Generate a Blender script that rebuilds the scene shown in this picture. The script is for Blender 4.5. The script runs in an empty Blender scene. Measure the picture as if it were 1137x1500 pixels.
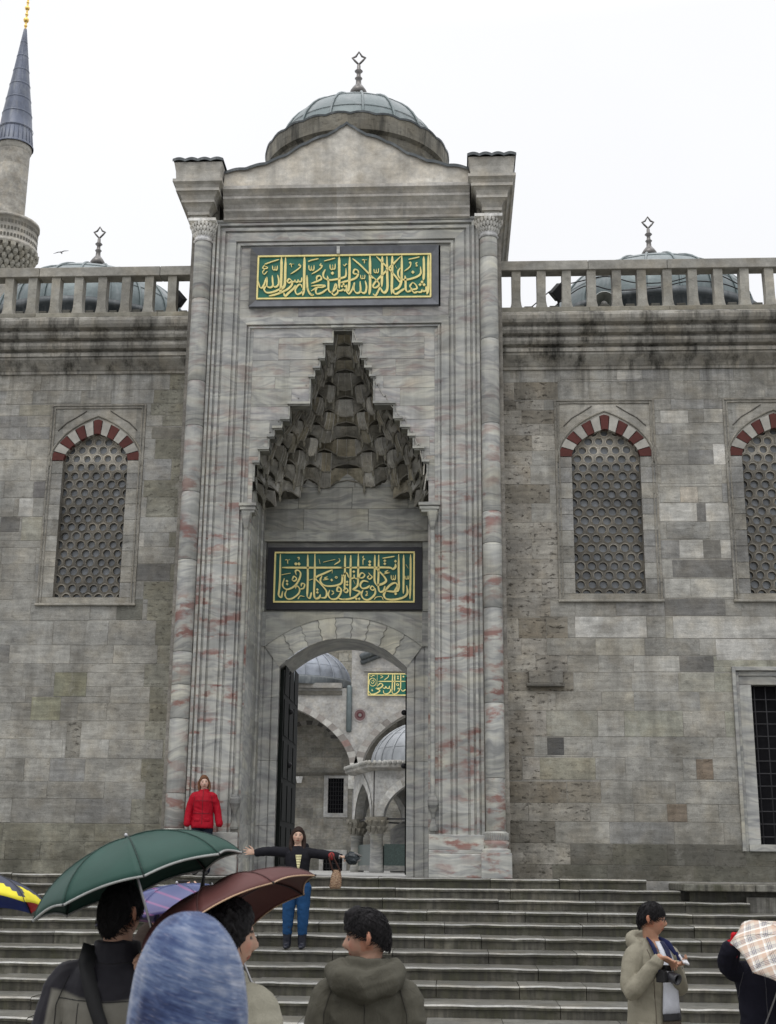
import bpy, math, random
from mathutils import Vector, Matrix, noise
sc = bpy.context.scene
COL = sc.collection
rng = random.Random(11)
R = math.radians
# ------------------------------------------------------------------ camera
F = 1925.0
YAW, PIT, ROL = R(3.24), R(15.45), R(0.63)
CAM = Vector((1.66, -23.4, 0.145))
fw = Vector((-math.sin(YAW)*math.cos(PIT), math.cos(YAW)*math.cos(PIT), math.sin(PIT)))
r0 = Vector((math.cos(YAW), math.sin(YAW), 0)); u0 = r0.cross(fw)
rt = r0*math.cos(ROL)+u0*math.sin(ROL); up = u0*math.cos(ROL)-r0*math.sin(ROL)
cd = bpy.data.cameras.new('camera'); cam = bpy.data.objects.new('camera', cd); COL.objects.link(cam)
M = Matrix((rt, up, -fw)).transposed().to_4x4(); M.translation = CAM
cam.matrix_world = M
cd.sensor_fit = 'AUTO'; cd.sensor_width = 36; cd.lens = F*36/1500
cd.shift_x = (568.5-555)/1500; cd.shift_y = -(750-740)/1500
cd.clip_start = 0.1; cd.clip_end = 2000
cd.dof.use_dof = True; cd.dof.focus_distance = 22; cd.dof.aperture_fstop = 9
sc.camera = cam

def at(px, py, Y):
    """point of the plane y = Y that the photograph shows at pixel px, py (used to take measurements)"""
    d = fw+rt*((px-555)/F)-up*((py-740)/F)
    return CAM+d*((Y-CAM.y)/d.y)
# ------------------------------------------------------------------ light
w = bpy.data.worlds.new('World'); sc.world = w; w.use_nodes = True
nt = w.node_tree; bg = nt.nodes['Background']
sky = nt.nodes.new('ShaderNodeTexSky'); sky.sky_type = 'NISHITA'; sky.sun_disc = False
sky.sun_elevation = R(58); sky.sun_rotation = R(200); sky.dust_density = 4
tc = nt.nodes.new('ShaderNodeTexCoord')
sep = nt.nodes.new('ShaderNodeSeparateXYZ'); nt.links.new(tc.outputs['Generated'], sep.inputs[0])
rp = nt.nodes.new('ShaderNodeValToRGB'); nt.links.new(sep.outputs['Z'], rp.inputs[0])
rp.color_ramp.elements[0].color = (8.9, 9.0, 9.35, 1); rp.color_ramp.elements[0].position = 0.0
rp.color_ramp.elements[1].color = (24, 24, 24.4, 1); rp.color_ramp.elements[1].position = 1.0
_e = rp.color_ramp.elements.new(.58); _e.color = (9.9, 9.95, 10.1, 1)
cn = nt.nodes.new('ShaderNodeTexNoise'); cn.inputs['Scale'].default_value = 2.2; cn.inputs['Detail'].default_value = 4
nt.links.new(tc.outputs['Generated'], cn.inputs['Vector'])
cm = nt.nodes.new('ShaderNodeMapRange'); cm.inputs[3].default_value = 0.93; cm.inputs[4].default_value = 1.07
nt.links.new(cn.outputs['Fac'], cm.inputs[0])
ml = nt.nodes.new('ShaderNodeVectorMath'); ml.operation = 'MULTIPLY'
nt.links.new(rp.outputs[0], ml.inputs[0]); nt.links.new(cm.outputs[0], ml.inputs[1])
mx = nt.nodes.new('ShaderNodeMixRGB'); mx.inputs[0].default_value = 0.94
nt.links.new(sky.outputs[0], mx.inputs[1]); nt.links.new(ml.outputs[0], mx.inputs[2])
nt.links.new(mx.outputs[0], bg.inputs[0]); bg.inputs[1].default_value = 0.105
sl = bpy.data.lights.new('sun', 'SUN'); sl.energy = 0.55; sl.angle = R(25); sl.color = (1, .97, .93)
so = bpy.data.objects.new('sun', sl); COL.objects.link(so); so.location = (0, -30, 40)
sdir = Vector((-math.sin(R(20))*math.cos(R(58)), -math.cos(R(20))*math.cos(R(58)), math.sin(R(58))))
so.rotation_euler = sdir.to_track_quat('Z', 'Y').to_euler()
vs = sc.view_settings; vs.view_transform = 'Standard'; vs.look = 'None'; vs.gamma = 1; vs.exposure = 0; vs.use_curve_mapping = False

# ------------------------------------------------------------------ helpers
def tag(o, label=None, cat=None, group=None, kind=None):
    if label: o['label'] = label
    if cat: o['category'] = cat
    if group: o['group'] = group
    if kind: o['kind'] = kind
    return o
def thing(name, label, cat, loc=(0, 0, 0), rz=0, group=None):
    o = bpy.data.objects.new(name, None); COL.objects.link(o); o.empty_display_size = .2
    o.location = loc; o.rotation_euler = (0, 0, rz)
    return tag(o, label, cat, group)
def rootloc(o):
    p = Vector((0, 0, 0))
    while o is not None:
        p = p+o.location; o = o.parent
    return p
GREY = (.3, .3, .3, 0)
class MB:
    """collects shapes and links them as ONE mesh object"""
    def __init__(s):
        s.v = []; s.f = []; s.c = []; s.r = []; s.s = []; s.m = []
    def face(s, pts, c=GREY, r=0.0, sm=False, mi=0):
        n = len(s.v); s.v += [Vector(p) for p in pts]; s.f.append(tuple(range(n, n+len(pts))))
        s.c.append(c if len(c) == 4 else (*c, 0)); s.r.append(r); s.s.append(sm); s.m.append(mi)
    def idx(s, f, c=GREY, r=0.0, sm=True, mi=0):
        s.f.append(tuple(f)); s.c.append(c if len(c) == 4 else (*c, 0)); s.r.append(r); s.s.append(sm); s.m.append(mi)
    def box(s, x0, x1, y0, y1, z0, z1, c=GREY, r=0.0, mi=0):
        n = len(s.v)
        s.v += [Vector(p) for p in ((x0,y0,z0),(x1,y0,z0),(x1,y1,z0),(x0,y1,z0),(x0,y0,z1),(x1,y0,z1),(x1,y1,z1),(x0,y1,z1))]
        for f in ((0,3,2,1),(4,5,6,7),(0,1,5,4),(1,2,6,5),(2,3,7,6),(3,0,4,7)):
            s.idx([n+i for i in f], c, r, False, mi)
    def grid(s, rows, c=GREY, r=0.0, closed=False, sm=True, mi=0):
        n = len(s.v); w = len(rows[0])
        for row in rows: s.v += [Vector(p) for p in row]
        for j in range(len(rows)-1):
            for i in range(w if closed else w-1):
                a = n+j*w+i; b = n+j*w+(i+1) % w
                s.idx((a, b, b+w, a+w), c, r, sm, mi)
        return n
    def loft(s, secs, n=18, c=GREY, sm=True):
        """closed stack of horizontal ellipses (x, y, z, rx, ry)"""
        rows = []
        for (x, y, z, rx, ry) in secs:
            rows.append([(x+rx*math.cos(2*math.pi*i/n), y+ry*math.sin(2*math.pi*i/n), z) for i in range(n)])
        a = s.grid(rows, c, closed=True, sm=sm)
        s.idx([a+i for i in range(n)][::-1], c, sm=False); b = a+n*(len(rows)-1)
        s.idx([b+i for i in range(n)], c, sm=False)
    def lathe(s, prof, cx, cy, n=32, c=GREY, a0=0, a1=2*math.pi, sm=True, cap=True):
        full = abs(a1-a0-2*math.pi) < 1e-6
        k = n if full else n+1
        rows = [[(cx+rr*math.cos(a0+(a1-a0)*i/n), cy+rr*math.sin(a0+(a1-a0)*i/n), z) for i in range(k)] for rr, z in prof]
        s.grid(rows, c, closed=full, sm=sm)
    def tube(s, pts, rad, n=10, c=GREY, flat=1.0, cap=True, sm=True, upv=None, mi=0):
        pts = [Vector(p) for p in pts]
        if not isinstance(rad, (list, tuple)): rad = [rad]*len(pts)
        rows = []; prev = None
        for i, p in enumerate(pts):
            t = (pts[min(i+1, len(pts)-1)]-pts[max(i-1, 0)])
            if t.length < 1e-9: t = Vector((0, 0, 1))
            t.normalize()
            if prev is None:
                a = Vector(upv) if upv else (Vector((0, 0, 1)) if abs(t.z) < .9 else Vector((0, 1, 0)))
            else: a = prev
            a = (a-t*a.dot(t)).normalized(); prev = a; b = t.cross(a)
            rr = rad[i]
            rows.append([p+b*(rr*math.cos(2*math.pi*k/n))+a*(rr*flat*math.sin(2*math.pi*k/n)) for k in range(n)])
        if cap:
            t0 = (pts[0]-pts[1]).normalized(); t1 = (pts[-1]-pts[-2]).normalized()
            def capr(row, cen, t, rr):
                return [cen+(q-cen)*.7+t*rr*.6*min(1, flat) for q in row]
            rows = [capr(rows[0], pts[0], t0, rad[0])]+rows+[capr(rows[-1], pts[-1], t1, rad[-1])]
        a = s.grid(rows, c, closed=True, sm=sm, mi=mi)
        if cap:
            s.idx([a+i for i in range(n)][::-1], c, sm=sm, mi=mi); b = a+n*(len(rows)-1)
            s.idx([b+i for i in range(n)], c, sm=sm, mi=mi)
    def ball(s, c0, rx, ry, rz, n=16, m=10, c=GREY):
        rows = []
        for j in range(m+1):
            t = math.pi*(j+.001)/(m+.002)
            rows.append([(c0[0]+rx*math.sin(t)*math.cos(2*math.pi*i/n), c0[1]+ry*math.sin(t)*math.sin(2*math.pi*i/n), c0[2]-rz*math.cos(t)) for i in range(n)])
        a = s.grid(rows, c, closed=True)
        s.idx([a+i for i in range(n)][::-1], c); b = a+n*m
        s.idx([b+i for i in range(n)], c)
    def xf(s, mat, start=0):
        for i in range(start, len(s.v)): s.v[i] = mat @ s.v[i]
    def mesh(s, name, mats):
        me = bpy.data.meshes.new(name)
        me.from_pydata([tuple(p) for p in s.v], [], s.f)
        if not isinstance(mats, (list, tuple)): mats = [mats]
        for m in mats: me.materials.append(m)
        ca = me.color_attributes.new('col', 'FLOAT_COLOR', 'CORNER'); d = []
        for f, c in zip(s.f, s.c): d += list(c)*len(f)
        ca.data.foreach_set('color', d)
        ra = me.attributes.new('rnd', 'FLOAT', 'FACE'); ra.data.foreach_set('value', s.r)
        me.polygons.foreach_set('use_smooth', s.s); me.polygons.foreach_set('material_index', s.m)
        me.update(); return me
    def build(s, name, mats, parent=None, world=True, bevel=0, solid=0, recalc=False):
        if parent is not None and world:
            o0 = rootloc(parent)
            for i in range(len(s.v)): s.v[i] = s.v[i]-o0
        o = bpy.data.objects.new(name, s.mesh(name, mats)); COL.objects.link(o); o.parent = parent
        if recalc:
            import bmesh
            b = bmesh.new(); b.from_mesh(o.data); bmesh.ops.remove_doubles(b, verts=b.verts, dist=1e-5)
            bmesh.ops.recalc_face_normals(b, faces=b.faces); b.to_mesh(o.data); b.free()
        if solid:
            m = o.modifiers.new('solid', 'SOLIDIFY'); m.thickness = solid; m.offset = 0
        if bevel:
            m = o.modifiers.new('bevel', 'BEVEL'); m.width = bevel; m.segments = 2; m.limit_method = 'ANGLE'; m.angle_limit = R(40)
        return o
def copy_tree(o, parent=None):
    c = o.copy(); COL.objects.link(c); c.parent = parent
    for ch in list(o.children): copy_tree(ch, c)
    return c
def fuse(mb, name, mat, parent, voxel=.012, smooth=3, colfn=None, fold=None, label=None):
    """melts the overlapping volumes into one continuous skin"""
    tmp = bpy.data.objects.new('tmp', mb.mesh('tmp', mat)); COL.objects.link(tmp)
    m = tmp.modifiers.new('r', 'REMESH'); m.mode = 'VOXEL'; m.voxel_size = voxel; m.use_smooth_shade = True
    if smooth:
        m = tmp.modifiers.new('s', 'SMOOTH'); m.iterations = smooth; m.factor = .5
    dg = bpy.context.evaluated_depsgraph_get()
    me = bpy.data.meshes.new_from_object(tmp.evaluated_get(dg)); me.name = name
    bpy.data.objects.remove(tmp)
    for a in list(me.attributes):
        if a.name in ('col', 'rnd'): me.attributes.remove(a)
    if fold:
        nn = [v.normal.copy() for v in me.vertices]
        for v, n in zip(me.vertices, nn): v.co = v.co+n*fold(v.co, n)
    if not me.materials: me.materials.append(mat)
    if colfn:
        ca = me.color_attributes.new('col', 'FLOAT_COLOR', 'POINT'); d = []
        for v in me.vertices: d += list(colfn(v.co))+[0]
        ca.data.foreach_set('color', d)
    me.polygons.foreach_set('use_smooth', [True]*len(me.polygons))
    o = bpy.data.objects.new(name, me); COL.objects.link(o); o.parent = parent
    if label: o['label'] = label
    return o
# ------------------------------------------------------------------ materials
class NT:
    def __init__(s, name):
        s.mat = bpy.data.materials.new(name); s.mat.use_nodes = True; s.t = s.mat.node_tree
        s.p = s.t.nodes['Principled BSDF']; s.l = s.t.links.new
    def n(s, typ, **k):
        o = s.t.nodes.new('ShaderNode'+typ)
        for a, b in k.items(): setattr(o, a, b)
        return o
    def put(s, sock, v):
        if hasattr(v, 'links') or hasattr(v, 'is_linked'): s.l(v, sock)
        else: sock.default_value = v
    def obj(s): return s.n('TexCoord').outputs['Object']
    def attr(s, name): return s.n('Attribute', attribute_name=name)
    def math(s, op, a, b=0.0, cl=False):
        o = s.n('Math', operation=op); o.use_clamp = cl; s.put(o.inputs[0], a); s.put(o.inputs[1], b); return o.outputs[0]
    def vec(s, op, a, b):
        o = s.n('VectorMath', operation=op); s.put(o.inputs[0], a); s.put(o.inputs[1], b); return o.outputs[0]
    def noise(s, v, scale, detail=4, rough=.55, dist=0.0):
        o = s.n('TexNoise'); s.l(v, o.inputs['Vector']); o.inputs['Scale'].default_value = scale; o.inputs['Detail'].default_value = detail
        o.inputs['Roughness'].default_value = rough; o.inputs['Distortion'].default_value = dist; return o.outputs['Fac']
    def rng(s, f, a, b, c, d):
        o = s.n('MapRange'); o.clamp = True; s.l(f, o.inputs[0])
        for i, v in enumerate((a, b, c, d)): o.inputs[i+1].default_value = v
        return o.outputs[0]
    def ramp(s, f, stops):
        o = s.n('ValToRGB'); s.l(f, o.inputs[0]); e = o.color_ramp.elements
        while len(e) < len(stops): e.new(.5)
        for q, (p, c) in zip(e, stops): q.position = p; q.color = (*c, 1) if len(c) == 3 else c
        return o.outputs[0]
    def mix(s, f, a, b, typ='MIX'):
        o = s.n('MixRGB', blend_type=typ); s.put(o.inputs[0], f)
        for i, v in ((1, a), (2, b)):
            if isinstance(v, tuple): o.inputs[i].default_value = (*v, 1) if len(v) == 3 else v
            else: s.l(v, o.inputs[i])
        return o.outputs[0]
    def bump(s, h, strength=.3, dist=.02):
        o = s.n('Bump'); s.l(h, o.inputs['Height']); o.inputs['Strength'].default_value = strength; o.inputs['Distance'].default_value = dist
        s.l(o.outputs[0], s.p.inputs['Normal'])
    def done(s, base, rough=.7, spec=.4, metal=0.0):
        s.put(s.p.inputs['Base Color'], base if not isinstance(base, tuple) else (*base, 1))
        s.put(s.p.inputs['Roughness'], rough); s.p.inputs['Specular IOR Level'].default_value = spec; s.p.inputs['Metallic'].default_value = metal
        return s.mat
def stone_mat(name, layer=16, blotch=(.72, 1.22), grime=0.0, zs=(8.2, 9.9), rough=.72, moss=0.0, grain=.12, bump=.5, tint=None, damp=0.0):
    t = NT(name); co = t.obj(); a = t.attr('col'); r = t.attr('rnd').outputs['Fac']
    cmb = t.n('CombineXYZ'); t.l(t.math('MULTIPLY', r, 31.0), cmb.inputs[0]); t.l(t.math('MULTIPLY', r, 17.0), cmb.inputs[2])
    cb = t.vec('ADD', co, cmb.outputs[0])
    n1 = t.noise(co, 1.1, 6, .6)
    n2 = t.noise(t.vec('MULTIPLY', cb, (1.6, 1.6, layer)), 1.0, 5, .6, .4)
    n3 = t.noise(cb, 55, 3, .7); n4 = t.noise(cb, 7, 5, .65)
    f = t.math('MULTIPLY', t.rng(n1, .3, .7, *blotch), t.rng(n2, .3, .7, .77, 1.17))
    f = t.math('MULTIPLY', f, t.rng(n3, .25, .75, 1-grain, 1+grain))
    f = t.math('MULTIPLY', t.math('MULTIPLY', f, t.rng(n4, .3, .7, .78, 1.17)), 1.24)
    base = t.mix(1.0, a.outputs['Color'], f, 'MULTIPLY')
    ero = t.math('MULTIPLY', t.rng(t.noise(t.vec('MULTIPLY', cb, (1, 1, 2.2)), 6.5, 8, .72), .56, .64, 0, .85), t.math('ADD', a.outputs['Alpha'], .05), True)
    base = t.mix(ero, base, (.055, .048, .038))
    warm = t.rng(t.noise(cb, 2.3, 4), .45, .75, 0, .55)
    base = t.mix(warm, base, t.mix(1.0, base, (1.08, .98, .82), 'MULTIPLY'))
    if grime:
        sp = t.n('SeparateXYZ'); t.l(co, sp.inputs[0])
        zz = t.rng(sp.outputs['Z'], zs[0], zs[1], 0, 1)
        st = t.rng(t.noise(t.vec('MULTIPLY', co, (3.3, 3.3, .22)), 1.0, 6, .7), .47, .66, 0, 1)
        base = t.mix(t.math('MULTIPLY', t.math('MULTIPLY', st, zz), grime, True), base, (.028, .027, .022))
    if moss:
        mo = t.rng(t.noise(t.vec('MULTIPLY', co, (2.2, 2.2, 1.2)), 1.3, 7, .7), .42, .62, 0, moss)
        base = t.mix(mo, base, (.045, .046, .022))
        ve = t.rng(t.noise(t.vec('MULTIPLY', co, (14, 14, .8)), 1.0, 4, .6), .42, .6, 0, moss*.8)
        base = t.mix(ve, base, (.03, .028, .024))
    if damp:   # long rain streaks, lichen and rising damp of an old wall
        sv = t.rng(t.noise(t.vec('MULTIPLY', co, (1.7, 1.7, .16)), 1.0, 7, .72), .48, .68, 0, damp*1.2)
        base = t.mix(sv, base, (.075, .07, .058))
        lb = t.rng(t.noise(t.vec('MULTIPLY', co, (1, 1, 1.5)), .62, 8, .74), .53, .70, 0, damp*1.5)
        base = t.mix(lb, base, (.10, .088, .062))
        wl = t.rng(t.noise(t.vec('MULTIPLY', co, (1.2, 1.2, .9)), 1.9, 8, .75), .57, .70, 0, .6)
        base = t.mix(wl, base, (.40, .39, .36))
        sq = t.n('SeparateXYZ'); t.l(co, sq.inputs[0])
        lo = t.math('MULTIPLY', t.rng(sq.outputs['Z'], .15, 1.7, 1, 0), t.rng(t.noise(co, 1.6, 7, .7), .33, .62, 0, .8))
        base = t.mix(lo, base, (.062, .06, .045))
    h = t.math('ADD', t.math('ADD', t.math('MULTIPLY', n3, .3), n4), t.math('MULTIPLY', ero, -1.6))
    t.bump(t.math('ADD', h, t.math('MULTIPLY', n2, .7)), bump, .012)
    return t.done(base, rough, .35)
def marble_mat(name, red=1.0, dirt=.25, dark=1.0, joints=True):
    t = NT(name); co = t.obj(); a = t.attr('col'); r = t.attr('rnd').outputs['Fac']
    cmb = t.n('CombineXYZ'); t.l(t.math('MULTIPLY', r, 23.0), cmb.inputs[0]); t.l(t.math('MULTIPLY', r, 41.0), cmb.inputs[2])
    cb = t.vec('ADD', co, cmb.outputs[0])
    sp = t.n('SeparateXYZ'); t.l(cb, sp.inputs[0])
    wob = t.noise(t.vec('MULTIPLY', cb, (.55, .55, .8)), 1.1, 3, .5)
    zz = t.math('ADD', t.math('MULTIPLY', sp.outputs['Z'], 1.9), t.math('MULTIPLY', wob, 1.7))
    c2 = t.n('CombineXYZ'); t.l(zz, c2.inputs[2]); t.l(t.math('MULTIPLY', sp.outputs['X'], .35), c2.inputs[0]); t.l(t.math('MULTIPLY', sp.outputs['Y'], .35), c2.inputs[1])
    v1 = t.noise(c2.outputs[0], 1.9, 5, .52); v2 = t.noise(c2.outputs[0], 4.6, 3, .5)
    k = lambda *c: tuple(x*dark for x in c)
    base = t.ramp(v1, [(.27, k(.22, .222, .226)), (.40, k(.335, .335, .33)), (.47, k(.43, .423, .405)), (.53, k(.275, .276, .28)), (.61, k(.45, .443, .42)), (.74, k(.37, .357, .325))])
    base = t.mix(1.0, base, t.ramp(v2, [(.32, (.72, .72, .735)), (.5, (1, 1, 1)), (.68, (1.08, 1.07, 1.03))]), 'MULTIPLY')
    thin = t.rng(v2, .47, .515, 0, 1); thin = t.math('MULTIPLY', thin, t.rng(v2, .515, .56, 1, 0))
    base = t.mix(t.math('MULTIPLY', thin, .05), base, (.13, .13, .16))
    rm = t.rng(t.noise(t.vec('MULTIPLY', cb, (2.2, 2.2, 5.5)), 1.0, 5, .6), .50, .60, 0, red)
    rm = t.math('MULTIPLY', rm, t.rng(t.noise(t.vec('MULTIPLY', cb, (.5, .5, .7)), 1.0, 2), .39, .49, 0, 1))
    so_ = t.n('SeparateXYZ'); t.l(co, so_.inputs[0]); rm = t.math('MULTIPLY', rm, t.rng(so_.outputs['Z'], 6.0, 8.5, 1.0, .35))
    rm = t.math('MULTIPLY', rm, t.rng(v1, .36, .56, .15, 1.0), True)
    base = t.mix(t.math('MULTIPLY', rm, .9, True), base, t.mix(v2, (.17, .055, .048), (.28, .15, .13)))
    cr = t.rng(t.noise(cb, .8, 3), .53, .70, 0, .6)
    base = t.mix(cr, base, t.mix(1.0, base, (1.06, 1.0, .84), 'MULTIPLY'))
    base = t.mix(1.0, base, a.outputs['Color'], 'MULTIPLY')
    di = t.rng(t.noise(t.vec('MULTIPLY', co, (3.2, 3.2, .35)), 1.0, 7, .7), .47, .70, 0, dirt)
    base = t.mix(di, base, (.075, .07, .058))
    bl = t.noise(co, .7, 5)
    base = t.mix(1.0, t.mix(1.0, base, (.965, .985, .955), 'MULTIPLY'), t.rng(bl, .3, .7, .94, 1.24), 'MULTIPLY')
    n3 = t.noise(cb, 60, 3, .7); n4 = t.noise(cb, 5, 5, .6)
    t.bump(t.math('ADD', t.math('MULTIPLY', n3, .25), n4), .25, .01)
    return t.done(base, .52, .4)
def plain_mat(name, col, rough=.6, spec=.4, metal=0, var=.25, scale=8, bump=0.0, bscale=60):
    t = NT(name); co = t.obj(); n = t.noise(co, scale, 5, .6)
    base = t.mix(1.0, (*col, 1), t.rng(n, .3, .7, 1-var, 1+var), 'MULTIPLY')
    if bump: t.bump(t.noise(co, bscale, 4, .65), bump, .01)
    return t.done(base, rough, spec, metal)
def attr_mat(name, rough=.6, spec=.35, var=.15, scale=12, bump=.0, bscale=80, sss=0):
    t = NT(name); co = t.obj(); a = t.attr('col').outputs['Color']; n = t.noise(co, scale, 5, .6)
    base = t.mix(1.0, a, t.rng(n, .3, .7, 1-var, 1+var), 'MULTIPLY')
    if bump: t.bump(t.noise(co, bscale, 4, .65), bump, .004)
    m = t.done(base, rough, spec)
    if sss: t.p.inputs['Subsurface Weight'].default_value = sss; t.p.inputs['Subsurface Radius'].default_value = (.012, .005, .003)
    return m
def lead_mat(name, col=(.118, .148, .152)):
    t = NT(name); co = t.obj()
    n = t.noise(co, 1.4, 6, .65); n2 = t.noise(t.vec('MULTIPLY', co, (6, 6, .8)), 1.0, 4, .6)
    base = t.mix(1.0, (*col, 1), t.rng(n, .3, .7, .7, 1.35), 'MULTIPLY')
    base = t.mix(t.rng(n2, .5, .7, 0, .35), base, (.27, .285, .29))
    t.bump(t.noise(co, 9, 4), .25, .03)
    return t.done(base, t.rng(n, .3, .7, .28, .5), .6, .35)
def cloth_mat(name, col, rough=.85, weave=500, var=.12, bump=.25):
    t = NT(name); co = t.obj(); n = t.noise(co, 6, 5, .6); n2 = t.noise(co, weave, 2, .5)
    base = t.mix(1.0, (*col, 1), t.rng(n, .3, .7, 1-var, 1+var), 'MULTIPLY')
    base = t.mix(1.0, base, t.rng(n2, .3, .7, .85, 1.15), 'MULTIPLY')
    wr = t.noise(t.vec('MULTIPLY', co, (17, 17, 11)), 1.0, 4, .55, 1.6); rid = t.math('ABSOLUTE', t.math('SUBTRACT', wr, .5))
    t.bump(t.math('ADD', t.math('MULTIPLY', n2, .05), t.math('MULTIPLY', rid, 2.0)), min(1, bump*2), .008)
    return t.done(base, rough, .12)
def hair_mat(name, col, sx=(90, 90, 6)):
    t = NT(name); co = t.obj(); n = t.noise(t.vec('MULTIPLY', co, sx), 1.0, 4, .6, .3)
    base = t.mix(1.0, (*col, 1), t.rng(n, .3, .7, .45, 1.7), 'MULTIPLY')
    t.bump(n, .7, .006)
    return t.done(base, .62, .18)
MT = {}
MT['ashlar'] = stone_mat('limestone_ashlar', grime=.95, layer=13, grain=.24, blotch=(.60, 1.32), damp=.34, bump=.8)
MT['cornice'] = stone_mat('weathered_limestone', layer=5, grime=.95, zs=(8.0, 9.6), blotch=(.6, 1.2))
MT['portal_stone'] = stone_mat('portal_limestone', layer=4, grime=.18, zs=(8.0, 9.6), blotch=(.72, 1.15))
MT['rail'] = stone_mat('balustrade_limestone', layer=3, blotch=(.7, 1.2), grain=.15)
MT['marble'] = marble_mat('veined_marble', dirt=.3)
MT['marble_grey'] = marble_mat('grey_marble', red=.1, dirt=.35, dark=1.0)
MT['muqarnas'] = stone_mat('dirty_marble', layer=5, blotch=(.45, 1.2), grain=.15, moss=.25, bump=.35)
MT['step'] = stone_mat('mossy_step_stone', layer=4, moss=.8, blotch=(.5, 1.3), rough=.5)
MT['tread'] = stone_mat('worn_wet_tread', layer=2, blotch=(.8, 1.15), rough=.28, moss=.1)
MT['paving'] = stone_mat('wet_paving', layer=1, rough=.35)
MT['lead'] = lead_mat('lead_sheet'); MT['lead_dark'] = lead_mat('dark_lead', (.07, .08, .085))
MT['lead_blue'] = lead_mat('minaret_lead', (.085, .10, .14))
MT['gold'] = plain_mat('gilded', (.86, .74, .30), .45, .5, .0, .12)
MT['brass'] = plain_mat('tarnished_brass', (.155, .148, .142), .38, .5, .7, .3)
MT['goldmetal'] = plain_mat('polished_gold', (.85, .58, .18), .3, .5, 1, .1)
MT['green_field'] = plain_mat('green_enamel', (.012, .135, .095), .5, .4, 0, .18, 3)
MT['green_dark'] = plain_mat('deep_green_enamel', (.006, .088, .07), .5, .4, 0, .2, 3)
MT['slate'] = plain_mat('slate_border', (.13, .138, .155), .6, .4, 0, .25, 3, .2)
MT['black_stone'] = plain_mat('black_slab', (.012, .012, .017), .45, .4, 0, .3, 4)
MT['door'] = plain_mat('dark_door_wood', (.005, .007, .006), .75, .15, 0, .4, 3, .3)
MT['iron'] = plain_mat('dark_iron', (.02, .02, .023), .5, .5, .3, .2)
MT['grille'] = stone_mat('plaster_lattice', layer=2, blotch=(.6, 1.2))
MT['bottle'] = plain_mat('cloudy_bottle_glass', (.19, .205, .22), .25, .5, 0, .35, 4)
MT['voussoir'] = attr_mat('painted_voussoir', .7, .3, .18, 6, .3)
MT['dark'] = plain_mat('dark_interior', (.012, .012, .014), .9, .1)
MT['rubber'] = plain_mat('black_rubber', (.012, .012, .013), .6, .3)
MT['skin'] = attr_mat('skin', .6, .2, .06, 30, .1, 200, .12)
# ------------------------------------------------------------------ masonry
def rect_sub(rs, h):
    out = []
    for (a, b, c, d) in rs:
        x0, x1, z0, z1 = max(a, h[0]), min(b, h[1]), max(c, h[2]), min(d, h[3])
        if x0 >= x1-1e-6 or z0 >= z1-1e-6: out.append((a, b, c, d)); continue
        if c < z0: out.append((a, b, c, z0))
        if z1 < d: out.append((a, b, z1, d))
        if a < x0: out.append((a, x0, z0, z1))
        if x1 < b: out.append((x1, b, z0, z1))
    return out
def block(mb, x0, x1, z0, z1, Y, c, r, off, g=.0035):
    if x1-x0 < .02 or z1-z0 < .02: return
    y = Y-off; yb = Y+.0035; e = g+.004; J = lambda: rng.uniform(-.0045, .0045)
    A = [(x0+g, yb, z0+g), (x1-g, yb, z0+g), (x1-g, yb, z1-g), (x0+g, yb, z1-g)]
    B = [(x0+e+J(), y, z0+e+J()), (x1-e+J(), y, z0+e+J()), (x1-e+J(), y, z1-e+J()), (x0+e+J(), y, z1-e+J())]
    mb.face(B, c, r)
    for i in range(4):
        j = (i+1) % 4; mb.face([A[i], A[j], B[j], B[i]], c, r)
def ashlar(mb, x0, x1, rows, Y, holes=(), pal=None, wr=(.5, 1.35), rg=None, patches=(), off=.006, g=.0035, mort=(.25, .243, .222, 0)):
    """courses of squared blocks of random length over a mortar backing"""
    rg = rg or rng
    pp = []
    for p in patches:
        rs = [p[:4]]
        for h in holes: rs = rect_sub(rs, h)
        pp += [(*q, p[4]) for q in rs]
    patches = pp
    hs = list(holes)+[p[:4] for p in patches]
    for z0, z1 in zip(rows[:-1], rows[1:]):
        x = x0-rg.uniform(0, wr[0])
        while x < x1:
            wd = rg.uniform(*wr); xa, xb = max(x, x0), min(x+wd, x1); x += wd
            if xb-xa < .03: continue
            rs = [(xa, xb, z0, z1)]
            for h in hs: rs = rect_sub(rs, h)
            c = pal((xa+xb)/2, (z0+z1)/2, rg); r = rg.random(); o = rg.uniform(0, off)
            for q in rs: block(mb, q[0], q[1], q[2], q[3], Y, c, r, o, g)
    for p in patches: block(mb, p[0], p[1], p[2], p[3], Y, p[4], rg.random(), rg.uniform(0, off), g)
    rs = [(x0, x1, rows[0], rows[-1])]
    for h in holes: rs = rect_sub(rs, h)
    for a, b, c, d in rs: mb.face([(a, Y+.003, c), (b, Y+.003, c), (b, Y+.003, d), (a, Y+.003, d)], mort, .5)
def pick(rg, opts, j=.12):
    c, e = rg.choice(opts); k = rg.uniform(1-j, 1+j)
    return (c[0]*k, c[1]*k, c[2]*k, e)
WALLC = [((.28, .275, .252), .2), ((.24, .237, .218), .3), ((.31, .305, .28), .12), ((.25, .25, .24), .1), ((.205, .204, .195), .15), ((.28, .27, .24), .25), ((.33, .325, .30), .1), ((.23, .23, .222), .2)]
def pick_s(rg, x, z):
    if rg.random() < .30: return pick(rg, WALLC)
    k = 1+.30*noise.noise(Vector((x*.55, 3.3, z*.8)))+rg.uniform(-.06, .06); w_ = noise.noise(Vector((x*.4, 8.1, z*.5)))
    return (.268*k*(1+.03*w_), .264*k, .243*k*(1-.05*w_), .2)
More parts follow.
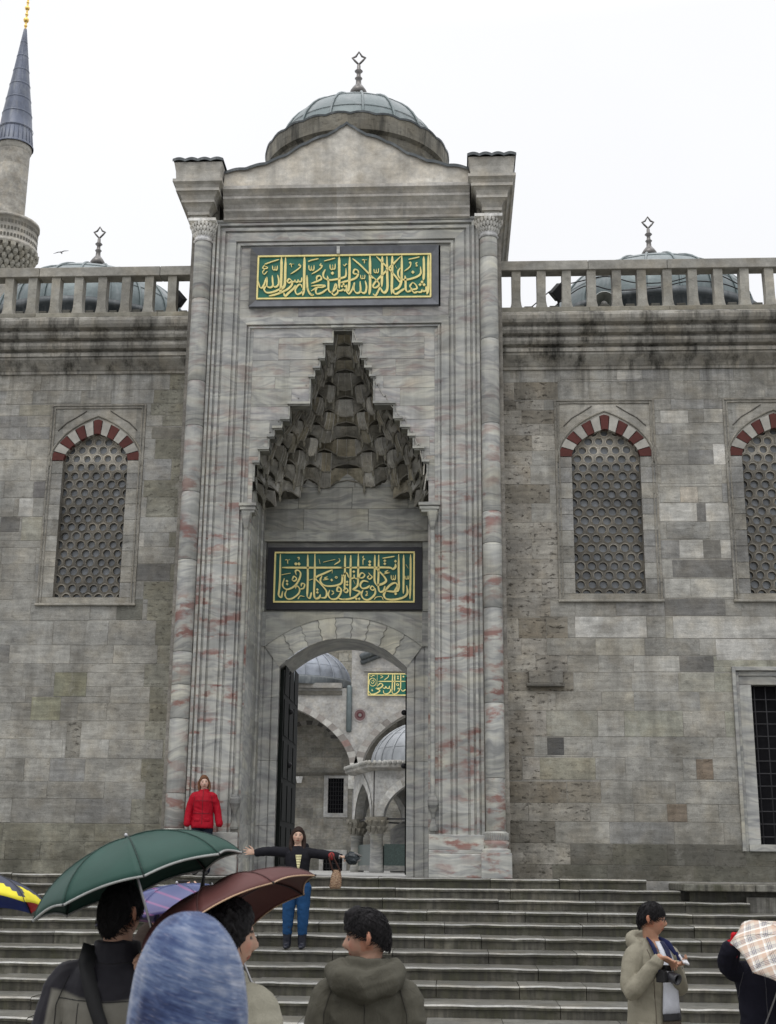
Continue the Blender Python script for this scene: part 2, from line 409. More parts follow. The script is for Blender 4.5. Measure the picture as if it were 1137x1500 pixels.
def sweep_x(mb, prof, xs, c=GREY, jit=.1, sm=False):
    """profile of (y, z) carried along x, cut into stones at the given xs"""
    for a, b in zip(xs[:-1], xs[1:]):
        k = rng.uniform(1-jit, 1+jit); cc = (c[0]*k, c[1]*k, c[2]*k, c[3]); r = rng.random()
        for p, q in zip(prof[:-1], prof[1:]):
            mb.face([(a, p[0], p[1]), (b, p[0], p[1]), (b, q[0], q[1]), (a, q[0], q[1])], cc, r, sm)
def cuts(a, b, wr):
    o = [a]; 
    while o[-1] < b-wr[1]: o.append(o[-1]+rng.uniform(*wr))
    o.append(b); return o
def rows_from(px, ys, Y):
    return sorted(at(px, y, Y).z for y in ys)
def prect(x0, y0, x1, y1, Y, c):
    a = at(x0, y1, Y); b = at(x1, y0, Y); return (a.x, b.x, a.z, b.z, c)

# ------------------------------------------------------------------ windows of the side walls
def arch_pts(w, rise, n=12):
    """half-width w, pointed arch of given rise: points from left springing over the apex to the right"""
    pts = []
    for i in range(n+1):
        t = i/n; u = math.cos(math.pi/2*t); x = -w*u
        pts.append((x, rise*(.40*(1-u)+.60*math.sqrt(1-u**2.6))))
    return pts+[(-x, z) for x, z in pts[-2::-1]]
def wall_window(parent, cx, z0, zs, wl, label):
    """lattice window: opening from z0 to springing zs, half-width wl, standing in the wall plane Y=.7"""
    Y = .7; W2 = wl+.31; zt = zs+1.16; rise = .56
    inn = [(cx+x, zs+z) for x, z in arch_pts(wl, rise)]
    out = [(cx+x, zs+z) for x, z in arch_pts(wl+.235, rise+.29)]
    rg = random.Random(int(cx*100)+999)
    win = thing('window', label, None); win.parent = parent
    win['label'] = label
    # surround: jamb stones, spandrel, reveals
    s = MB(); zb = z0-.12
    zz = [z0]+[z0+.28+.31*i for i in range(9) if z0+.28+.31*i < zs-.1]+[zs]
    for a, b in zip(zz[:-1], zz[1:]):
        for sx in (-1, 1):
            xa, xb = sorted((cx+sx*wl, cx+sx*W2)); c = pick(rg, WALLC, .1)
            block(s, xa, xb, a, b, Y, c, rg.random(), .004, .002)
    s.box(cx-W2, cx+W2, Y-.002, Y+.2, zb, z0, (.25, .24, .21, .1), .3)
    n = len(out)
    cA, cB = pick(rg, WALLC, .1), (.30, .29, .26, .05)
    for i in range(n-1):
        (xa, za), (xb, zb2) = out[i], out[i+1]
        s.face([(xa, Y, za), (xb, Y, zb2), (xb, Y, zt), (xa, Y, zt)], cB if zt-za < .75 else cA, .2)
    for sx in (-1, 1):
        xa, xb = sorted((cx+sx*(wl+.235), cx+sx*W2)); s.face([(xa, Y, zs), (xb, Y, zs), (xb, Y, zt), (xa, Y, zt)], cA, .4)
    ring = [(cx-wl, z0)]+inn+[(cx+wl, z0)]
    for (xa, za), (xb, zb2) in zip(ring[:-1], ring[1:]):
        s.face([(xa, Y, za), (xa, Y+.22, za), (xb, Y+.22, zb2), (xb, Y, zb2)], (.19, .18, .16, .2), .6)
    for sx in (-1, 1):   # incised ogee lines of the spandrel
        s.tube([(cx+sx*.78, Y-.004, zs+.62), (cx+sx*.62, Y-.004, zs+.78), (cx+sx*.42, Y-.004, zs+.90), (cx+sx*.24, Y-.004, zs+1.02)], .012, 6, (.10, .095, .085, 0))
    hood = [(cx+x, zs+z) for x, z in arch_pts(wl+.27, rise+.36)]
    s.tube([(cx-wl-.27, Y-.006, zs-.1)]+[(x, Y-.006, z) for x, z in hood]+[(cx+wl+.27, Y-.006, zs-.1)], .022, 8, (.24, .23, .2, .2))
    s.build('surround', MT['ashlar'], win)
    f = MB()
    for d, wd in ((0, .035), (.065, .025)):
        x0, x1, a, b = cx-W2+d, cx+W2-d, zb, zt-d
        cc = (.22, .21, .185, .3)
        f.box(x0, x0+wd, Y-.022, Y+.01, a, b, cc, .1); f.box(x1-wd, x1, Y-.022, Y+.01, a, b, cc, .2); f.box(x0+wd, x1-wd, Y-.022, Y+.01, b-wd, b, cc, .3)
    f.build('frame', MT['ashlar'], win)
    f = MB(); f.box(cx-W2-.02, cx+W2+.02, Y-.06, Y+.02, zb-.045, zb, (.27, .26, .23, .1), .4); f.build('sill', MT['ashlar'], win, bevel=.01)
    # voussoirs, red and white in turn
    m = 13; k = (n-1)
    al = [0]
    for q in range(k): al.append(al[-1]+math.hypot(out[q+1][0]-out[q][0], out[q+1][1]-out[q][1]))
    def samp(P, t):
        t = t*al[-1]; i = 0
        while i < k-1 and al[i+1] < t: i += 1
        u = (t-al[i])/(al[i+1]-al[i])
        return P[i][0]+(P[i+1][0]-P[i][0])*u, P[i][1]+(P[i+1][1]-P[i][1])*u
    for i in range(m):
        v = MB(); a, b = i/m+.003, (i+1)/m-.003
        kk = rg.uniform(.85, 1.12)
        c = (.092*kk, .026*kk, .021*kk) if i % 2 == 0 else (.37*kk, .36*kk, .325*kk)
        st = 3
        for q in range(st):
            u0_, u1_ = a+(b-a)*q/st, a+(b-a)*(q+1)/st
            p, pq, P_, Q_ = samp(inn, u0_), samp(inn, u1_), samp(out, u0_), samp(out, u1_)
            v.face([(p[0], Y-.012, p[1]), (pq[0], Y-.012, pq[1]), (Q_[0], Y-.012, Q_[1]), (P_[0], Y-.012, P_[1])], c)
            v.face([(p[0], Y+.1, p[1]), (pq[0], Y+.1, pq[1]), (pq[0], Y-.012, pq[1]), (p[0], Y-.012, p[1])], c)
            v.face([(P_[0], Y-.012, P_[1]), (Q_[0], Y-.012, Q_[1]), (Q_[0], Y+.01, Q_[1]), (P_[0], Y+.01, P_[1])], c)
        vo = v.build('voussoir', MT['voussoir'], win)
        vo['label'] = 'dark red arch stone' if i % 2 == 0 else 'white arch stone'
    # pierced lattice: hexagonal cells with round holes
    L = MB(); G = MB(); px_, pz = 2*wl/6.1, 2*wl/6.1*.83; ro = px_*.36
    nr = int((zs+rise-z0)/pz)+2; Yl = Y+.13
    hx = lambda a: (math.cos(a)*px_/math.sqrt(3), math.sin(a)*pz/1.5)
    for j in range(nr):
        for i in range(-5, 6):
            x = cx+(i+(.5 if j % 2 else 0))*px_; z = z0+.02+j*pz
            if abs(x-cx) > wl+px_*.5: continue
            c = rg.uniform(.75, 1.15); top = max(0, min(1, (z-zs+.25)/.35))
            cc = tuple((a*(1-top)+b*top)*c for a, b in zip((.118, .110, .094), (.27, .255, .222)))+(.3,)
            N = 18; A = []; B = []; C = []; D = []; Rr = ro*rg.uniform(.94, 1.06)
            jx, jz = rg.uniform(-.008, .008), rg.uniform(-.008, .008)
            for q in range(N):
                a = 2*math.pi*q/N+math.pi/6; sec = (a-math.pi/6) % (math.pi/3)-math.pi/6
                hr = px_/2/math.cos(sec)
                A.append((x+hr*math.cos(a-math.pi/6+math.pi/6), Yl, z+hr*math.sin(a)*pz/(px_*.866)))
                B.append((x+jx+Rr*1.16*math.cos(a), Yl-.004, z+jz+Rr*1.16*math.sin(a)))
                C.append((x+jx+Rr*math.cos(a), Yl-.012, z+jz+Rr*math.sin(a))); D.append((x+jx+Rr*.93*math.cos(a), Yl+.07, z+jz+Rr*.93*math.sin(a)))
            rr = rg.random()
            for P_, Q_, k2 in ((A, B, 1), (B, C, 1.7), (C, D, 1.6)):
                ck = tuple(v*k2 for v in cc[:3])+(.25,)
                for q in range(N):
                    q2 = (q+1) % N; L.face([P_[q], P_[q2], Q_[q2], Q_[q]], ck, rr)
            G.face([(p[0], p[1]-.012, p[2]) for p in D], (.1, .1, .1, 0), rr)
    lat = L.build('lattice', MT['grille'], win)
    G.build('glass', MT['bottle'], lat)
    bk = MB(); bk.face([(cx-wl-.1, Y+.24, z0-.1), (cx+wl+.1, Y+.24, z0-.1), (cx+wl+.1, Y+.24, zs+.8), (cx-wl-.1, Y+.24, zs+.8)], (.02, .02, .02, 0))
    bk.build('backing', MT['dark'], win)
    return (cx-W2, cx+W2, zb, zt)

# ------------------------------------------------------------------ side walls with cornice and balustrade
def side_wall(name_label, x0, x1, rows, wins, holes, patches, pal, first_post, pitch, seed):
    rg = random.Random(seed)
    root = thing('courtyard_wall', name_label, 'wall', ((x0+x1)/2, .7, 0))
    hs = list(holes)
    for (cx, z0, zs, wl, lab) in wins: hs.append(wall_window(root, cx, z0, zs, wl, lab))
    mb = MB(); ashlar(mb, x0, x1, rows, .7, hs, pal, (.45, 1.25), rg, patches, off=.005, g=.002)
    mb.box(x0, x1, 1.0, 1.6, -.2, 9.6, (.2, .19, .17, .1)); mb.build('masonry', MT['ashlar'], root)
    cb = MB(); c0 = (.27, .26, .232, .3)
    prof = [(.70, 9.52), (.66, 9.53), (.66, 9.58), (.64, 9.60), (.60, 9.66), (.53, 9.74), (.50, 9.78), (.50, 9.83), (.47, 9.83), (.47, 9.90), (.52, 9.91), (.52, 9.94), (.43, 9.97), (.40, 10.03), (.40, 10.09), (.45, 10.11), (.45, 10.14), (.36, 10.17), (.33, 10.23), (.33, 10.28), (.38, 10.30), (.38, 10.33), (.29, 10.37), (.26, 10.43), (.25, 10.50), (.27, 10.56), (.30, 10.57), (.36, 10.62), (1.6, 10.62)]
    sweep_x(cb, prof, cuts(x0, x1, (.9, 2.0)), c0, .16)
    cb.build('cornice', MT['cornice'], root)
    # balustrade
    zt, zr, zb = 11.72, 11.52, 10.62
    bal = MB()
    for a, b in zip(*(lambda q: (q[:-1], q[1:]))(cuts(x0, x1, (1.4, 2.6)))):
        k = rg.uniform(.88, 1.1); bal.box(a, b-.006, .40, .72, zr, zt, (.28*k, .272*k, .245*k, .1), rg.random())
        bal.box(a, b-.004, .37, .74, zb-.0, zb+.10, (.215*k, .205*k, .17*k, .3), rg.random())
    br = bal.build('balustrade', MT['rail'], root, bevel=.012)
    x = first_post
    while x > x0+.2: x -= pitch
    while x < x1-.12:
        x += pitch
        if x > x1-.1: break
        p = MB(); w_ = .088
        prof = [(-w_, zr+.002), (-w_+.004, zb+.40), (-w_, zb+.26), (-w_-.014, zb+.17), (-w_-.034, zb+.102)]
        prof = prof+[(-a, z) for a, z in prof[::-1]]
        k = rg.uniform(.8, 1.12); c = (.27*k, .262*k, .232*k, .22); r = rg.random(); jt = rg.uniform(-.012, .012)
        pts = [(x+a+jt*(z-zb), z) for a, z in prof]
        F_ = [(a, .44, z) for a, z in pts]; B_ = [(a, .67, z) for a, z in pts]; n = len(pts)
        p.face(F_[::-1] if False else F_, c, r); p.face(B_[::-1], c, r)
        for i in range(n):
            j = (i+1) % n; p.face([F_[i], B_[i], B_[j], F_[j]], c, r)
        # small lip stone beside the post, much darker than it
        p.box(x+w_+.07, x+pitch-w_-.07, .47, .62, zb+.102, zb+.102+rg.uniform(.06, .12), (.07, .068, .058, .3), r)
        p.build('baluster', MT['rail'], br, bevel=.01)
    return root
ysR = [540, 559, 586, 600, 620, 637, 660, 681, 709, 737, 765, 790, 819, 848, 876, 903, 935, 960, 985, 1013, 1041, 1079, 1109, 1144, 1177, 1204, 1236, 1267, 1292]
ysL = [546, 572, 592, 609, 625, 643, 673, 704, 729, 758, 780, 802, 826, 852, 878, 909, 945, 972, 1006, 1030, 1056, 1083, 1111, 1145, 1170, 1206, 1233, 1260, 1290]
rowsR = rows_from(890, ysR, .7); rowsL = rows_from(120, ysL, .7)
rowsR[0] = rowsL[0] = -.02; rowsR[-1] = rowsL[-1] = 9.56
LG, LG2, DK, BR = (.44, .435, .41, .05), (.38, .375, .35, .08), (.15, .148, .14, .2), (.20, .18, .145, 1.0)
def palR(x, z, rg):
    if x < 3.65 and z < 9.2:     # eroded strip beside the portal
        c = pick(rg, [((.26, .245, .215), 1.0), ((.22, .205, .175), 1.0), ((.31, .295, .26), .8), ((.19, .175, .145), 1.0), ((.28, .265, .235), 1.0)], .1); return c
    if z < .75: return pick(rg, [((.15, .147, .122), .4), ((.18, .17, .14), .5), ((.13, .126, .11), .4)])
    if 2.5 < z < 4.5 and rg.random() < .5: return pick(rg, [((.29, .28, .245), .1), ((.265, .26, .225), .15), ((.28, .28, .235), .1)])
    return pick_s(rg, x, z)
def palL(x, z, rg):
    if x > -3.95: return pick(rg, [((.20, .196, .16), .5), ((.23, .226, .19), .4), ((.18, .175, .14), .6)])
    if z < .9: return pick(rg, [((.16, .155, .125), .4), ((.19, .185, .15), .4), ((.21, .205, .165), .2)])
    return pick_s(rg, x, z)
pR = [prect(*q, .7, c) for q, c in [((843, 903, 947, 934), LG), ((987, 903, 1137, 935), LG2), ((1050, 936, 1137, 967), LG), ((941, 737, 1021, 764), LG2), ((1021, 737, 1034, 764), DK), ((1034, 737, 1085, 764), LG2),
      ((997, 713, 1022, 736), (.37, .34, .29, .05)), ((996, 791, 1030, 818), LG2), ((1030, 791, 1056, 818), (.17, .165, .15, .1)), ((1056, 791, 1096, 818), LG2), ((986, 820, 1072, 846), DK), ((974, 877, 1062, 902), DK),
      ((968, 601, 1008, 620), LG2), ((1046, 650, 1066, 681), LG), ((996, 961, 1045, 984), DK), ((802, 1080, 826, 1106), (.07, .07, .068, .5)), ((1021, 1112, 1044, 1142), (.16, .13, .10, .4)), ((978, 1178, 1006, 1204), (.19, .155, .12, .3)),
      ((791, 1110, 872, 1142), (.26, .25, .2, .3)), ((745, 1145, 830, 1176), BR), ((831, 1145, 880, 1176), (.25, .23, .19, .9)), ((904, 535, 940, 556), LG2), ((760, 905, 800, 935), BR)]]
pL = [prect(*q, .7, c) for q, c in [((78, 985, 128, 1020), (.21, .21, .155, .05)), ((44, 1021, 90, 1055), (.27, .27, .2, .05)), ((28, 592, 80, 609), (.25, .24, .2, .2)), ((48, 705, 80, 729), (.15, .145, .14, .1)), ((26, 730, 50, 757), LG2), ((190, 780, 212, 801), LG2),
      ((190, 826, 250, 851), DK), ((170, 878, 210, 908), (.14, .14, .12, .2)), ((0, 757, 30, 779), DK), ((30, 757, 84, 792), (.27, .265, .225, .1)), ((222, 625, 270, 643), (.15, .145, .125, .2)), ((95, 1056, 120, 1110), (.20, .195, .175, 1.0)), ((48, 592, 0, 609), LG2)][:-1]]
# ------- right wall: its windows stand 2.95 m apart
winR = [(4.62, 5.10, 7.76, .645, 'arched lattice window nearest the portal'), (7.83, 5.10, 7.76, .645, 'arched lattice window cut by the right edge')]
wallR = side_wall('grey ashlar wall with balustrade, right of the marble portal', 2.66, 11.0, rowsR, winR, [(6.74, 8.6, .50, 3.74), (3.072, 3.688, 3.425, 3.655)], pR, palR, 2.96, .492, 5)
wallL = side_wall('grey ashlar wall with balustrade, left of the marble portal', -11.0, -3.42, rowsL, [(-5.24, 5.03, 7.74, .635, 'arched lattice window left of the portal')], [], pL, palL, -3.86, .473, 6)
# marble framed window low in the right wall
lw = thing('window', 'marble framed low window', None); lw.parent = wallR; lw['label'] = 'low barred window in a marble frame'
m = MB()
for x0, x1, z0, z1, y in ((6.74, 6.80, .5, 3.74, .64), (6.80, 8.6, 3.67, 3.74, .64), (6.80, 6.86, .5, 3.66, .70), (6.86, 8.6, 3.58, 3.665, .70)):
    m.box(x0, x1, y, .9, z0, z1, (.9, .9, .9, 0), rng.random())
m.box(6.863, 7.08, .73, .95, .62, 3.42, (1.0, 1.0, 1.02, 0), .3); m.box(6.863, 8.6, .725, .95, 3.422, 3.578, (.8, .8, .8, 0), .6); m.box(6.863, 8.6, .66, .95, .5, .618, (1, 1, 1, 0), .1)
m.build('frame', MT['marble_grey'], lw, bevel=.006)
m = MB(); m.face([(7.0, .985, .55), (8.6, .985, .55), (8.6, .985, 3.5), (7.0, .985, 3.5)]); m.build('backing', MT['dark'], lw)
m = MB()
for i in range(7): m.tube([(7.16+.2*i, .88, .6), (7.16+.2*i, .88, 3.42)], .014, 6)
for i in range(12): m.tube([(7.08, .88, .75+.22*i), (8.6, .88, .75+.22*i)], .014, 6)
m.build('grille', MT['iron'], lw)
# weathered bracket stone
m = MB(); m.box(3.07, 3.69, .60, .74, 3.42, 3.66, (.17, .163, .145, .7)); m.box(3.03, 3.72, .56, .74, 3.36, 3.419, (.13, .125, .11, .7))
m.build('bracket_stone', MT['ashlar'], wallR, bevel=.015)
# ------------------------------------------------------------------ portal
PX = -.375
portal = thing('portal', 'tall grey and red veined marble gateway with stalactite niche and small dome', 'gateway', (PX, 0, 0))
def palM(x, z, rg):
    k = rg.uniform(.86, 1.12); return (k, k*rg.uniform(.97, 1.0), k*rg.uniform(.94, 1.02), 0)
def palD(x, z, rg):
    k = rg.uniform(.75, 1.1); k *= 3.0; return (.30*k, .297*k, .285*k, .2)
courses = [.0]
while courses[-1] < 12.4: courses.append(courses[-1]+rng.choice([.38, .5, .58, .66, .3]))
courses[-1] = 12.6
def frame_sweep(mb, xl, xr, z0, zt, prof):
    for (d0, y0), (d1, y1) in zip(prof[:-1], prof[1:]):
        for sx, xo in ((1, xl), (-1, xr)):
            ph = 0 if sx > 0 else .21
            zs = [z0]+[c+ph for c in courses if z0+.1 < c+ph < zt-d1-.1]
            for i, za in enumerate(zs):
                rg = random.Random(int(za*1000)+(7 if sx > 0 else 3)); k = rg.uniform(.85, 1.12); r = rg.random()
                last = i == len(zs)-1
                zb0 = zt-d0 if last else zs[i+1]; zb1 = zt-d1 if last else zs[i+1]
                a, b = xo+sx*d0, xo+sx*d1
                q = [(a, y0, za), (b, y1, za), (b, y1, zb1), (a, y0, zb0)]
                mb.face(q if sx > 0 else q[::-1], (k, k, k, 0), r)
        n = 4
        for i in range(n):
            rg = random.Random(i*77+int(zt*10)); k = rg.uniform(.85, 1.1); r = rg.random()
            f0, f1 = i/n, (i+1)/n
            L0, L1 = xl+d0, xr-d0; M0, M1 = xl+d1, xr-d1
            mb.face([(M0+(M1-M0)*f0, y1, zt-d1), (M0+(M1-M0)*f1, y1, zt-d1), (L0+(L1-L0)*f1, y0, zt-d0), (L0+(L1-L0)*f0, y0, zt-d0)], (k, k, k, 0), r)
fr = MB()
XL, XR, ZT = -3.0, 2.23, 12.5
frame_sweep(fr, XL, XR, 0, ZT, [(0, 0), (.05, 0), (.055, .035), (.085, .035), (.09, -.025), (.135, -.025), (.14, .04), (.175, .04), (.18, 0), (.24, 0), (.245, .05), (.28, .05), (.285, .015), (.46, .015), (.465, .06), (.495, .06), (.50, .03), (.545, .03), (.55, .075), (.57, .075)])
frame_sweep(fr, XL+.57, XR-.57, 0, 10.44, [(0, .075), (.02, .05), (.16, .05), (.165, .10), (.19, .10), (.195, .07), (.225, .07), (.23, .105), (.29, .105)])
# flat field behind the great inscription
ashlar(fr, XL+.57, XR-.57, [10.44, 10.80, 11.3, 11.93], .075, [(-2.24, 1.48, 10.63, 11.92)], palM, (.8, 1.8), random.Random(3), off=.002, g=.0015, mort=(.6, .6, .6, 0))
# stepped niche opening in the inner field
cxp = 340+571/3.553
steps = [(75, 155, 48), (155, 235, 90), (235, 285, 114), (285, 330, 140), (330, 470, 162), (470, 550, 268), (550, 595, 305), (595, 640, 345), (640, 705, 372), (705, 775, 420), (775, 870, 446)]
XN0, XN1 = -2.05, 1.25; XC = (XN0+XN1)/2
nh = []; Yf = .105
for a, b, h in steps:
    za = at(cxp, 460+a/3.553, Yf).z; zb = at(cxp, 460+b/3.553, Yf).z
    hw = (at(cxp+h/3.553, 460+a/3.553, Yf).x-at(cxp-h/3.553, 460+a/3.553, Yf).x)/2
    nh.append((XC-hw, XC+hw, zb, za))
nh.append((XN0, XN1, -.1, nh[-1][2]))
fx0, fx1 = XL+.86, XR-.86
rw = [0]+[nh[-1][3]*.999]+sorted({round(q[2], 4) for q in nh[:-1]})[1:]+[nh[0][3], 10.15]
ashlar(fr, fx0, fx1, [q for q in rows_from(500, [480, 494, 527, 551, 569, 595, 615, 640, 668, 700, 730, 765, 800], Yf)]+[10.15], Yf, nh, palM, (.5, 1.5), random.Random(8), off=.002, g=.0015, mort=(.55, .55, .55, 0))
for sx in (0, 1):
    xa, xb = (fx0, XN0) if sx == 0 else (XN1, fx1)
    fr.face([(xa, Yf, 0), (xb, Yf, 0), (xb, Yf, 6.35), (xa, Yf, 6.35)], (.9, .9, .9, 0), .3)
fr.build('facade', MT['marble'], portal)
# edge mouldings of the stepped opening and the wall thickness behind them
ed = MB(); prev = None
for i, (a, b, c, d) in enumerate(nh[:-1]):
    pa = nh[i-1] if i else (XC-.0, XC+.0, d, d)
    cc = (.95, .95, .93, 0)
    for x0, x1 in ((a-.05, pa[0]), (pa[1], b+.05)):
        if i == 0: x0, x1 = (a-.05, XC) if x0 < XC-.06 and x1 <= XC+.001 else (XC, b+.05)
        if x1-x0 > .02:
            ed.box(x0, x1, .045, .35, d, d+.045, cc, rng.random()); ed.box(x0+.025, x1-.0, .075, .35, d-.03, d-.001, (.6, .6, .58, 0), rng.random())
    for xx, s_ in ((a, -1), (b, 1)):
        x0, x1 = sorted((xx, xx+s_*.03)); ed.box(x0, x1, .085, .42, c, d-.031, (.8, .8, .78, 0), rng.random())
ed.build('niche_edge', MT['marble_grey'], portal)
# engaged corner columns
def corner_column(cx):
    t = MB(); rg = random.Random(int(cx*50))
    z = .78
    while z < 12.0:
        h = min(rg.choice([.9, 1.3, 1.7, .6]), 12.0-z); k = rg.uniform(.88, 1.12); 
        n0 = len(t.f); t.lathe([(.168, z+.004), (.172, z+.012), (.172, z+h-.012), (.168, z+h-.004)], cx, .02, 28, (k, k, k, 0))
        r = rg.random()
        for i in range(n0, len(t.f)): t.r[i] = r
        z += h
    col = t.build('column', MT['marble'], portal)
    b = MB(); b.box(cx-.26, cx+.26, -.24, .2, 0, .42, (1, 1, 1, 0), .3)
    b.lathe([(.25, .42), (.25, .47), (.20, .5), (.225, .55), (.225, .60), (.20, .63), (.20, .76), (.175, .78)], cx, .02, 28, (1, 1, 1, 0))
    for i in range(20):
        a = -math.pi*i/19; b.box(cx+.207*math.cos(a)-.010, cx+.207*math.cos(a)+.010, .02+.207*math.sin(a)-.01, .02+.207*math.sin(a)+.01, .63, .755, (.85, .85, .85, 0), .2)
    b.build('base', MT['marble'], col, bevel=.008)
    c = MB(); dz = -.1
    c.lathe([(.175, 12.1+dz), (.20, 12.13+dz), (.175, 12.16+dz), (.18, 12.22+dz)], cx, .02, 24, (.8, .8, .8, .2))
    for tier in range(3):
        for i in range(11):
            a = -math.pi*1.0*(i+.5*(tier % 2))/10.5; rr = .18+.035*tier; z0 = 12.20+dz+.09*tier
            x, y = cx+rr*math.cos(a), .02+rr*math.sin(a)
            c.loft([(x, y, z0, .012, .012), (x, y, z0+.05, .035, .03), (x, y, z0+.10, .04, .035)], 6, (.75, .74, .7, .3), False)
    c.lathe([(.16, 12.2+dz), (.25, 12.47+dz)], cx, .02, 24, (.35, .34, .32, .3)); c.box(cx-.27, cx+.27, -.25, .3, 12.47+dz, 12.53+dz, (.8, .8, .78, .2))
    c.build('capital', MT['muqarnas'], col)
corner_column(-3.19); corner_column(2.42)
# fielded plinth of the jambs
for x0, x1 in ((-2.99, -2.06), (1.26, 2.22)):
    pl = MB()
    pl.box(x0, x1, -.075, .03, 0, .40, (1.05, 1.05, 1.05, 0), rng.random()); pl.box(x0, x1, -.055, .03, .40, .46, (.9, .9, .9, 0), rng.random()); pl.box(x0, x1, -.045, .03, .46, .72, (1, 1, 1, 0), rng.random())
    pl.build('plinth', MT['marble'], portal, bevel=.012)
# cornice, corner blocks, pediment
def ring_stack(mb, x0, x1, y0, y1, levels, c):
    prev = None
    for z, e, f in levels:
        q = [(x0-e, y0-f, z), (x1+e, y0-f, z), (x1+e, y1, z), (x0-e, y1, z)]
        if prev:
            for i in range(4):
                j = (i+1) % 4; mb.face([prev[i], prev[j], q[j], q[i]], c, .2)
        else: mb.face(q[::-1], c, .2)
        prev = q
    mb.face(prev, c, .2)
lv = [(z, e, e*1.05) for z, e in ((12.38, 0), (12.44, .03), (12.48, .03), (12.481, .075), (12.54, .075), (12.545, .055), (12.64, .10), (12.69, .155), (12.691, .185), (12.745, .185), (12.75, .165), (12.84, .20), (12.89, .25), (12.891, .285), (12.95, .285), (12.955, .265), (13.02, .30), (13.06, .345), (13.12, .345), (13.125, .29), (13.30, .30), (13.48, .335))]
for x0, x1 in ((-3.40, -3.12), (2.37, 2.60)):
    cb = MB(); ring_stack(cb, x0, x1, -.20, 3.3, lv, (.40, .388, .355, .12))
    o = cb.build('corner_block', MT['portal_stone'], portal)
    le = MB(); L_, R_ = x0-.36, x1+.36
    n = 33; rows = [[], [], []]
    for i in range(n):
        x = L_+(R_-L_)*i/(n-1); z = 13.50+.035*abs(math.sin(math.pi*4*i/(n-1)))
        rows[0].append((x, -.60, z-.03)); rows[1].append((x, -.60, z+.03)); rows[2].append((x, 3.3, z+.06))
    le.grid(rows, sm=False); le.build('lead_cap', MT['lead_dark'], o)
co = MB()
sweep_x(co, [(.0, 12.46), (-.04, 12.48), (-.04, 12.53), (-.015, 12.535), (-.06, 12.60), (-.10, 12.64), (-.10, 12.69), (-.075, 12.695), (-.12, 12.77), (-.19, 12.83), (-.22, 12.85), (-.22, 12.90), (-.19, 12.905), (-.24, 12.96), (-.31, 13.01), (-.31, 13.08), (-.2, 13.10)], [-2.8, -1.9, -.55, .75, 2.06], (.42, .408, .38, .05), .10)
co.build('cornice', MT['portal_stone'], portal)
anch = [(0, 14.47), (.22, 14.27), (.55, 14.13), (.85, 14.0), (1.10, 13.82), (1.45, 13.64), (1.85, 13.51), (2.42, 13.40)]
def pz(d):
    d = abs(d)
    for (a, za), (b, zb) in zip(anch[:-1], anch[1:]):
        if a <= d <= b: return za+(zb-za)*(d-a)/(b-a)
    return anch[-1][1]
pe = MB(); le = []; n = 120
for i in range(n+1):
    d = -2.42+4.84*i/n; le.append((PX+d, pz(d)+.032*abs(math.sin(math.pi*d/.40))*(1 if abs(d) > .12 else 0)))
for (xa, za), (xb, zb) in zip(le[:-1], le[1:]):
    c = (.48, .46, .415, .05)
    pe.face([(xa, -.2, 13.1), (xb, -.2, 13.1), (xb, -.2, zb), (xa, -.2, za)], c, .1)
    pe.face([(xa, -.2, za), (xb, -.2, zb), (xb, .25, zb), (xa, .25, za)], c, .1); pe.face([(xb, .25, 13.1), (xa, .25, 13.1), (xa, .25, za), (xb, .25, zb)], c, .1)
po = pe.build('pediment', MT['portal_stone'], portal)
fl = MB(); fl.grid([[(x, -.245, z-.025) for x, z in le], [(x, -.25, z+.035) for x, z in le], [(x, .3, z+.05) for x, z in le]], sm=False)
fl.build('lead_flashing', MT['lead_dark'], po)
# body of the gate: sides, back with doorway, roof
bd = MB(); g = (.2, .19, .17, .2)
bd.box(-3.425, -2.9, .025, 3.3, 0, 13.3, g); bd.box(2.2, 2.665, .025, 3.3, 0, 13.3, g)
bd.box(-2.9, -2.06, 1.83, 3.3, 0, 13.3, g); bd.box(1.26, 2.2, 1.83, 3.3, 0, 13.3, g)
bd.box(-2.06, 1.26, 2.0, 3.3, 5.0, 13.3, g); bd.box(-2.9, 2.2, .30, 2.0, 12.6, 13.3, g)
bd.build('body', MT['ashlar'], portal)
# niche jambs and back wall
for xx, s_ in ((XN0, 1), (XN1, -1)):
    nj = MB(); rg = random.Random(5+s_)
    for za, zb in zip(courses[:-1], courses[1:]):
        if za > 7.35: break
        zb = min(zb, 7.4); k = rg.uniform(.8, 1.1); r = rg.random()
        prof = [(.10, 0), (.22, 0), (.23, .02), (.30, .02), (.31, 0), (1.0, 0), (1.01, .03), (1.1, .03), (1.11, 0), (1.5, 0), (1.51, -.03), (1.8, -.03)]
        for (ya, da), (yb, db) in zip(prof[:-1], prof[1:]):
            q = [(xx-s_*da, ya, za), (xx-s_*db, yb, za), (xx-s_*db, yb, zb), (xx-s_*da, ya, zb)]
            nj.face(q if s_ > 0 else q[::-1], (k, k, k, 0), r)
    nj.build('niche_jamb', MT['marble_grey'], portal)
D0, D1, DZ, DR = -1.66, .81, 3.88, .56
def darc(t, x0=D0, x1=D1, z0=DZ, rise=DR): return (x0+(x1-x0)*t, z0+rise*(1-abs(2*t-1)**2.15))
O0, O1, OZ, OR = -1.95, 1.10, 4.28, .57
bw = MB(); Yb = 1.8; NA = 36
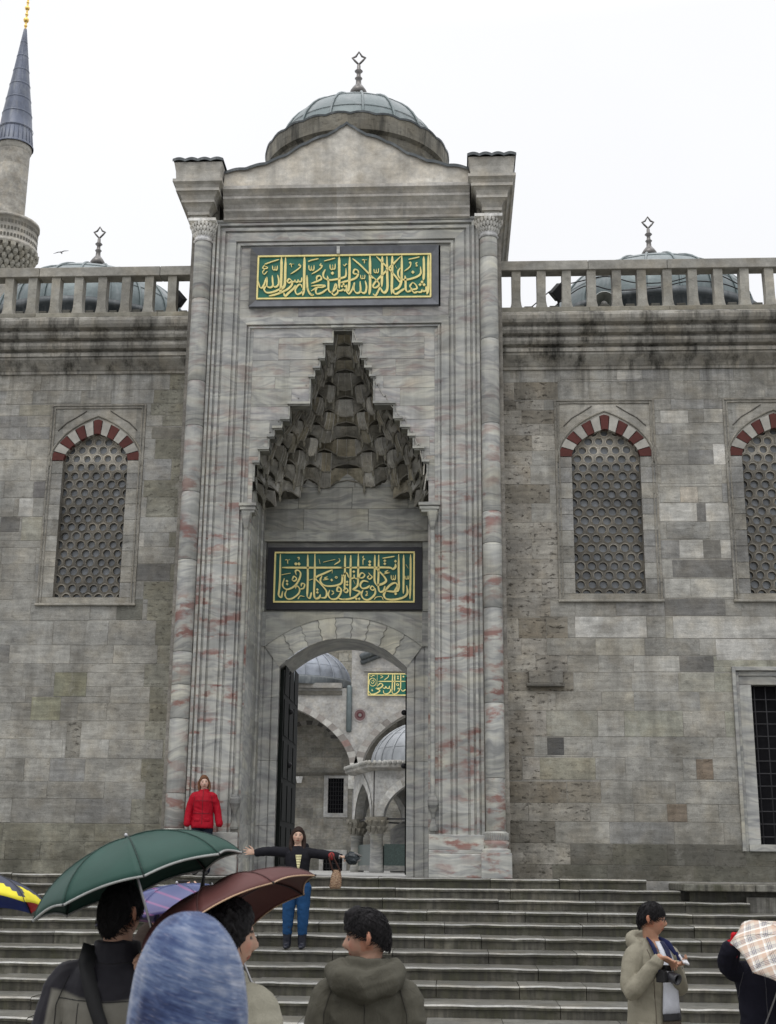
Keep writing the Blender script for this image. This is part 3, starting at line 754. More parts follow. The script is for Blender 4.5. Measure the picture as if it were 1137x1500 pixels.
for xa, xb in ((XN0, D0), (D1, XN1)):          # door jambs, three fillets
    for a, b, y in ((0, .2, Yb), (.2, .26, Yb+.03), (.26, .62, Yb+.012), (.62, .68, Yb+.04), (.68, 1.0, Yb)):
        if xa == D1: a, b = 1-b, 1-a
        zz = [0, .9, 2.1, 3.3, 4.3]
        for z0, z1 in zip(zz[:-1], zz[1:]):
            k = random.Random(int(z0*10+xa*3)).uniform(.95, 1.12)
            bw.box(xa+(xb-xa)*a, xa+(xb-xa)*b, y, 3.2, z0, z1-.004, (k, k, k*1.02, 0), random.Random(int(z0*7)).random())
for i in range(NA):                            # spandrels over the door arch, soffit
    t0, t1 = i/NA, (i+1)/NA
    p, q = darc(t0, O0, O1, OZ, OR), darc(t1, O0, O1, OZ, OR)
    bw.face([(p[0], Yb-.03, p[1]), (q[0], Yb-.03, q[1]), (q[0], Yb-.03, 4.96), (p[0], Yb-.03, 4.96)], (.9, .9, .88, 0), .1 if t0 < .5 else .6)
    bw.face([(p[0], Yb-.03, p[1]), (p[0], Yb+.05, p[1]), (q[0], Yb+.05, q[1]), (q[0], Yb-.03, q[1])], (.5, .5, .48, 0), .1)
    a, b = darc(t0), darc(t1)
    bw.face([(a[0], Yb, a[1]), (a[0], 3.2, a[1]), (b[0], 3.2, b[1]), (b[0], Yb, b[1])], (.8, .8, .8, 0), .3)
bw.box(XN0, O0, Yb-.035, Yb+.1, 4.28, 4.96, (.85, .85, .85, 0), .4); bw.box(O1, XN1, Yb-.035, Yb+.1, 4.28, 4.96, (.85, .85, .85, 0), .7)
bw.box(XN0, -1.985, Yb-.05, Yb+.1, 4.965, 6.36, (.8, .8, .78, 0), .2); bw.box(1.105, XN1, Yb-.05, Yb+.1, 4.965, 6.36, (.8, .8, .78, 0), .5)
bw.box(XN0, XN1, Yb-.09, Yb+.1, 6.362, 6.55, (.85, .85, .82, 0), .9); bw.box(XN0, XN1, Yb-.06, Yb+.1, 6.552, 6.60, (.7, .7, .67, 0), .9)
bw.box(-1.98, 1.10, Yb+.0, Yb+.2, 4.962, 6.361, (.5, .5, .5, 0), .2)
bw.build('niche_back', MT['marble_grey'], portal, bevel=.004)
nb = MB(); ashlar(nb, XN0, XN1, [6.60, 7.05, 7.5, 7.85, 8.3], Yb+.01, [], palD, (.7, 1.5), random.Random(2), off=.004)
nb.build('niche_wall', MT['marble_grey'], portal)
ar = MB(); NV = 9
for i in range(NV):                            # joggled voussoirs of the door arch
    k = (.96, 1.06)[i % 2]; c = (1.15*k, 1.14*k, 1.10*k, 0)
    t0, t1 = i/NV, (i+1)/NV; zig = [0, .22, -.18, .28, -.2, .18, 0]; m_ = 6
    P0 = []; P1 = []
    for j in range(m_+1):
        f = j/m_
        for tt, L_, edge in ((t0, P0, i > 0), (t1, P1, i < NV-1)):
            t = tt+(zig[j]*.12/NV*2.2 if edge and i >= 0 else 0)
            a, b = darc(t), darc(t, O0, O1, OZ, OR); L_.append((a[0]+(b[0]-a[0])*f, Yb-.012-.006*(i % 2), a[1]+(b[1]-a[1])*f))
    for j in range(m_):
        a, b = P0[j], P1[j]; c_, d = P1[j+1], P0[j+1]
        S = 4
        for s_ in range(S):
            u, v = s_/S, (s_+1)/S
            L_ = lambda p, q, f: (p[0]+(q[0]-p[0])*f, p[1], p[2]+(q[2]-p[2])*f+ (4*f*(1-f))*.018)
            ar.face([L_(a, b, u), L_(a, b, v), L_(d, c_, v), L_(d, c_, u)], c, i*.13)
    if i:   # the joint between two stones
        ar.tube([(p[0], p[1]-.008, p[2]) for p in P0], .0045, 5, (.35, .35, .33, 0), cap=False, sm=False)
ar.build('door_arch', MT['marble_grey'], portal)
# corner colonnettes: bracket capital at the spring of the niche, small carved niche near the foot
for x, s_ in ((XN0-.02, 1), (XN1+.02, -1)):
    cn_ = MB()
    for z, w_, d in ((6.62, .20, .14), (6.55, .18, .12), (6.50, .15, .10)):
        cn_.box(x-w_, x+w_*.6 if s_ > 0 else x+w_, .105-d, .3, z, z+.055, (.95, .95, .92, 0), .2)
    cn_.loft([(x-s_*.06, .05, 6.16, .02, .02), (x-s_*.06, .05, 6.24, .05, .05), (x-s_*.06, .04, 6.42, .09, .08), (x-s_*.06, .04, 6.50, .11, .09)], 8, (.9, .9, .88, 0), False)
    cn_.tube([(x-s_*.06, .08, 1.38), (x-s_*.06, .08, 6.18)], .042, 10, (.98, .98, .96, 0), cap=False)
    cn_.loft([(x-s_*.07, .07, .78, .08, .05), (x-s_*.07, .07, .82, .08, .05), (x-s_*.07, .07, .98, .03, .03), (x-s_*.07, .06, 1.06, .03, .03), (x-s_*.07, .05, 1.22, .10, .07), (x-s_*.07, .05, 1.30, .10, .07), (x-s_*.07, .06, 1.38, .05, .05)], 8, (.6, .6, .6, 0), False)
    cn_.build('colonnette', MT['marble_grey'], portal)
# muqarnas vault
mu = MB()
ys = [484, 513, 539, 564, 591, 616, 643, 670, 702]
dd = [.25, .42, .60, .78, .97, 1.15, 1.34, 1.52, 1.74]
ww = [.20, .33, .45, .60, .78, 1.02, 1.30, 1.50, 1.63]
cells = [3, 5, 7, 9, 11, 13, 15, 15]
def finer(a, m):
    o = []
    for i in range(m+1):
        f = i/m*(len(a)-1); j = min(int(f), len(a)-2); o.append(a[j]+(a[j+1]-a[j])*(f-j))
    return o
NT_ = 11; ys, dd, ww = finer(ys, NT_), finer(dd, NT_), finer(ww, NT_); cells = [3, 5, 5, 7, 9, 11, 13, 13, 15, 17, 17]
def plan(w_, d, th, k=1.0):
    e = .72; c, s_ = math.cos(th), math.sin(th)
    return (XC+k*w_*math.copysign(abs(c)**e, c), Yf+k*d*abs(s_)**e)
def tier(wt, dt, zt, wb, db, zb, n, th0, th1, rg, dip=.0):
    for k in range(n):
        pr = k % 2 == 1 and n > 3; sh = .17/n*(th1-th0)
        A = th0+(th1-th0)*k/n+(sh if pr else (-sh if k and n > 3 else 0)); B = th0+(th1-th0)*(k+1)/n+(-sh if pr else (sh if k < n-1 and n > 3 else 0)); sg_ = -.75 if pr else 1.0; dz_ = (-.04 if pr else 0)+rg.uniform(-.015, .015)
        us = (0, .22, .5, .78, 1); vs_ = (0, .22, .5, .78, 1)
        c0 = pick(rg, [((.37, .36, .325), .3), ((.29, .28, .25), .4), ((.44, .43, .395), .15), ((.32, .295, .23), .4), ((.21, .20, .17), .5)], .15); rr = rg.random()
        rows = []
        for v in vs_:
            row = []
            for u in us:
                th = A+(B-A)*u; ten = 1-abs(2*u-1)
                f = 1-(1-v)**1.6
                w_ = wb+(wt-wb)*f; d = db+(dt-db)*f
                k_ = 1-.06*(1-ten)*(1-v*.6)+sg_*.095*ten*(1-v)*(v+.30)+.03*sg_*ten*v
                x, y = plan(w_, d, th, k_)
                z = zb+(zt-zb)*v+(1-v)*(sg_*.09*ten**.8-.055*(1-ten)**2+dz_)
                row.append((x, min(y, 1.86), z))
            rows.append(row)
        mu.grid(rows, c0, rr, sm=False)
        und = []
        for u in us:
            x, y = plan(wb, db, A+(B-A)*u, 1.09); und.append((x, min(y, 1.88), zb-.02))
        mu.grid([und, rows[0]], (.10, .095, .08, .4), rr, sm=False)  # dark strip behind each hood: shade of the recess put into the colour
        for u_ in (0, 2):   # arrises between and inside the cells, paler: sky-lit edges put into the colour
            mu.tube([Vector(rw_[u_])+Vector((0, -.006, 0)) for rw_ in rows], .011 if u_ == 0 else .006, 5, (.44, .43, .40, .2), cap=False, sm=False)
        # ledge of the hood, scalloped
        led = []
        for u in (0, .25, .5, .75, 1):
            th = A+(B-A)*u; ten = 1-abs(2*u-1); x, y = plan(wb, db, th, .985-.03*(1-ten)); led.append((x, min(y, 1.84)-.012, zb+sg_*.08*ten**.8-.05*(1-ten)**2+dz_))
        mu.tube(led, .014, 5, (.24, .23, .20, .25), cap=False, sm=False)
        if k and rg.random() < .85:
            x, y = plan(wb, db, A, .95)
            mu.loft([(x, y, zb-.22, .008, .008), (x, y, zb-.16, .03, .03), (x, y, zb-.10, .02, .02), (x, y, zb-.02, .045, .045), (x, y, zb+.08, .03, .03)], 6, (.26, .25, .21, .3), False)
rg = random.Random(21)
zz = [at(500.7, y, Yf+d*.8).z for y, d in zip(ys, dd)]
for j in range(NT_): tier(ww[j], dd[j], zz[j], ww[j+1], dd[j+1], zz[j+1], cells[j], 0, math.pi, rg)
for t0, t1 in ((0, math.pi*.34), (math.pi*.66, math.pi)):
    tier(1.63, 1.74, zz[NT_], 1.66, 1.76, zz[NT_]-.30, 3, t0, t1, rg)
for t0, t1 in ((0, math.pi*.20), (math.pi*.80, math.pi)):
    tier(1.66, 1.76, zz[NT_]-.30, 1.67, 1.78, zz[NT_]-.58, 2, t0, t1, rg)
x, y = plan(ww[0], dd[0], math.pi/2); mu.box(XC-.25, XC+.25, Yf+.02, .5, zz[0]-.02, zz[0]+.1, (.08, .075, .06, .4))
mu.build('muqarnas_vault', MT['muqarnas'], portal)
# door leaves folded back against the passage
for x0, x1, y1, lab in ((-1.655, -1.585, 4.45, 'dark door leaf swung inward on the left'), (.745, .80, 4.1, 'dark door leaf swung inward on the right')):
    m = MB(); m.box(x0, x1, 1.98 if x0 < 0 else 2.95, y1, .03, 3.86, (.02, .02, .02, 0))
    for i in range(5):
        for yy in ((2.1, 2.9, 3.7) if x0 < 0 else (3.05, 3.6)):
            m.box(x1, x1+.015, yy, yy+(.62 if x0 < 0 else .42), .2+.8*i, .9+.8*i, (.03, .03, .03, 0))
    dl = m.build('door_leaf', MT['door'], portal, bevel=.01); dl['label'] = lab
    xx = x1 if x0 < 0 else x0
    for z in (2.1, 3.15):
        k = MB(); k.ball((xx-(.03 if x0 > 0 else -.03), 2.98, z), .055, .055, .055); k.tube([(xx, 2.98, z), (xx, 3.02, z)], .02, 8)
        k.build('knob', MT['iron'], dl)
# ------- domes
def finial(parent, x, y, z, h, mat, s=1.0):
    f = MB(); P_ = [(.10, 0), (.07, .06), (.085, .10), (.05, .13), (.045, .17), (.12, .24), (.13, .29), (.09, .36), (.045, .42), (.04, .50), (.06, .53), (.035, .56), (.03, .62), (.065, .66), (.03, .70), (.028, .76), (.02, .79)]
    f.lathe([(max(r*s, .01), z+q*h) for r, q in P_], x, y, 14)
    a = h*.11; zz = z+.80*h
    f.tube([(x-.02, y, zz), (x-a*.62, y, zz+a*.55), (x-a*.95, y, zz+a*.95), (x-a*.45, y, zz+a*1.2), (x, y, zz+a*1.95), (x+a*.45, y, zz+a*1.2), (x+a*.95, y, zz+a*.95), (x+a*.62, y, zz+a*.55), (x+.02, y, zz)], .017*s, 6)
    return f.build('finial', mat, parent)
def dome(parent, name, cx, cy, z0, rad, h, ribs, mat, n=48, e=1.0, ribr=.028):
    prof = []
    for i in range(13):
        a = math.pi/2*i/12; prof.append((max(.02, rad*math.cos(a)**e), z0+h*math.sin(a)))
    d = MB(); d.lathe(prof, cx, cy, n)
    for k in range(ribs):
        a = 2*math.pi*(k+.35)/ribs
        d.tube([(cx+(r+.008)*math.cos(a), cy+(r+.008)*math.sin(a), z+.006) for r, z in prof[:-1]], ribr, 6, cap=False)
    for hh in (.35, .68):   # lapped seams between the sheets
        a = math.asin(hh); rr = rad*math.cos(a)**e+.004; d.lathe([(rr+.006, z0+h*hh-.012), (rr+.012, z0+h*hh), (rr, z0+h*hh+.012)], cx, cy, n)
    return d.build(name, mat, parent)
pd = dome(portal, 'dome', PX, 2.6, 15.10, 1.80, 1.52, 16, MT['lead'])
finial(pd, PX, 2.6, 16.60, 1.42, MT['brass'], 1.45)
dr = MB(); n = 96
def wav(i, r, z, am): 
    a = 2*math.pi*i/n; return (PX+r*math.cos(a), 2.6+r*math.sin(a), z+am*abs(math.sin(math.pi*i/4)))
rings = [(1.88, 13.3, 0), (1.88, 14.55, 0), (1.93, 14.58, 0), (1.95, 14.66, 0), (1.90, 14.70, 0), (1.92, 14.80, 0), (2.0, 14.86, 0), (2.02, 15.20, .045), (1.98, 15.24, .045), (1.74, 15.22, 0)]
dr.grid([[wav(i, *q) for i in range(n)] for q in rings], (.185, .175, .145, .5), .3, closed=True, sm=False)
do = dr.build('drum', MT['cornice'], portal)
le = MB(); le.grid([[wav(i, 2.03, 15.185, .045) for i in range(n)], [wav(i, 2.04, 15.225, .045) for i in range(n)], [wav(i, 1.95, 15.27, .045) for i in range(n)], [wav(i, 1.76, 15.24, 0) for i in range(n)]], closed=True, sm=False)
le.build('lead_edge', MT['lead_dark'], do)
def roof_dome(cx, cy, ztop, rad, h, label):
    t = thing('lead_dome', label, 'dome', (cx, cy, ztop-h-1.0), 0)
    d = dome(t, 'shell', cx, cy, ztop-h, rad, h, 20, MT['lead'], ribr=.03)
    m = MB(); z = ztop-h
    m.lathe([(rad+.16, z-1.3), (rad+.16, z-.28), (rad+.26, z-.26), (rad+.28, z-.08), (rad+.12, z-.04), (rad, z+.02)], cx, cy, 48)
    m.build('drum', MT['lead_dark'], t)
    finial(d, cx, cy, ztop-.02, 1.34, MT['brass'], 1.4)
roof_dome(-7.06, 6, 14.19, 2.4, 1.65, 'ribbed lead dome behind the left balustrade'); roof_dome(6.5, 6, 14.23, 2.42, 1.65, 'ribbed lead dome behind the right balustrade')
# roof terrace behind the balustrades
m = MB(); m.box(-11, -3.42, 1.6, 9, 9.5, 10.4, (.1, .1, .1, 0)); m.build('terrace', MT['lead_dark'], wallL)
m = MB(); m.box(2.66, 11, 1.6, 9, 9.5, 10.4, (.1, .1, .1, 0)); m.build('terrace', MT['lead_dark'], wallR)
# ------- minaret
Ym = 45; ax = at(21, 215, Ym); sc_ = (at(45, 215, Ym).x-at(0, 215, Ym).x)/45
mn = thing('minaret', 'slender stone minaret with balcony and pointed blue grey lead cap', 'minaret', (ax.x, Ym, 0))
zc0 = ax.z; zap = at(41.5, 43, Ym).z; rs = sc_*23.5
zbt = at(30, 335, Ym).z; zbm = at(30, 372, Ym).z; zbb = at(30, 408, Ym).z; rb = sc_*44
m = MB(); rg = random.Random(9)
zq = [0, 10, 20, 30]; z = 36.0
m.lathe([(rs*1.15, 0), (rs*1.12, 36)], ax.x, Ym, 28, (.3, .29, .26, .2))
while z < zc0:
    z1 = min(z+.95, zc0); k = rg.uniform(.88, 1.1); n0 = len(m.f); r_ = rs*(1.12 if z < zbt else .98)
    m.lathe([(r_, z), (r_, z1)], ax.x, Ym, 28, (.33*k, .315*k, .28*k, .15)); z = z1
m.lathe([(rs*.98, zc0-.5), (rs*1.06, zc0-.35), (rs*1.06, zc0-.1)], ax.x, Ym, 28, (.3, .29, .26, .1))
m.build('shaft', MT['rail'], mn)
b = MB()
for j in range(5):
    f0 = j/5; z0 = zbb+(zbm-zbb)*f0; z1 = zbb+(zbm-zbb)*(j+1)/5; r0_ = rs*1.1+(rb-rs*1.1)*f0; r1_ = rs*1.1+(rb-rs*1.1)*(f0+.2)
    b.lathe([(r0_, z0), (r0_+.05, z0+.1), (r1_-.1, z1-.15)], ax.x, Ym, 28, (.2, .19, .16, .4))
    for i in range(26):
        a = 2*math.pi*(i+.5*(j % 2))/26; b.loft([(ax.x+r1_*.97*math.cos(a), Ym+r1_*.97*math.sin(a), z0-.1, .03, .03), (ax.x+r1_*math.cos(a), Ym+r1_*math.sin(a), z1-.2, .16, .16), (ax.x+r1_*math.cos(a), Ym+r1_*math.sin(a), z1, .17, .17)], 6, (.3, .29, .25, .3), False)
b.lathe([(rb, zbm), (rb+.08, zbm+.05), (rb+.08, zbm+.2), (rb, zbm+.25), (rb, zbt), (rb+.08, zbt), (rb+.08, zbt+.18), (rb-.15, zbt+.18), (rb-.15, zbm)], ax.x, Ym, 30, (.34, .325, .29, .15))
for i in range(60):
    for j in range(3):
        a = 2*math.pi*i/60; zz_ = zbm+.35+j*.42
        p = Vector((ax.x+(rb+.003)*math.cos(a), Ym+(rb+.003)*math.sin(a), zz_)); tn = Vector((-math.sin(a), math.cos(a), 0))*.06; od = Vector((math.cos(a), math.sin(a), 0))*.012
        b.face([p-tn+od, p+tn+od, p+tn+od+Vector((0, 0, .2)), p-tn+od+Vector((0, 0, .2))], (.1, .095, .08, 0))
b.build('balcony', MT['rail'], mn)
s = MB(); r_ = rs*1.10
s.lathe([(r_+.06, zc0-.12), (r_+.06, zc0), (r_, zc0+.05)]+[(r_*(1-f)**1.0+.06, zc0+.05+(zap-zc0)*f) for f in (.25, .5, .75, .98)], ax.x, Ym, 24, sm=True)
for i in range(24):
    a = 2*math.pi*i/24; s.tube([(ax.x+r_*math.cos(a), Ym+r_*math.sin(a), zc0+.05), (ax.x+.07*math.cos(a), Ym+.07*math.sin(a), zap)], .025, 5)
for i in range(1, 8):
    f = i/8; s.lathe([(r_*(1-f)+.075, zc0+(zap-zc0)*f), (r_*(1-f)+.09, zc0+(zap-zc0)*f+.05), (r_*(1-f)+.06, zc0+(zap-zc0)*f+.1)], ax.x, Ym, 24)
s.build('spire', MT['lead_blue'], mn)
f = MB(); z = zap-.1
for i, (rr, q) in enumerate(((.10, .35), (.17, .75), (.10, 1.15), (.15, 1.6), (.09, 2.0), (.2, 2.45), (.08, 2.9), (.13, 3.4))):
    f.ball((ax.x, Ym, z+q), rr, rr, rr*1.1, 12, 8)
f.tube([(ax.x, Ym, z), (ax.x, Ym, z+4)], .06, 8); f.build('finial', MT['goldmetal'], mn)
# ------------------------------------------------------------------ inscriptions
def smooth_line(pts, k=5):
    if len(pts) < 3: return [Vector((*p, 0)) for p in pts]
    P_ = [Vector((*p, 0)) for p in pts]; P_ = [P_[0]*2-P_[1]]+P_+[P_[-1]*2-P_[-2]]; out = []
    for i in range(1, len(P_)-2):
        a, b, c, d = P_[i-1:i+3]
        for j in range(k):
            t = j/k; out.append(.5*((2*b)+(c-a)*t+(2*a-5*b+4*c-d)*t*t+(3*b-a-3*c+d)*t**3))
    return out+[P_[-2]]
def stroke(mb, ox, oy, s, Y, pts, w_, th=.025):
    """one pen stroke, broad nib held at a slant, raised off the panel"""
    L = smooth_line(pts); n = len(L)
    def W(q): v = at(ox+q.x/s, oy+q.y/s, Y); return v
    A = []; B = []
    for i, q in enumerate(L):
        t = (L[min(i+1, n-1)]-L[max(i-1, 0)]); t = t.normalized() if t.length > 1e-6 else Vector((1, 0, 0))
        nr = Vector((-t.y, t.x, 0)); nib = abs(nr.dot(Vector((.80, .60, 0)))); f = i/(n-1)
        tp = min(1, .35+f*6, .35+(1-f)*6)
        h = w_*.5*(.62+.5*nib)*tp
        A.append(W(q+nr*h)); B.append(W(q-nr*h))
    o = Vector((0, -th, 0))
    for i in range(n-1):
        f = [A[i], A[i+1], B[i+1], B[i]]
        e1 = (f[1]-f[0]).cross(f[2]-f[0])
        if e1.y > 0: f = f[::-1]
        mb.face([p+o for p in f])
        mb.face([A[i], A[i+1], A[i+1]+o, A[i]+o]); mb.face([B[i+1], B[i], B[i]+o, B[i+1]+o])
    mb.face([A[0], A[0]+o, B[0]+o, B[0]]); mb.face([A[-1], B[-1], B[-1]+o, A[-1]+o])
def dots(mb, ox, oy, s, Y, pts, r):
    for x, y in pts:
        q = [at(ox+(x+dx*r*1.15)/s, oy+(y+dy*r*1.15)/s, Y) for dx, dy in ((-1, 0), (0, 1), (1, 0), (0, -1))]; o = Vector((0, -.025, 0))
        mb.face([p+o for p in q])
        for i in range(4): mb.face([q[i], q[(i+1) % 4], q[(i+1) % 4]+o, q[i]+o])
def panel(label, Y, cor, field, bw_, strokes, dts, border=None, bmat=None):
    """cor: photo corners TL TR BR BL of the gilded edge"""
    TL, TR, BR, BL = [at(x, y, Y) for x, y in cor]; cx = (TL.x+TR.x+BL.x+BR.x)/4
    x0, x1, z0, z1 = (TL.x+BL.x)/2, (TR.x+BR.x)/2, (BL.z+BR.z)/2, (TL.z+TR.z)/2
    root = thing('inscription_panel', label, 'inscription', (cx, Y, z0))
    m = MB(); m.box(x0, x1, Y, Y+.05, z0, z1); m.build('field', field, root)
    m = MB(); y0 = Y-.03
    m.box(x0, x1, y0, Y+.05, z1-bw_, z1+.004); m.box(x0, x1, y0, Y+.05, z0-.004, z0+bw_); m.box(x0-.004, x0+bw_, y0+.002, Y+.05, z0+bw_, z1-bw_); m.box(x1-bw_, x1+.004, y0+.002, Y+.05, z0+bw_, z1-bw_)
    m.build('gilded_edge', MT['gold'], root)
    if border: border(root, x0, x1, z0, z1, Y)
    m = MB()
    for ox, oy, s, w_, pts in strokes: stroke(m, ox, oy, s, Y, pts, w_)
    for ox, oy, s, r, pts in dts: dots(m, ox, oy, s, Y, pts, r)
    m.build('lettering', MT['gold'], root)
    return root
A_, B_, C_ = (372, 366, 12.633), (456, 366, 12.633), (546, 366, 12.633)
S1 = [(*A_, w_, p) for w_, p in [
 (20, [(200,275),(330,230),(470,185)]), (17, [(200,290),(165,350),(240,352),(252,330),(205,310)]), (15, [(205,365),(165,420),(195,460),(255,400)]),
 (19, [(350,300),(352,365),(385,380),(395,310)]), (19, [(395,310),(397,375),(430,375),(437,300)]),
 (30, [(440,470),(462,560),(455,650),(405,695),(355,675)]), (30, [(345,480),(350,600),(352,675),(300,705),(235,680)]), (26, [(245,510),(215,580),(190,650),(150,712),(110,690),(85,580)]), (28, [(240,510),(245,600),(235,690)]),
 (32, [(225,680),(190,735),(245,800),(380,780),(520,715)]), (44, [(515,145),(512,400),(502,700),(488,820)]), (42, [(590,150),(582,450),(575,640),(540,710),(480,745)]),
 (15, [(660,280),(690,265),(700,330)]), (15, [(700,275),(745,268)]), (19, [(850,265),(832,295),(868,295),(850,340),(770,400),(680,455)]),
 (28, [(690,565),(655,545),(622,590),(655,620),(695,590)]), (32, [(690,560),(710,640),(640,725),(520,790),(400,835),(280,862)]),
 (26, [(890,520),(882,585),(842,600),(822,555)]), (26, [(822,555),(812,600),(775,600),(765,560)]), (26, [(765,560),(750,598),(700,585)]),
 (34, [(775,660),(740,720),(650,800),(582,862),(555,800)]), (28, [(892,705),(875,655),(825,660),(768,750),(800,830),(880,800),(925,750)]), (44, [(940,140),(935,400),(930,700),(905,855)]),
 (34, [(985,480),(988,600),(1000,740),(1050,835),(1115,838)]), (19, [(1020,290),(1025,370),(1060,378),(1067,300)]), (19, [(1067,300),(1072,378),(1110,372),(1116,290)]), (20, [(1005,225),(1070,200),(1200,172)])]]
S1 += [(*B_, w_, p) for w_, p in [
 (17, [(240,215),(340,190),(445,160)]), (19, [(185,258),(165,300),(203,295),(185,340),(110,400),(10,455)]), (19, [(350,275),(355,355),(393,365),(400,280)]), (19, [(400,280),(405,362),(440,352),(448,265)]),
 (32, [(265,370),(225,450),(240,525),(330,565),(450,555),(560,530),(640,490),(645,350)]), (15, [(590,280),(622,305),(640,275),(668,272)]), (44, [(520,135),(520,400),(520,720)]), (42, [(715,140),(710,450),(705,650),(690,780)]),
 (40, [(765,170),(900,280),(1070,450),(1150,540)]), (16, [(940,195),(982,195),(985,260)]), (16, [(985,200),(1035,190)]), (44, [(1090,110),(1090,450),(1090,700),(1075,835)]),
 (28, [(850,455),(785,445),(800,375),(860,385),(882,450)]), (32, [(882,440),(830,525),(720,570),(540,615)]), (16, [(915,470),(920,530),(950,538),(956,480)]), (16, [(956,480),(960,538),(990,530),(995,468)]),
 (32, [(1000,580),(1025,690),(1005,790),(955,805),(912,770)]), (32, [(905,590),(912,770),(850,808),(798,770)]), (28, [(802,610),(790,690),(800,775)]), (28, [(800,615),(765,730),(705,818),(662,785),(672,720)]),
 (28, [(0,630),(110,590),(190,545),(165,490),(110,505),(100,580)]), (24, [(0,680),(130,663),(262,668),(205,700),(110,705),(0,770)]), (34, [(300,490),(320,600),(322,740),(355,790),(400,780)]),
 (30, [(112,705),(85,765),(110,822),(200,800),(305,725)]), (28, [(400,775),(455,640),(470,700),(415,770),(380,790),(420,845),(490,800),(482,730)]), (28, [(500,765),(560,760),(600,730)]), (26, [(600,730),(615,765),(650,740),(660,650)]), (28, [(-60,700),(-50,760),(0,830),(45,838)])]]
S1 += [(*C_, w_, p) for w_, p in [
 (16, [(25,360),(32,422),(62,428),(70,360)]), (16, [(70,360),(76,428),(105,420),(111,350)]), (40, [(70,130),(200,260),(340,400),(440,520),(520,625)]), (30, [(520,130),(400,250),(300,350),(180,470),(90,560),(18,650),(15,702),(75,700),(122,640),(60,560),(-30,480)]),
 (42, [(180,130),(176,400),(170,690)]), (30, [(140,690),(105,770),(55,850),(5,820)]), (42, [(265,130),(270,450),(275,700),(240,788),(190,790),(138,700)]), (44, [(365,120),(360,450),(352,825)]), (40, [(540,110),(540,400),(530,600),(480,705),(400,740)]),
 (16, [(420,300),(447,355)]), (32, [(510,340),(470,420),(490,515),(580,560),(700,545),(830,500),(890,440),(885,320)]), (18, [(660,185),(760,165),(870,138)]), (18, [(702,265),(680,245),(706,238),(700,300),(660,350),(585,402)]), (16, [(830,240),(800,262),(825,300),(795,308)]),
 (42, [(945,130),(950,400),(940,570)]), (44, [(1030,110),(1030,450),(1030,700),(1005,830)]), (30, [(990,680),(985,755),(940,775),(920,735)]), (30, [(920,735),(900,785),(840,790)]), (28, [(742,608),(692,680),(740,738),(820,718),(795,650),(742,608)]), (30, [(840,778),(770,800),(722,760),(640,792)]),
 (28, [(690,690),(720,730),(700,775)]), (38, [(600,485),(610,600),(612,730),(645,790)]), (34, [(600,720),(520,770),(440,822),(390,800),(390,735)])]]
D1_ = [(*B_, 28, [(395,440)]), (*B_, 20, [(600,642),(572,682),(630,682)]), (*C_, 27, [(745,420)]), (*C_, 26, [(915,602),(878,652),(952,652)])]
def slate_border(root, x0, x1, z0, z1, Y):
    m = MB(); q = .145; o = [(x0-q, z0-.16), (x1+q, z0-.16), (x1+q, z1+.17), (x0-q, z1+.17)]; i_ = [(x0, z0), (x1, z0), (x1, z1), (x0, z1)]
    for k in range(4):
        a, b, c, d = o[k], o[(k+1) % 4], i_[(k+1) % 4], i_[k]
        m.face([(a[0], Y-.045, a[1]), (b[0], Y-.045, b[1]), (c[0], Y-.005, c[1]), (d[0], Y-.005, d[1])], mi=1 if k == 3 else 0)
        m.face([(a[0], Y+.05, a[1]), (b[0], Y+.05, b[1]), (b[0], Y-.045, b[1]), (a[0], Y-.045, a[1])], mi=1 if k == 3 else 0)
    for xx in (x0+.85, x1-.75): m.box(xx, xx+.008, Y-.047, Y, z1+.01, z1+.17)
    m.build('slate_border', [MT['slate'], MT['marble_grey']], root)
    xm = at(496, 366, Y).x; m = MB(); m.box(xm-.03, xm+.03, Y-.06, Y, z1+.01, z1+.17, (1.3, 1.3, 1.3, 0)); m.build('clamp', MT['marble_grey'], root)
panel('wide green panel of gold calligraphy high under the pediment', .03, [(377.5, 375.5), (632, 372), (631.5, 436), (376.5, 439)], MT['green_field'], .028, S1, D1_, slate_border)
Dd, Ee = (396, 800, 10.336), (502, 800, 10.336)
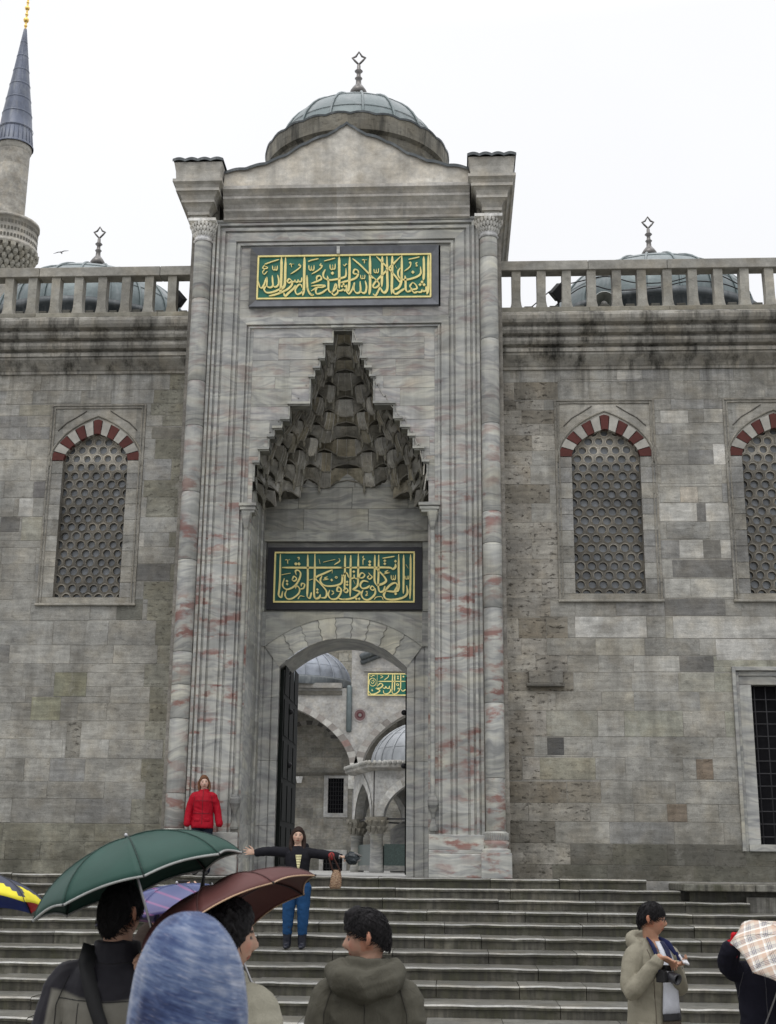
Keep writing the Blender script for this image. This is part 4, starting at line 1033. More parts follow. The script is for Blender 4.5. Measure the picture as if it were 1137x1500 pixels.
S2 = [(*Dd, w_, p) for w_, p in [
 (26, [(155,125),(150,450),(140,640),(130,745),(168,775),(190,685)]), (13, [(225,212),(262,212),(266,272)]), (13, [(266,215),(300,205)]), (13, [(412,180),(442,175),(430,212)]), (30, [(180,328),(600,330),(1140,328)]), (26, [(172,437),(310,412)]),
 (24, [(395,440),(385,380),(430,370),(462,430),(420,545),(350,622),(250,658),(190,600),(215,490)]), (20, [(330,515),(362,460),(402,500),(365,532),(330,515)]), (20, [(440,655),(505,640),(522,580),(480,568),(470,612)]), (22, [(382,648),(402,600),(445,650),(430,722),(340,792),(260,800),(225,740),(250,668)]),
 (12, [(420,805),(455,757),(520,768)]), (28, [(570,130),(570,500),(560,768)]), (22, [(560,770),(600,792),(627,700)]), (28, [(678,120),(675,450),(665,700),(682,792),(740,782),(762,735)]), (20, [(585,520),(645,500)]),
 (26, [(945,360),(830,410),(690,482),(760,570),(850,680),(842,775),(765,785)]), (15, [(945,358),(937,412)]), (15, [(740,198),(756,272)]), (16, [(802,246),(985,204)]), (15, [(1060,215),(1040,190),(1052,230),(968,287)]),
 (26, [(785,450),(760,530),(830,600),(960,605),(1070,570),(1092,500),(1085,435)]), (12, [(872,465),(820,490),(880,502),(800,515)]), (11, [(1000,458),(985,478),(1002,492),(1015,472),(1000,458)]),
 (24, [(902,668),(880,740),(920,800),(1000,800),(1055,740),(1075,660),(1030,620),(1012,680),(1062,690)]), (12, [(965,690),(932,680),(962,710),(930,740)]), (24, [(1030,790),(1090,808),(1140,805)])]]
S2 += [(*Ee, w_, p) for w_, p in [
 (28, [(40,140),(36,400),(30,680)]), (28, [(125,140),(120,450),(115,765)]), (28, [(240,115),(235,450),(225,600),(150,662)]), (13, [(320,150),(308,180),(337,200),(312,212),(310,290)]), (30, [(-20,328),(400,328),(700,328),(760,350),(800,320),(800,270)]), (28, [(490,135),(487,350),(485,520),(512,592)]),
 (28, [(548,135),(545,400),(540,600),(562,690),(620,680),(642,605)]), (32, [(500,340),(600,430),(660,520),(612,570),(510,602)]), (16, [(603,187),(700,172),(792,158)]), (13, [(690,368),(640,400),(712,402),(618,427)]),
 (15, [(735,440),(740,500),(765,507),(770,440)]), (15, [(770,440),(776,507),(798,500),(802,438)]), (30, [(850,125),(850,450),(850,640),(800,690),(650,682)]), (28, [(640,682),(720,592),(800,560),(832,612),(780,682)]), (30, [(655,690),(625,740),(660,800),(780,812),(920,780),(982,712),(970,598)]),
 (28, [(925,135),(925,450),(920,722)]), (28, [(1030,130),(1030,450),(1020,805)]), (15, [(960,282),(992,337)]), (12, [(945,450),(950,495),(973,500),(978,450)]), (12, [(978,450),(983,500),(1000,492),(1004,450)]), (20, [(255,478),(265,430),(300,408),(335,440),(305,482),(250,482)]), (20, [(250,482),(215,495),(180,480),(175,430)]),
 (22, [(-10,470),(60,408),(92,470),(135,492),(178,480)]), (18, [(392,405),(420,440),(448,470),(410,502),(380,478),(402,445)]), (26, [(392,545),(312,530),(268,590),(300,642),(370,632),(412,598)]), (20, [(490,645),(450,608),(420,640),(455,670),(490,645)]), (26, [(495,640),(490,730),(400,812),(320,800),(285,732),(310,668)]),
 (12, [(382,690),(355,690),(377,715),(350,752),(387,742)]), (26, [(150,662),(232,680),(262,702),(190,772),(100,802),(-20,812)]), (14, [(165,518),(192,582)]), (22, [(10,680),(52,640),(82,672),(60,705),(18,690)]), (12, [(480,812),(510,775),(590,770),(617,818)])]]
D2_ = [(*Dd, 22, [(390,272),(436,272)]), (*Dd, 18, [(255,532),(258,577),(932,517),(715,660),(715,705)]), (*Ee, 21, [(412,240),(410,287)]), (*Ee, 19, [(640,225),(640,270),(800,232),(805,725),(170,390)]), (*Ee, 18, [(208,800),(252,800),(70,545),(70,587)])]
def black_border(root, x0, x1, z0, z1, Y):
    a = at(393, 802, Y); b = at(618.5, 893, Y); m = MB()
    for q in ((a.x, x0, b.z, a.z), (x1, b.x, b.z, a.z), (x0, x1, z1, a.z), (x0, x1, b.z, z0)): m.box(q[0], q[1], Y-.012, Y+.05, q[2], q[3])
    m.build('black_border', MT['black_stone'], root)
panel('green panel of gold calligraphy in a black border above the doorway', 1.74, [(402.5, 808.5), (608, 809), (607, 883.5), (401, 882)], MT['green_dark'], .028, S2, D2_, black_border)
# ------------------------------------------------------------------ court seen through the doorway
YF = 55.0
P = lambda x, y, Y=YF: at(x, y, Y)
court = thing('arcaded_building', 'pale arcaded building with lead domes across the courtyard, seen through the doorway', 'building', (P(515, 1285).x, YF, 0))
def palC(x, z, rg): return pick(rg, [((.33, .325, .31), .08), ((.29, .285, .27), .1), ((.36, .355, .34), .05)], .08)
xp0, xp1 = P(513, 1125).x, P(530, 1125).x; wp = xp1-xp0
zsp = P(520, 1125).z; zcr = P(427, 1034).z; zce = P(427, 1021).z; pitch = 2*(xp0-P(424, 1034).x)+wp
m = MB(); zt = P(520, 1008).z; zTR = P(560, 944).z
def arch_bay(mb, xa, xb, ztop, pal):
    """front of one bay: pointed arch between piers, wall above, voussoirs"""
    cx = (xa+xb)/2; hw = (xb-xa)/2; ap = [(cx+x, zsp+z) for x, z in arch_pts(hw, zcr-zsp, 14)]
    for (a, za), (b, zb) in zip(ap[:-1], ap[1:]):
        mb.face([(a, YF, za), (b, YF, zb), (b, YF, ztop), (a, YF, ztop)], (.34, .335, .32, .08), .2)
        mb.face([(a, YF, za), (a, YF+1.2, za), (b, YF+1.2, zb), (b, YF, zb)], (.3, .295, .28, .1), .2)
    return ap
bays = [(xp0-(pitch-wp), xp0, zt), (xp1, xp1+(pitch-wp), zTR), (xp0-2*pitch+wp, xp0-pitch, zt), (xp1+pitch, xp1+2*pitch-wp, zt)]
aps = [arch_bay(m, *b, palC) for b in bays]
for i in (-2, -1, 0, 1, 2):
    x = xp0+i*pitch; zz_ = zTR if i in (0, 1) else zt
    m.box(x, x+wp, YF, YF+1.2, zsp-.3, zt, (.34, .335, .32, .08), .4)
    if i in (0, 1): m.box(x, x+wp, YF, YF+1.2, zt, zTR, (.34, .335, .32, .08), .4)
    m.lathe([(wp*.35, 0), (wp*.33, zsp-1.2)], x+wp/2, YF+.6, 16, (.3, .3, .3, .1)); m.box(x-.1, x+wp+.1, YF-.1, YF+1.3, zsp-1.2, zsp-.3, (.33, .33, .31, .2))
xq = P(508, 1040).x
m.box(xp0-2*pitch, xq-.3, YF-.25, YF+.3, zt-.02, P(470, 1001).z, (.24, .235, .22, .3)); m.box(xp0-2*pitch, xq-.3, YF-.12, YF+.3, P(470, 1018).z, P(470, 1012).z, (.10, .095, .08, .5))
m.box(P(533, 985).x, xp1+pitch, YF-.15, YF+.2, P(560, 984).z, P(560, 979).z, (.26, .255, .24, .2))
m.build('arcade_front', MT['rail'], court)
v = MB(); rg = random.Random(4)
for ap, rise in zip(aps[:2], (1, 1)):
    cx = (ap[0][0]+ap[-1][0])/2; ex = [(cx+(x-cx)*1.13, zsp+(z-zsp)*1.10) for x, z in ap]
    for i in range(len(ap)-1):
        k = rg.uniform(.75, 1.2); c = (.44*k, .43*k, .40*k) if i % 2 else (.27*k, .25*k, .23*k)
        if rg.random() < .06: c = (.26, .18, .16)
        p, q, Q_, P_ = ap[i], ap[i+1], ex[i+1], ex[i]
        v.face([(p[0], YF-.06, p[1]), (q[0], YF-.06, q[1]), (Q_[0], YF-.06, Q_[1]), (P_[0], YF-.06, P_[1])], c)
        v.face([(p[0], YF+.05, p[1]), (q[0], YF+.05, q[1]), (q[0], YF-.06, q[1]), (p[0], YF-.06, p[1])], c)
v.build('arch_ring', MT['voussoir'], court)
# back wall of the arcade with windows
YB = 60.0; m = MB(); hs = []; wl_ = []
for (x0, y0, x1, y1) in ((480, 1140, 504, 1191), (404, 1140, 428, 1191), (473, 1251, 502, 1279)):
    a, b = P(x0, y1, YB), P(x1, y0, YB); hs.append((a.x, b.x, a.z, b.z)); wl_.append((a.x, b.x, a.z, b.z))
ashlar(m, P(380, 1200, YB).x, P(700, 1200, YB).x, [i*.62 for i in range(17)], YB, hs, lambda x, z, rg: pick(rg, [((.27, .26, .23), .1), ((.24, .235, .21), .15), ((.21, .205, .185), .2)]), (.8, 1.8), rg, off=.01)
m.box(P(380, 1200, YB).x, P(700, 1200, YB).x, YB-.12, YB, P(470, 1136, YB).z, P(470, 1132, YB).z, (.12, .115, .10, .2))
m.box(P(380, 1200, YB).x, P(700, 1200, YB).x, YB+.6, YB+.8, 0, 10.5, (.1, .1, .1, 0))
m.box(P(380, 1200, YB).x, P(700, 1200, YB).x, YF+1.2, YB+.8, 9.9, 10.3, (.2, .2, .19, .1))
m.build('rear_wall', MT['ashlar'], court)
cx = P(453, 1080, YB).x; vz = P(453, 1070, YB).z; v = MB(); hw = P(493, 1080, YB).x-cx
for i in range(13):
    a0, a1 = math.pi*(i/13), math.pi*((i+1)/13); c = (.10, .095, .09) if i % 2 == 0 else (.27, .26, .24)
    q = [(cx-hw*k*math.cos(a), YB-.03, vz+.0+hw*.62*k*math.sin(a)-.5) for a, k in ((a0, .8), (a1, .8), (a1, 1.05), (a0, 1.05))]
    v.face(q, c)
v.build('blind_arch', MT['voussoir'], court)
for a, b, c, d in wl_:
    f = MB()
    for q in ((a-.25, a, c-.25, d+.25), (b, b+.25, c-.25, d+.25), (a, b, d, d+.25), (a, b, c-.25, c)): f.box(q[0], q[1], YB-.08, YB+.3, q[2], q[3], (.38, .38, .37, .05))
    wo = f.build('window', MT['rail'], court)
    g_ = MB(); nxx = 6; nz = max(4, int((d-c)/.24))
    for i in range(1, nxx): g_.tube([(a+(b-a)*i/nxx, YB+.06, c), (a+(b-a)*i/nxx, YB+.06, d)], .022, 5)
    for i in range(1, nz): g_.tube([(a, YB+.06, c+(d-c)*i/nz), (b, YB+.06, c+(d-c)*i/nz)], .022, 5)
    g_.build('grille', MT['iron'], wo)
    k = MB(); k.face([(a, YB+.2, c), (b, YB+.2, c), (b, YB+.2, d), (a, YB+.2, d)]); k.build('pane', MT['dark'], wo)
# arcade dome, downpipe, rear mosque wall, pitched edge over the tall bay
cxd = P(428, 1000, YF+3.2).x; zb_ = P(470, 997, YF+2).z; rd = P(513, 995, YF+3.2).x-cxd; zt_ = P(428, 948, YF+3.2).z
dd_ = dome(court, 'dome', cxd, YF+3.2, zb_, rd, zt_-zb_, 24, lead_mat('pale_lead', (.22, .24, .275)), ribr=.05)
k = MB(); k.lathe([(rd+.25, zb_-.5), (rd+.3, zb_-.1), (rd+.02, zb_+.06)], cxd, YF+3.2, 48); k.build('drum', MT['lead_dark'], court)
k = MB(); k.tube([(xq+.15, YF-.1, P(511, 1070).z), (xq+.15, YF-.1, P(511, 1007).z)], .17, 10); k.build('downpipe', MT['lead'], court)
k = MB(); a, b, c = P(531, 963), P(566, 949), P(600, 936)
k.tube([(a.x, YF-.25, a.z), (b.x, YF-.25, b.z), (c.x+1.2, YF-.25, c.z+.5)], .22, 8); k.tube([(a.x, YF-.1, a.z-.3), (c.x+1.2, YF-.1, c.z+.2)], .16, 8); k.build('lead_gutter', MT['lead_dark'], court)
k = MB(); q = P(527.5, 1047.5); k.lathe([(0.02, 0), (.16, 0), (.2, 0)], 0, 0, 20)
k = MB(); N = 20
for r0_, r1_, c in ((0, .10, (.2, .19, .18)), (.10, .2, (.09, .03, .035)), (.2, .33, (.15, .085, .085)), (.33, .42, (.3, .28, .27))):
    for i in range(N):
        a0, a1 = 2*math.pi*i/N, 2*math.pi*(i+1)/N
        k.face([(q.x+r*math.cos(a), YF-.03, q.z+r*math.sin(a)) for r, a in ((r0_, a0), (r1_, a0), (r1_, a1), (r0_, a1))][::-1], c)
k.build('roundel', MT['voussoir'], court)
big = thing('mosque_wall', 'rough grey stone mass rising behind the courtyard arcade', 'wall', (P(500, 950, 64).x, 64, 0))
m = MB(); ashlar(m, P(440, 950, 64).x-12, P(533, 950, 64).x, [8+.55*i for i in range(24)], 64, [], lambda x, z, rg: pick(rg, [((.25, .24, .20), .5), ((.20, .19, .16), .6), ((.29, .28, .24), .3)]), (.6, 1.4), rg, off=.05)
m.box(P(440, 950, 64).x-12, P(533, 950, 64).x, 64.1, 66, 0, 21, (.2, .2, .18, .2)); m.box(P(533, 950, 66).x, P(533, 950, 66).x+14, 66, 68, 0, 21.5, (.27, .265, .24, .2))
m.build('masonry', MT['rail'], big)
# third inscription on the tall bay
Ff = (520, 970, 14.2)
S3 = [(*Ff, w_, p) for w_, p in [(20, [(465,250),(462,510)]), (14, [(530,275),(582,300),(530,335)]), (14, [(700,260),(690,310),(610,372)]), (22, [(485,400),(760,400),(1060,400)]), (22, [(785,250),(780,430),(772,600)]), (22, [(830,250),(828,430),(822,605)]), (20, [(955,250),(952,430),(950,565)]),
      (24, [(470,500),(530,440),(582,480),(520,540),(440,545),(520,590),(440,650),(340,665),(290,600)]), (20, [(580,530),(620,545),(645,500)]), (20, [(645,500),(670,545),(715,535),(720,490)]), (20, [(715,545),(745,575),(720,630),(660,660),(605,645),(592,585)]), (20, [(885,560),(915,540),(922,590),(860,650),(790,655),(762,570)]),
      (20, [(950,560),(1000,602),(1060,565)]), (16, [(880,440),(868,470),(892,490),(912,462),(882,440)]), (14, [(300,270),(340,300),(380,275),(425,290)]), (16, [(350,560),(370,595),(340,590)])]]
S3 += [(*Ff, 14, [(370+72*math.cos(a), 415+82*math.sin(a)) for a in [i*math.pi/8 for i in range(17)]]), (*Ff, 12, [(330,400),(370,450),(410,390)]), (*Ff, 12, [(340,370),(370,390),(400,360)])]
panel('small green panel of gold calligraphy across the courtyard, beyond the doorway', YF-.14, [(539, 987), (640, 986), (640, 1019), (539, 1019)], MT['green_field'], .06, S3, [(*Ff, 18, [(895,300),(895,340),(1010,300)])])
# wall lamp under the arcade
lp = thing('wall_lamp', 'small white box lamp on the wall under the courtyard arcade', 'lamp', (P(439, 1145, YB).x, YB-.2, P(439, 1145, YB).z))
m = MB(); q = P(439, 1142, YB); m.loft([(q.x, YB-.2, q.z-.22, .14, .12), (q.x, YB-.2, q.z+.18, .22, .16)], 4, (.8, .8, .8, 0), False)
m.build('lamp_housing', plain_mat('white_lamp', (.75, .75, .73), .4), lp); m = MB(); m.box(q.x-.05, q.x+.05, YB-.2, YB, q.z+.12, q.z+.2); m.build('bracket', MT['iron'], lp)
# ------- ablution fountain
YK = 27.0; c2 = P(551.5, 1270, YK); s_ = 3.0
th1 = -math.radians(72); c1 = Vector((c2.x-s_*math.cos(th1), YK-s_*math.sin(th1), 0))
d2 = Vector((math.cos(th1+math.pi/3), math.sin(th1+math.pi/3), 0)); verts = [c1, Vector((c2.x, YK, 0))]; ang = th1+math.pi/3
while len(verts) < 6:
    verts.append(verts[-1]+Vector((math.cos(ang), math.sin(ang), 0))*s_); ang += math.pi/3
cen = sum(verts, Vector())/6
ft = thing('ablution_fountain', 'domed hexagonal marble fountain pavilion in the courtyard', 'fountain pavilion', (cen.x, cen.y, 0))
zcap0 = P(551, 1222, YK).z; zcap1 = P(551, 1197, YK).z; zea = P(546, 1129, YK).z
for p in verts:
    m = MB(); m.lathe([(.27, 0), (.29, .12), (.25, .18), (.235, zcap0-.06), (.28, zcap0-.03), (.28, zcap0)], p.x, p.y, 20, (.62, .62, .63, 0)); o = m.build('column', MT['marble_grey'], ft)
    m = MB()
    m.loft([(p.x, p.y, zcap0, .25, .25), (p.x, p.y, zcap0+.25, .32, .32), (p.x, p.y, zcap1-.05, .44, .44), (p.x, p.y, zcap1, .46, .46)], 8, (.22, .21, .18, .4), False)
    for j in range(2):
        for i in range(10):
            a = 2*math.pi*(i+.5*j)/10; m.loft([(p.x+.28*math.cos(a), p.y+.28*math.sin(a), zcap0+.06+.22*j, .02, .02), (p.x+(.33+.07*j)*math.cos(a), p.y+(.33+.07*j)*math.sin(a), zcap0+.24+.22*j, .09, .09), (p.x+(.33+.07*j)*math.cos(a), p.y+(.33+.07*j)*math.sin(a), zcap0+.28+.22*j, .09, .09)], 5, (.2, .19, .16, .5), False)
    m.build('capital', MT['rail'], o)
for i in range(6):
    p, q = verts[i], verts[(i+1) % 6]; e = (q-p).normalized(); nn = Vector((e.y, -e.x, 0))
    if nn.dot(p-cen) < 0: nn = -nn
    hw = s_/2-.30; md = (p+q)/2; m = MB(); ap = arch_pts(hw, 1.28, 12)
    L = lambda x, z, o: md+e*x+nn*o+Vector((0, 0, z))
    zs_ = zcap1+.02
    for (a, za), (b, zb) in zip(ap[:-1], ap[1:]):
        for o in (.16, -.16): m.face([L(a, zs_+za, o), L(b, zs_+zb, o), L(b, zea, o), L(a, zea, o)], (.33, .33, .32, .3), .2)
        m.face([L(a, zs_+za, .16), L(a, zs_+za, -.16), L(b, zs_+zb, -.16), L(b, zs_+zb, .16)], (.25, .25, .24, .3), .2)
    for sx in (-1, 1): 
        for o in (.16, -.16): m.face([L(sx*hw, zs_, o), L(sx*s_/2*1.04, zs_, o), L(sx*s_/2*1.04, zea, o), L(sx*hw, zea, o)], (.33, .33, .32, .3), .4)
    ex = arch_pts(hw+.27, 1.28+.36, 12)
    for k in range(len(ap)-1):
        kk = rg.uniform(.8, 1.15); c = (.40*kk, .40*kk, .385*kk, .1)
        m.face([L(ap[k][0], zs_+ap[k][1], .19), L(ap[k+1][0], zs_+ap[k+1][1], .19), L(ex[k+1][0], zs_+ex[k+1][1], .19), L(ex[k][0], zs_+ex[k][1], .19)], c, rg.random())
    m.build('arch_panel', MT['cornice'], ft)
    t_ = MB(); t_.tube([L(-s_/2, zcap1-.06, 0), L(s_/2, zcap1-.06, 0)], .035, 6); t_.build('tie_rod', MT['iron'], ft)
    r_ = MB(); r_.box(-hw, hw, -.05, .05, .06, .25, (.5, .5, .5, 0)); r_.box(-hw, hw, -.03, .03, .251, 1.02, (.5, .5, .5, 0), mi=1)
    r_.xf(Matrix((( e.x, nn.x, 0, md.x), (e.y, nn.y, 0, md.y), (0, 0, 1, 0), (0, 0, 0, 1))))
    r_.build('parapet', [MT['marble_grey'], plain_mat('green_grille', (.03, .05, .045), .4, .5, 0, .4, 20)], ft)
m = MB(); hexr = s_; n = 6
def hexring(k, z, j=0): return [(cen.x+(p.x-cen.x)*k, cen.y+(p.y-cen.y)*k, z) for p in verts]
m.grid([hexring(.95, zea-.02), hexring(1.10, zea), hexring(1.14, zea+.05), hexring(1.18, zea+.10), hexring(1.18, zea+.26), hexring(1.0, zea+.34), hexring(.7, zea+.5)], (.25, .245, .23, .4), .3, closed=True, sm=False)
for i in range(6):
    p, q = verts[i], verts[(i+1) % 6]
    for k in range(18):
        x = cen+((p+(q-p)*((k+.5)/18))-cen)*1.185; m.ball((x.x, x.y, zea+.28), .08, .08, .09, 6, 4, (.3, .3, .28, .3))
m.build('eave', MT['cornice'], ft)
zd0 = zea+.36; rdm = (cen.x-P(536, 1120, YK).x)*.93; ztp = P(600, 1073, YK).z
fd = dome(ft, 'dome', cen.x, cen.y, zd0, 2.35, 1.72, 24, lead_mat('silver_lead', (.27, .285, .30)), ribr=.035)
finial(fd, cen.x, cen.y, zd0+1.70, 1.0, MT['brass'])
bs = MB(); bs.lathe([(1.6, 0), (1.6, 1.6), (1.2, 1.9), (.02, 2.0)], cen.x, cen.y, 12, (.3, .3, .3, .1)); bs.build('basin', MT['marble_grey'], ft)
"""court floor"""
m = MB(); ashlar_rows = None
for i in range(14):
    for j in range(34):
        x0 = -16+2.4*i; y0 = 3.3+2.0*j; k = rg.uniform(.8, 1.15); m.face([(x0, y0, -.02), (x0+2.39, y0, -.02), (x0+2.39, y0+1.99, -.02), (x0, y0+1.99, -.02)], (.3*k, .3*k, .29*k, 0), rg.random())
tag(m.build('courtyard_floor', MT['paving']), kind='structure')
# ------------------------------------------------------------------ stairs and ground
SY = [-.62, -1.0, -1.45, -2.05, -2.8, -3.52, -4.25, -4.95, -5.65, -6.38, -7.1]; RZ = .16; GZ = -1.76
st = thing('stone_stairs', 'wide flight of dark mossy stone steps below the portal', 'stairs', (PX, -4, GZ))
xend = [4.87, 5.36, 6.36, 6.9, 7.6, 11, 11, 11, 11, 11, 11]
for k, y in enumerate(SY):
    yb = SY[k-1]+.25 if k else .75; z = -RZ*k; rg = random.Random(40+k); m = MB()
    for a, b in zip(*(lambda q: (q[:-1], q[1:]))((lambda: (rng.seed(90+k), cuts(-11, xend[k], (.8, 2.1)))[1])())):
        c = rg.uniform(.8, 1.25); g = .004; dz = rg.uniform(-.007, .007); dy = rg.uniform(-.012, .012); r = rg.random(); e = rg.uniform(.003, .010)
        cr = (.088*c, .084*c, .068*c, .4); ct = (.15*c, .148*c, .135*c, .4); cn2 = (.29*c, .29*c, .275*c, .2)  # edge strip palest: worn stone, with a wet highlight put into the colour
        x0, x1 = a+g, b-g; z0 = z-RZ-.02
        n = 21; fr_, ed_, tp, bk_, un, nz = [], [], [], [], [], []
        for i in range(n):
            x = x0+(x1-x0)*i/(n-1); w1 = .016*noise.noise((x*3.1, k*7.7, 1))+.01*noise.noise((x*9.1, k*3.7, 2)); w2 = .011*noise.noise((x*2.3, k*5.1, 9))-.012*max(0, noise.noise((x*6.3, k*9.1, 5))-.25)
            fr_.append((x, y+dy+w1*.5+.028, z0)); un.append((x, y+dy+w1*.5+.028, z-.052+dz)); nz.append((x, y+dy+w1, z-.046+dz+w2*.6)); ed_.append((x, y+dy+w1, z-.016+dz+w2)); tp.append((x, y+dy+w1+.03+.06*abs(noise.noise((x*1.7, k*3.3, 4))), z+dz+w2+.002)); bk_.append((x, yb, z+dz+.006))
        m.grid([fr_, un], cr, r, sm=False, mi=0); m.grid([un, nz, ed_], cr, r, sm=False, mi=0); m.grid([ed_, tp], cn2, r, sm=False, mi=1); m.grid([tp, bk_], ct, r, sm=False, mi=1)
        for s__, row in ((0, 0), (1, -1)):
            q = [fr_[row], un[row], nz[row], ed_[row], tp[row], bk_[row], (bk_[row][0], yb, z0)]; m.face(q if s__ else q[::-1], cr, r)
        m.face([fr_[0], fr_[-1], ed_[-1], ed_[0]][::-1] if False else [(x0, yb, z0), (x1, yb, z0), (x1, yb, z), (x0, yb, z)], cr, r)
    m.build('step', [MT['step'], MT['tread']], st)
rng.seed(5)
# low plinth wall where the upper steps stop
lo = thing('plinth_wall', 'low stone plinth with overhanging coping at the right end of the upper steps', 'wall', (7.5, -.6, -.6))
m = MB()
for a, b in ((5.37, 6.5), (6.51, 7.9), (7.91, 11)):
    k = rng.uniform(.85, 1.1); m.box(a, b, -1.25, .72, -.155, -.045, (.20*k, .195*k, .17*k, .3), rng.random())
m.build('coping', MT['step'], lo, bevel=.015)
m = MB(); m.box(5.5, 11, -.98, .7, -1.0, -.156, (.10, .095, .08, .4), .3); m.box(6.37, 11, -1.15, -.981, -1.0, -.24, (.19, .185, .165, .2), .7); m.build('footing', MT['step'], lo)
m = MB(); m.box(-11, 11, .3, 3.4, -.4, -.018, (.25, .245, .23, .2), .2); m.box(-1.75, .9, .2, 3.5, -.3, -.004, (.30, .30, .29, .1), .4)
tag(m.build('threshold', MT['tread']), kind='structure')
m = MB(); S = 300
m.face([(-S, -S, GZ-.01), (S, -S, GZ-.01), (S, S, GZ-.01), (-S, S, GZ-.01)], (.10, .098, .09, 0))
tag(m.build('ground', MT['paving']), kind='structure')
m = MB()
for i in range(18):
    for j in range(14):
        x0 = -13+1.5*i; y0 = -23+1.05*j+(0); k = rg.uniform(.75, 1.2)
        if y0+1.05 < -7: m.face([(x0, y0, GZ), (x0+1.49, y0, GZ), (x0+1.49, y0+1.04, GZ), (x0, y0+1.04, GZ)], (.17*k, .165*k, .15*k, .1), rg.random())
tag(m.build('pavement', MT['paving']), kind='structure')
# ------------------------------------------------------------------ things on the roof
sp = at(885, 447, 1.5); t = thing('loudspeaker', 'grey horn loudspeaker between two right balusters', 'loudspeaker', (sp.x, 1.5, 10.62))
m = MB(); m.lathe([(.22, 0), (.235, .02), (.22, .03), (.15, .12), (.08, .22), (.05, .3)], 0, 0, 28)
m.xf(Matrix.Translation((sp.x, 1.4, sp.z+.02)) @ Matrix.Rotation(-math.pi/2+.18, 4, 'X')); m.build('horn', plain_mat('grey_paint', (.30, .32, .30), .45), t)
m = MB(); m.ball((sp.x, 1.47, sp.z), .075, .075, .075, 14, 10); m.build('driver_cap', plain_mat('grey_cap', (.2, .2, .19), .5), t)
m = MB(); m.tube([(sp.x, 1.62, sp.z), (sp.x, 1.62, 10.4)], .03, 8); m.build('bracket', MT['iron'], t)
def flood(px, py, lab, flip):
    q = at(px, py, 1.3); t = thing('floodlight', lab, 'floodlight', (q.x, 1.3, 10.62)); m = MB()
    m.box(-.12, .12, -.06, .10, -.14, .14); m.box(-.13, .13, -.085, -.06, -.15, .15)
    m.xf(Matrix.Translation(q) @ Matrix.Rotation(flip*.7, 4, 'Y') @ Matrix.Rotation(.6*flip, 4, 'Z')); m.build('housing', MT['iron'], t, bevel=.01)
    m = MB(); m.tube([(q.x, 1.34, q.z), (q.x, 1.34, 10.4)], .022, 8); m.tube([(q.x-.14, 1.3, q.z), (q.x, 1.34, q.z-.22), (q.x+.14, 1.3, q.z)], .014, 6); m.build('bracket', MT['iron'], t)
flood(260, 438, 'small black floodlight in the gap beside the portal, left balustrade', -1); flood(818, 428, 'small black floodlight behind the third baluster, right balustrade', 1)
def cable(pts, lab):
    m = MB(); P_ = [(p[0], p[1]) for p in pts]; L = smooth_line(P_, 6); m.tube([at(q.x, q.y, 1.9) for q in L], .012, 6)
    tag(m.build('cable', MT['rubber']), lab, 'cable')
cable([(745, 460), (775, 452), (810, 424), (850, 412), (890, 405), (930, 414), (980, 413), (1040, 400), (1090, 420)], 'sagging black cable strung highest behind the right balustrade')
cable([(798, 462), (830, 435), (862, 418), (900, 425), (960, 422), (1010, 412), (1060, 416), (1100, 432)], 'black cable looping lower over the right dome')
b = at(90, 370, 40); t = thing('bird', 'small gull gliding in the pale sky beside the left dome finial', 'bird', b)
m = MB(); m.tube([(-.02, .35, 0), (0, .15, .02), (0, -.1, .02), (0, -.3, 0)], [.03, .09, .09, .03], 8)
for s_ in (-1, 1):
    m.grid([[(0, .1, .05), (s_*.35, .12, .16), (s_*.8, -.02, .05), (s_*1.0, -.15, -.02)], [(0, -.12, .05), (s_*.35, -.1, .15), (s_*.78, -.14, .045), (s_*1.0, -.17, -.02)]])
m.xf(Matrix.Translation(b) @ Matrix.Rotation(-.2, 4, 'Y') @ Matrix.Scale(.42, 4)); m.build('body', plain_mat('gull_grey', (.25, .25, .26), .7), t, solid=.01)
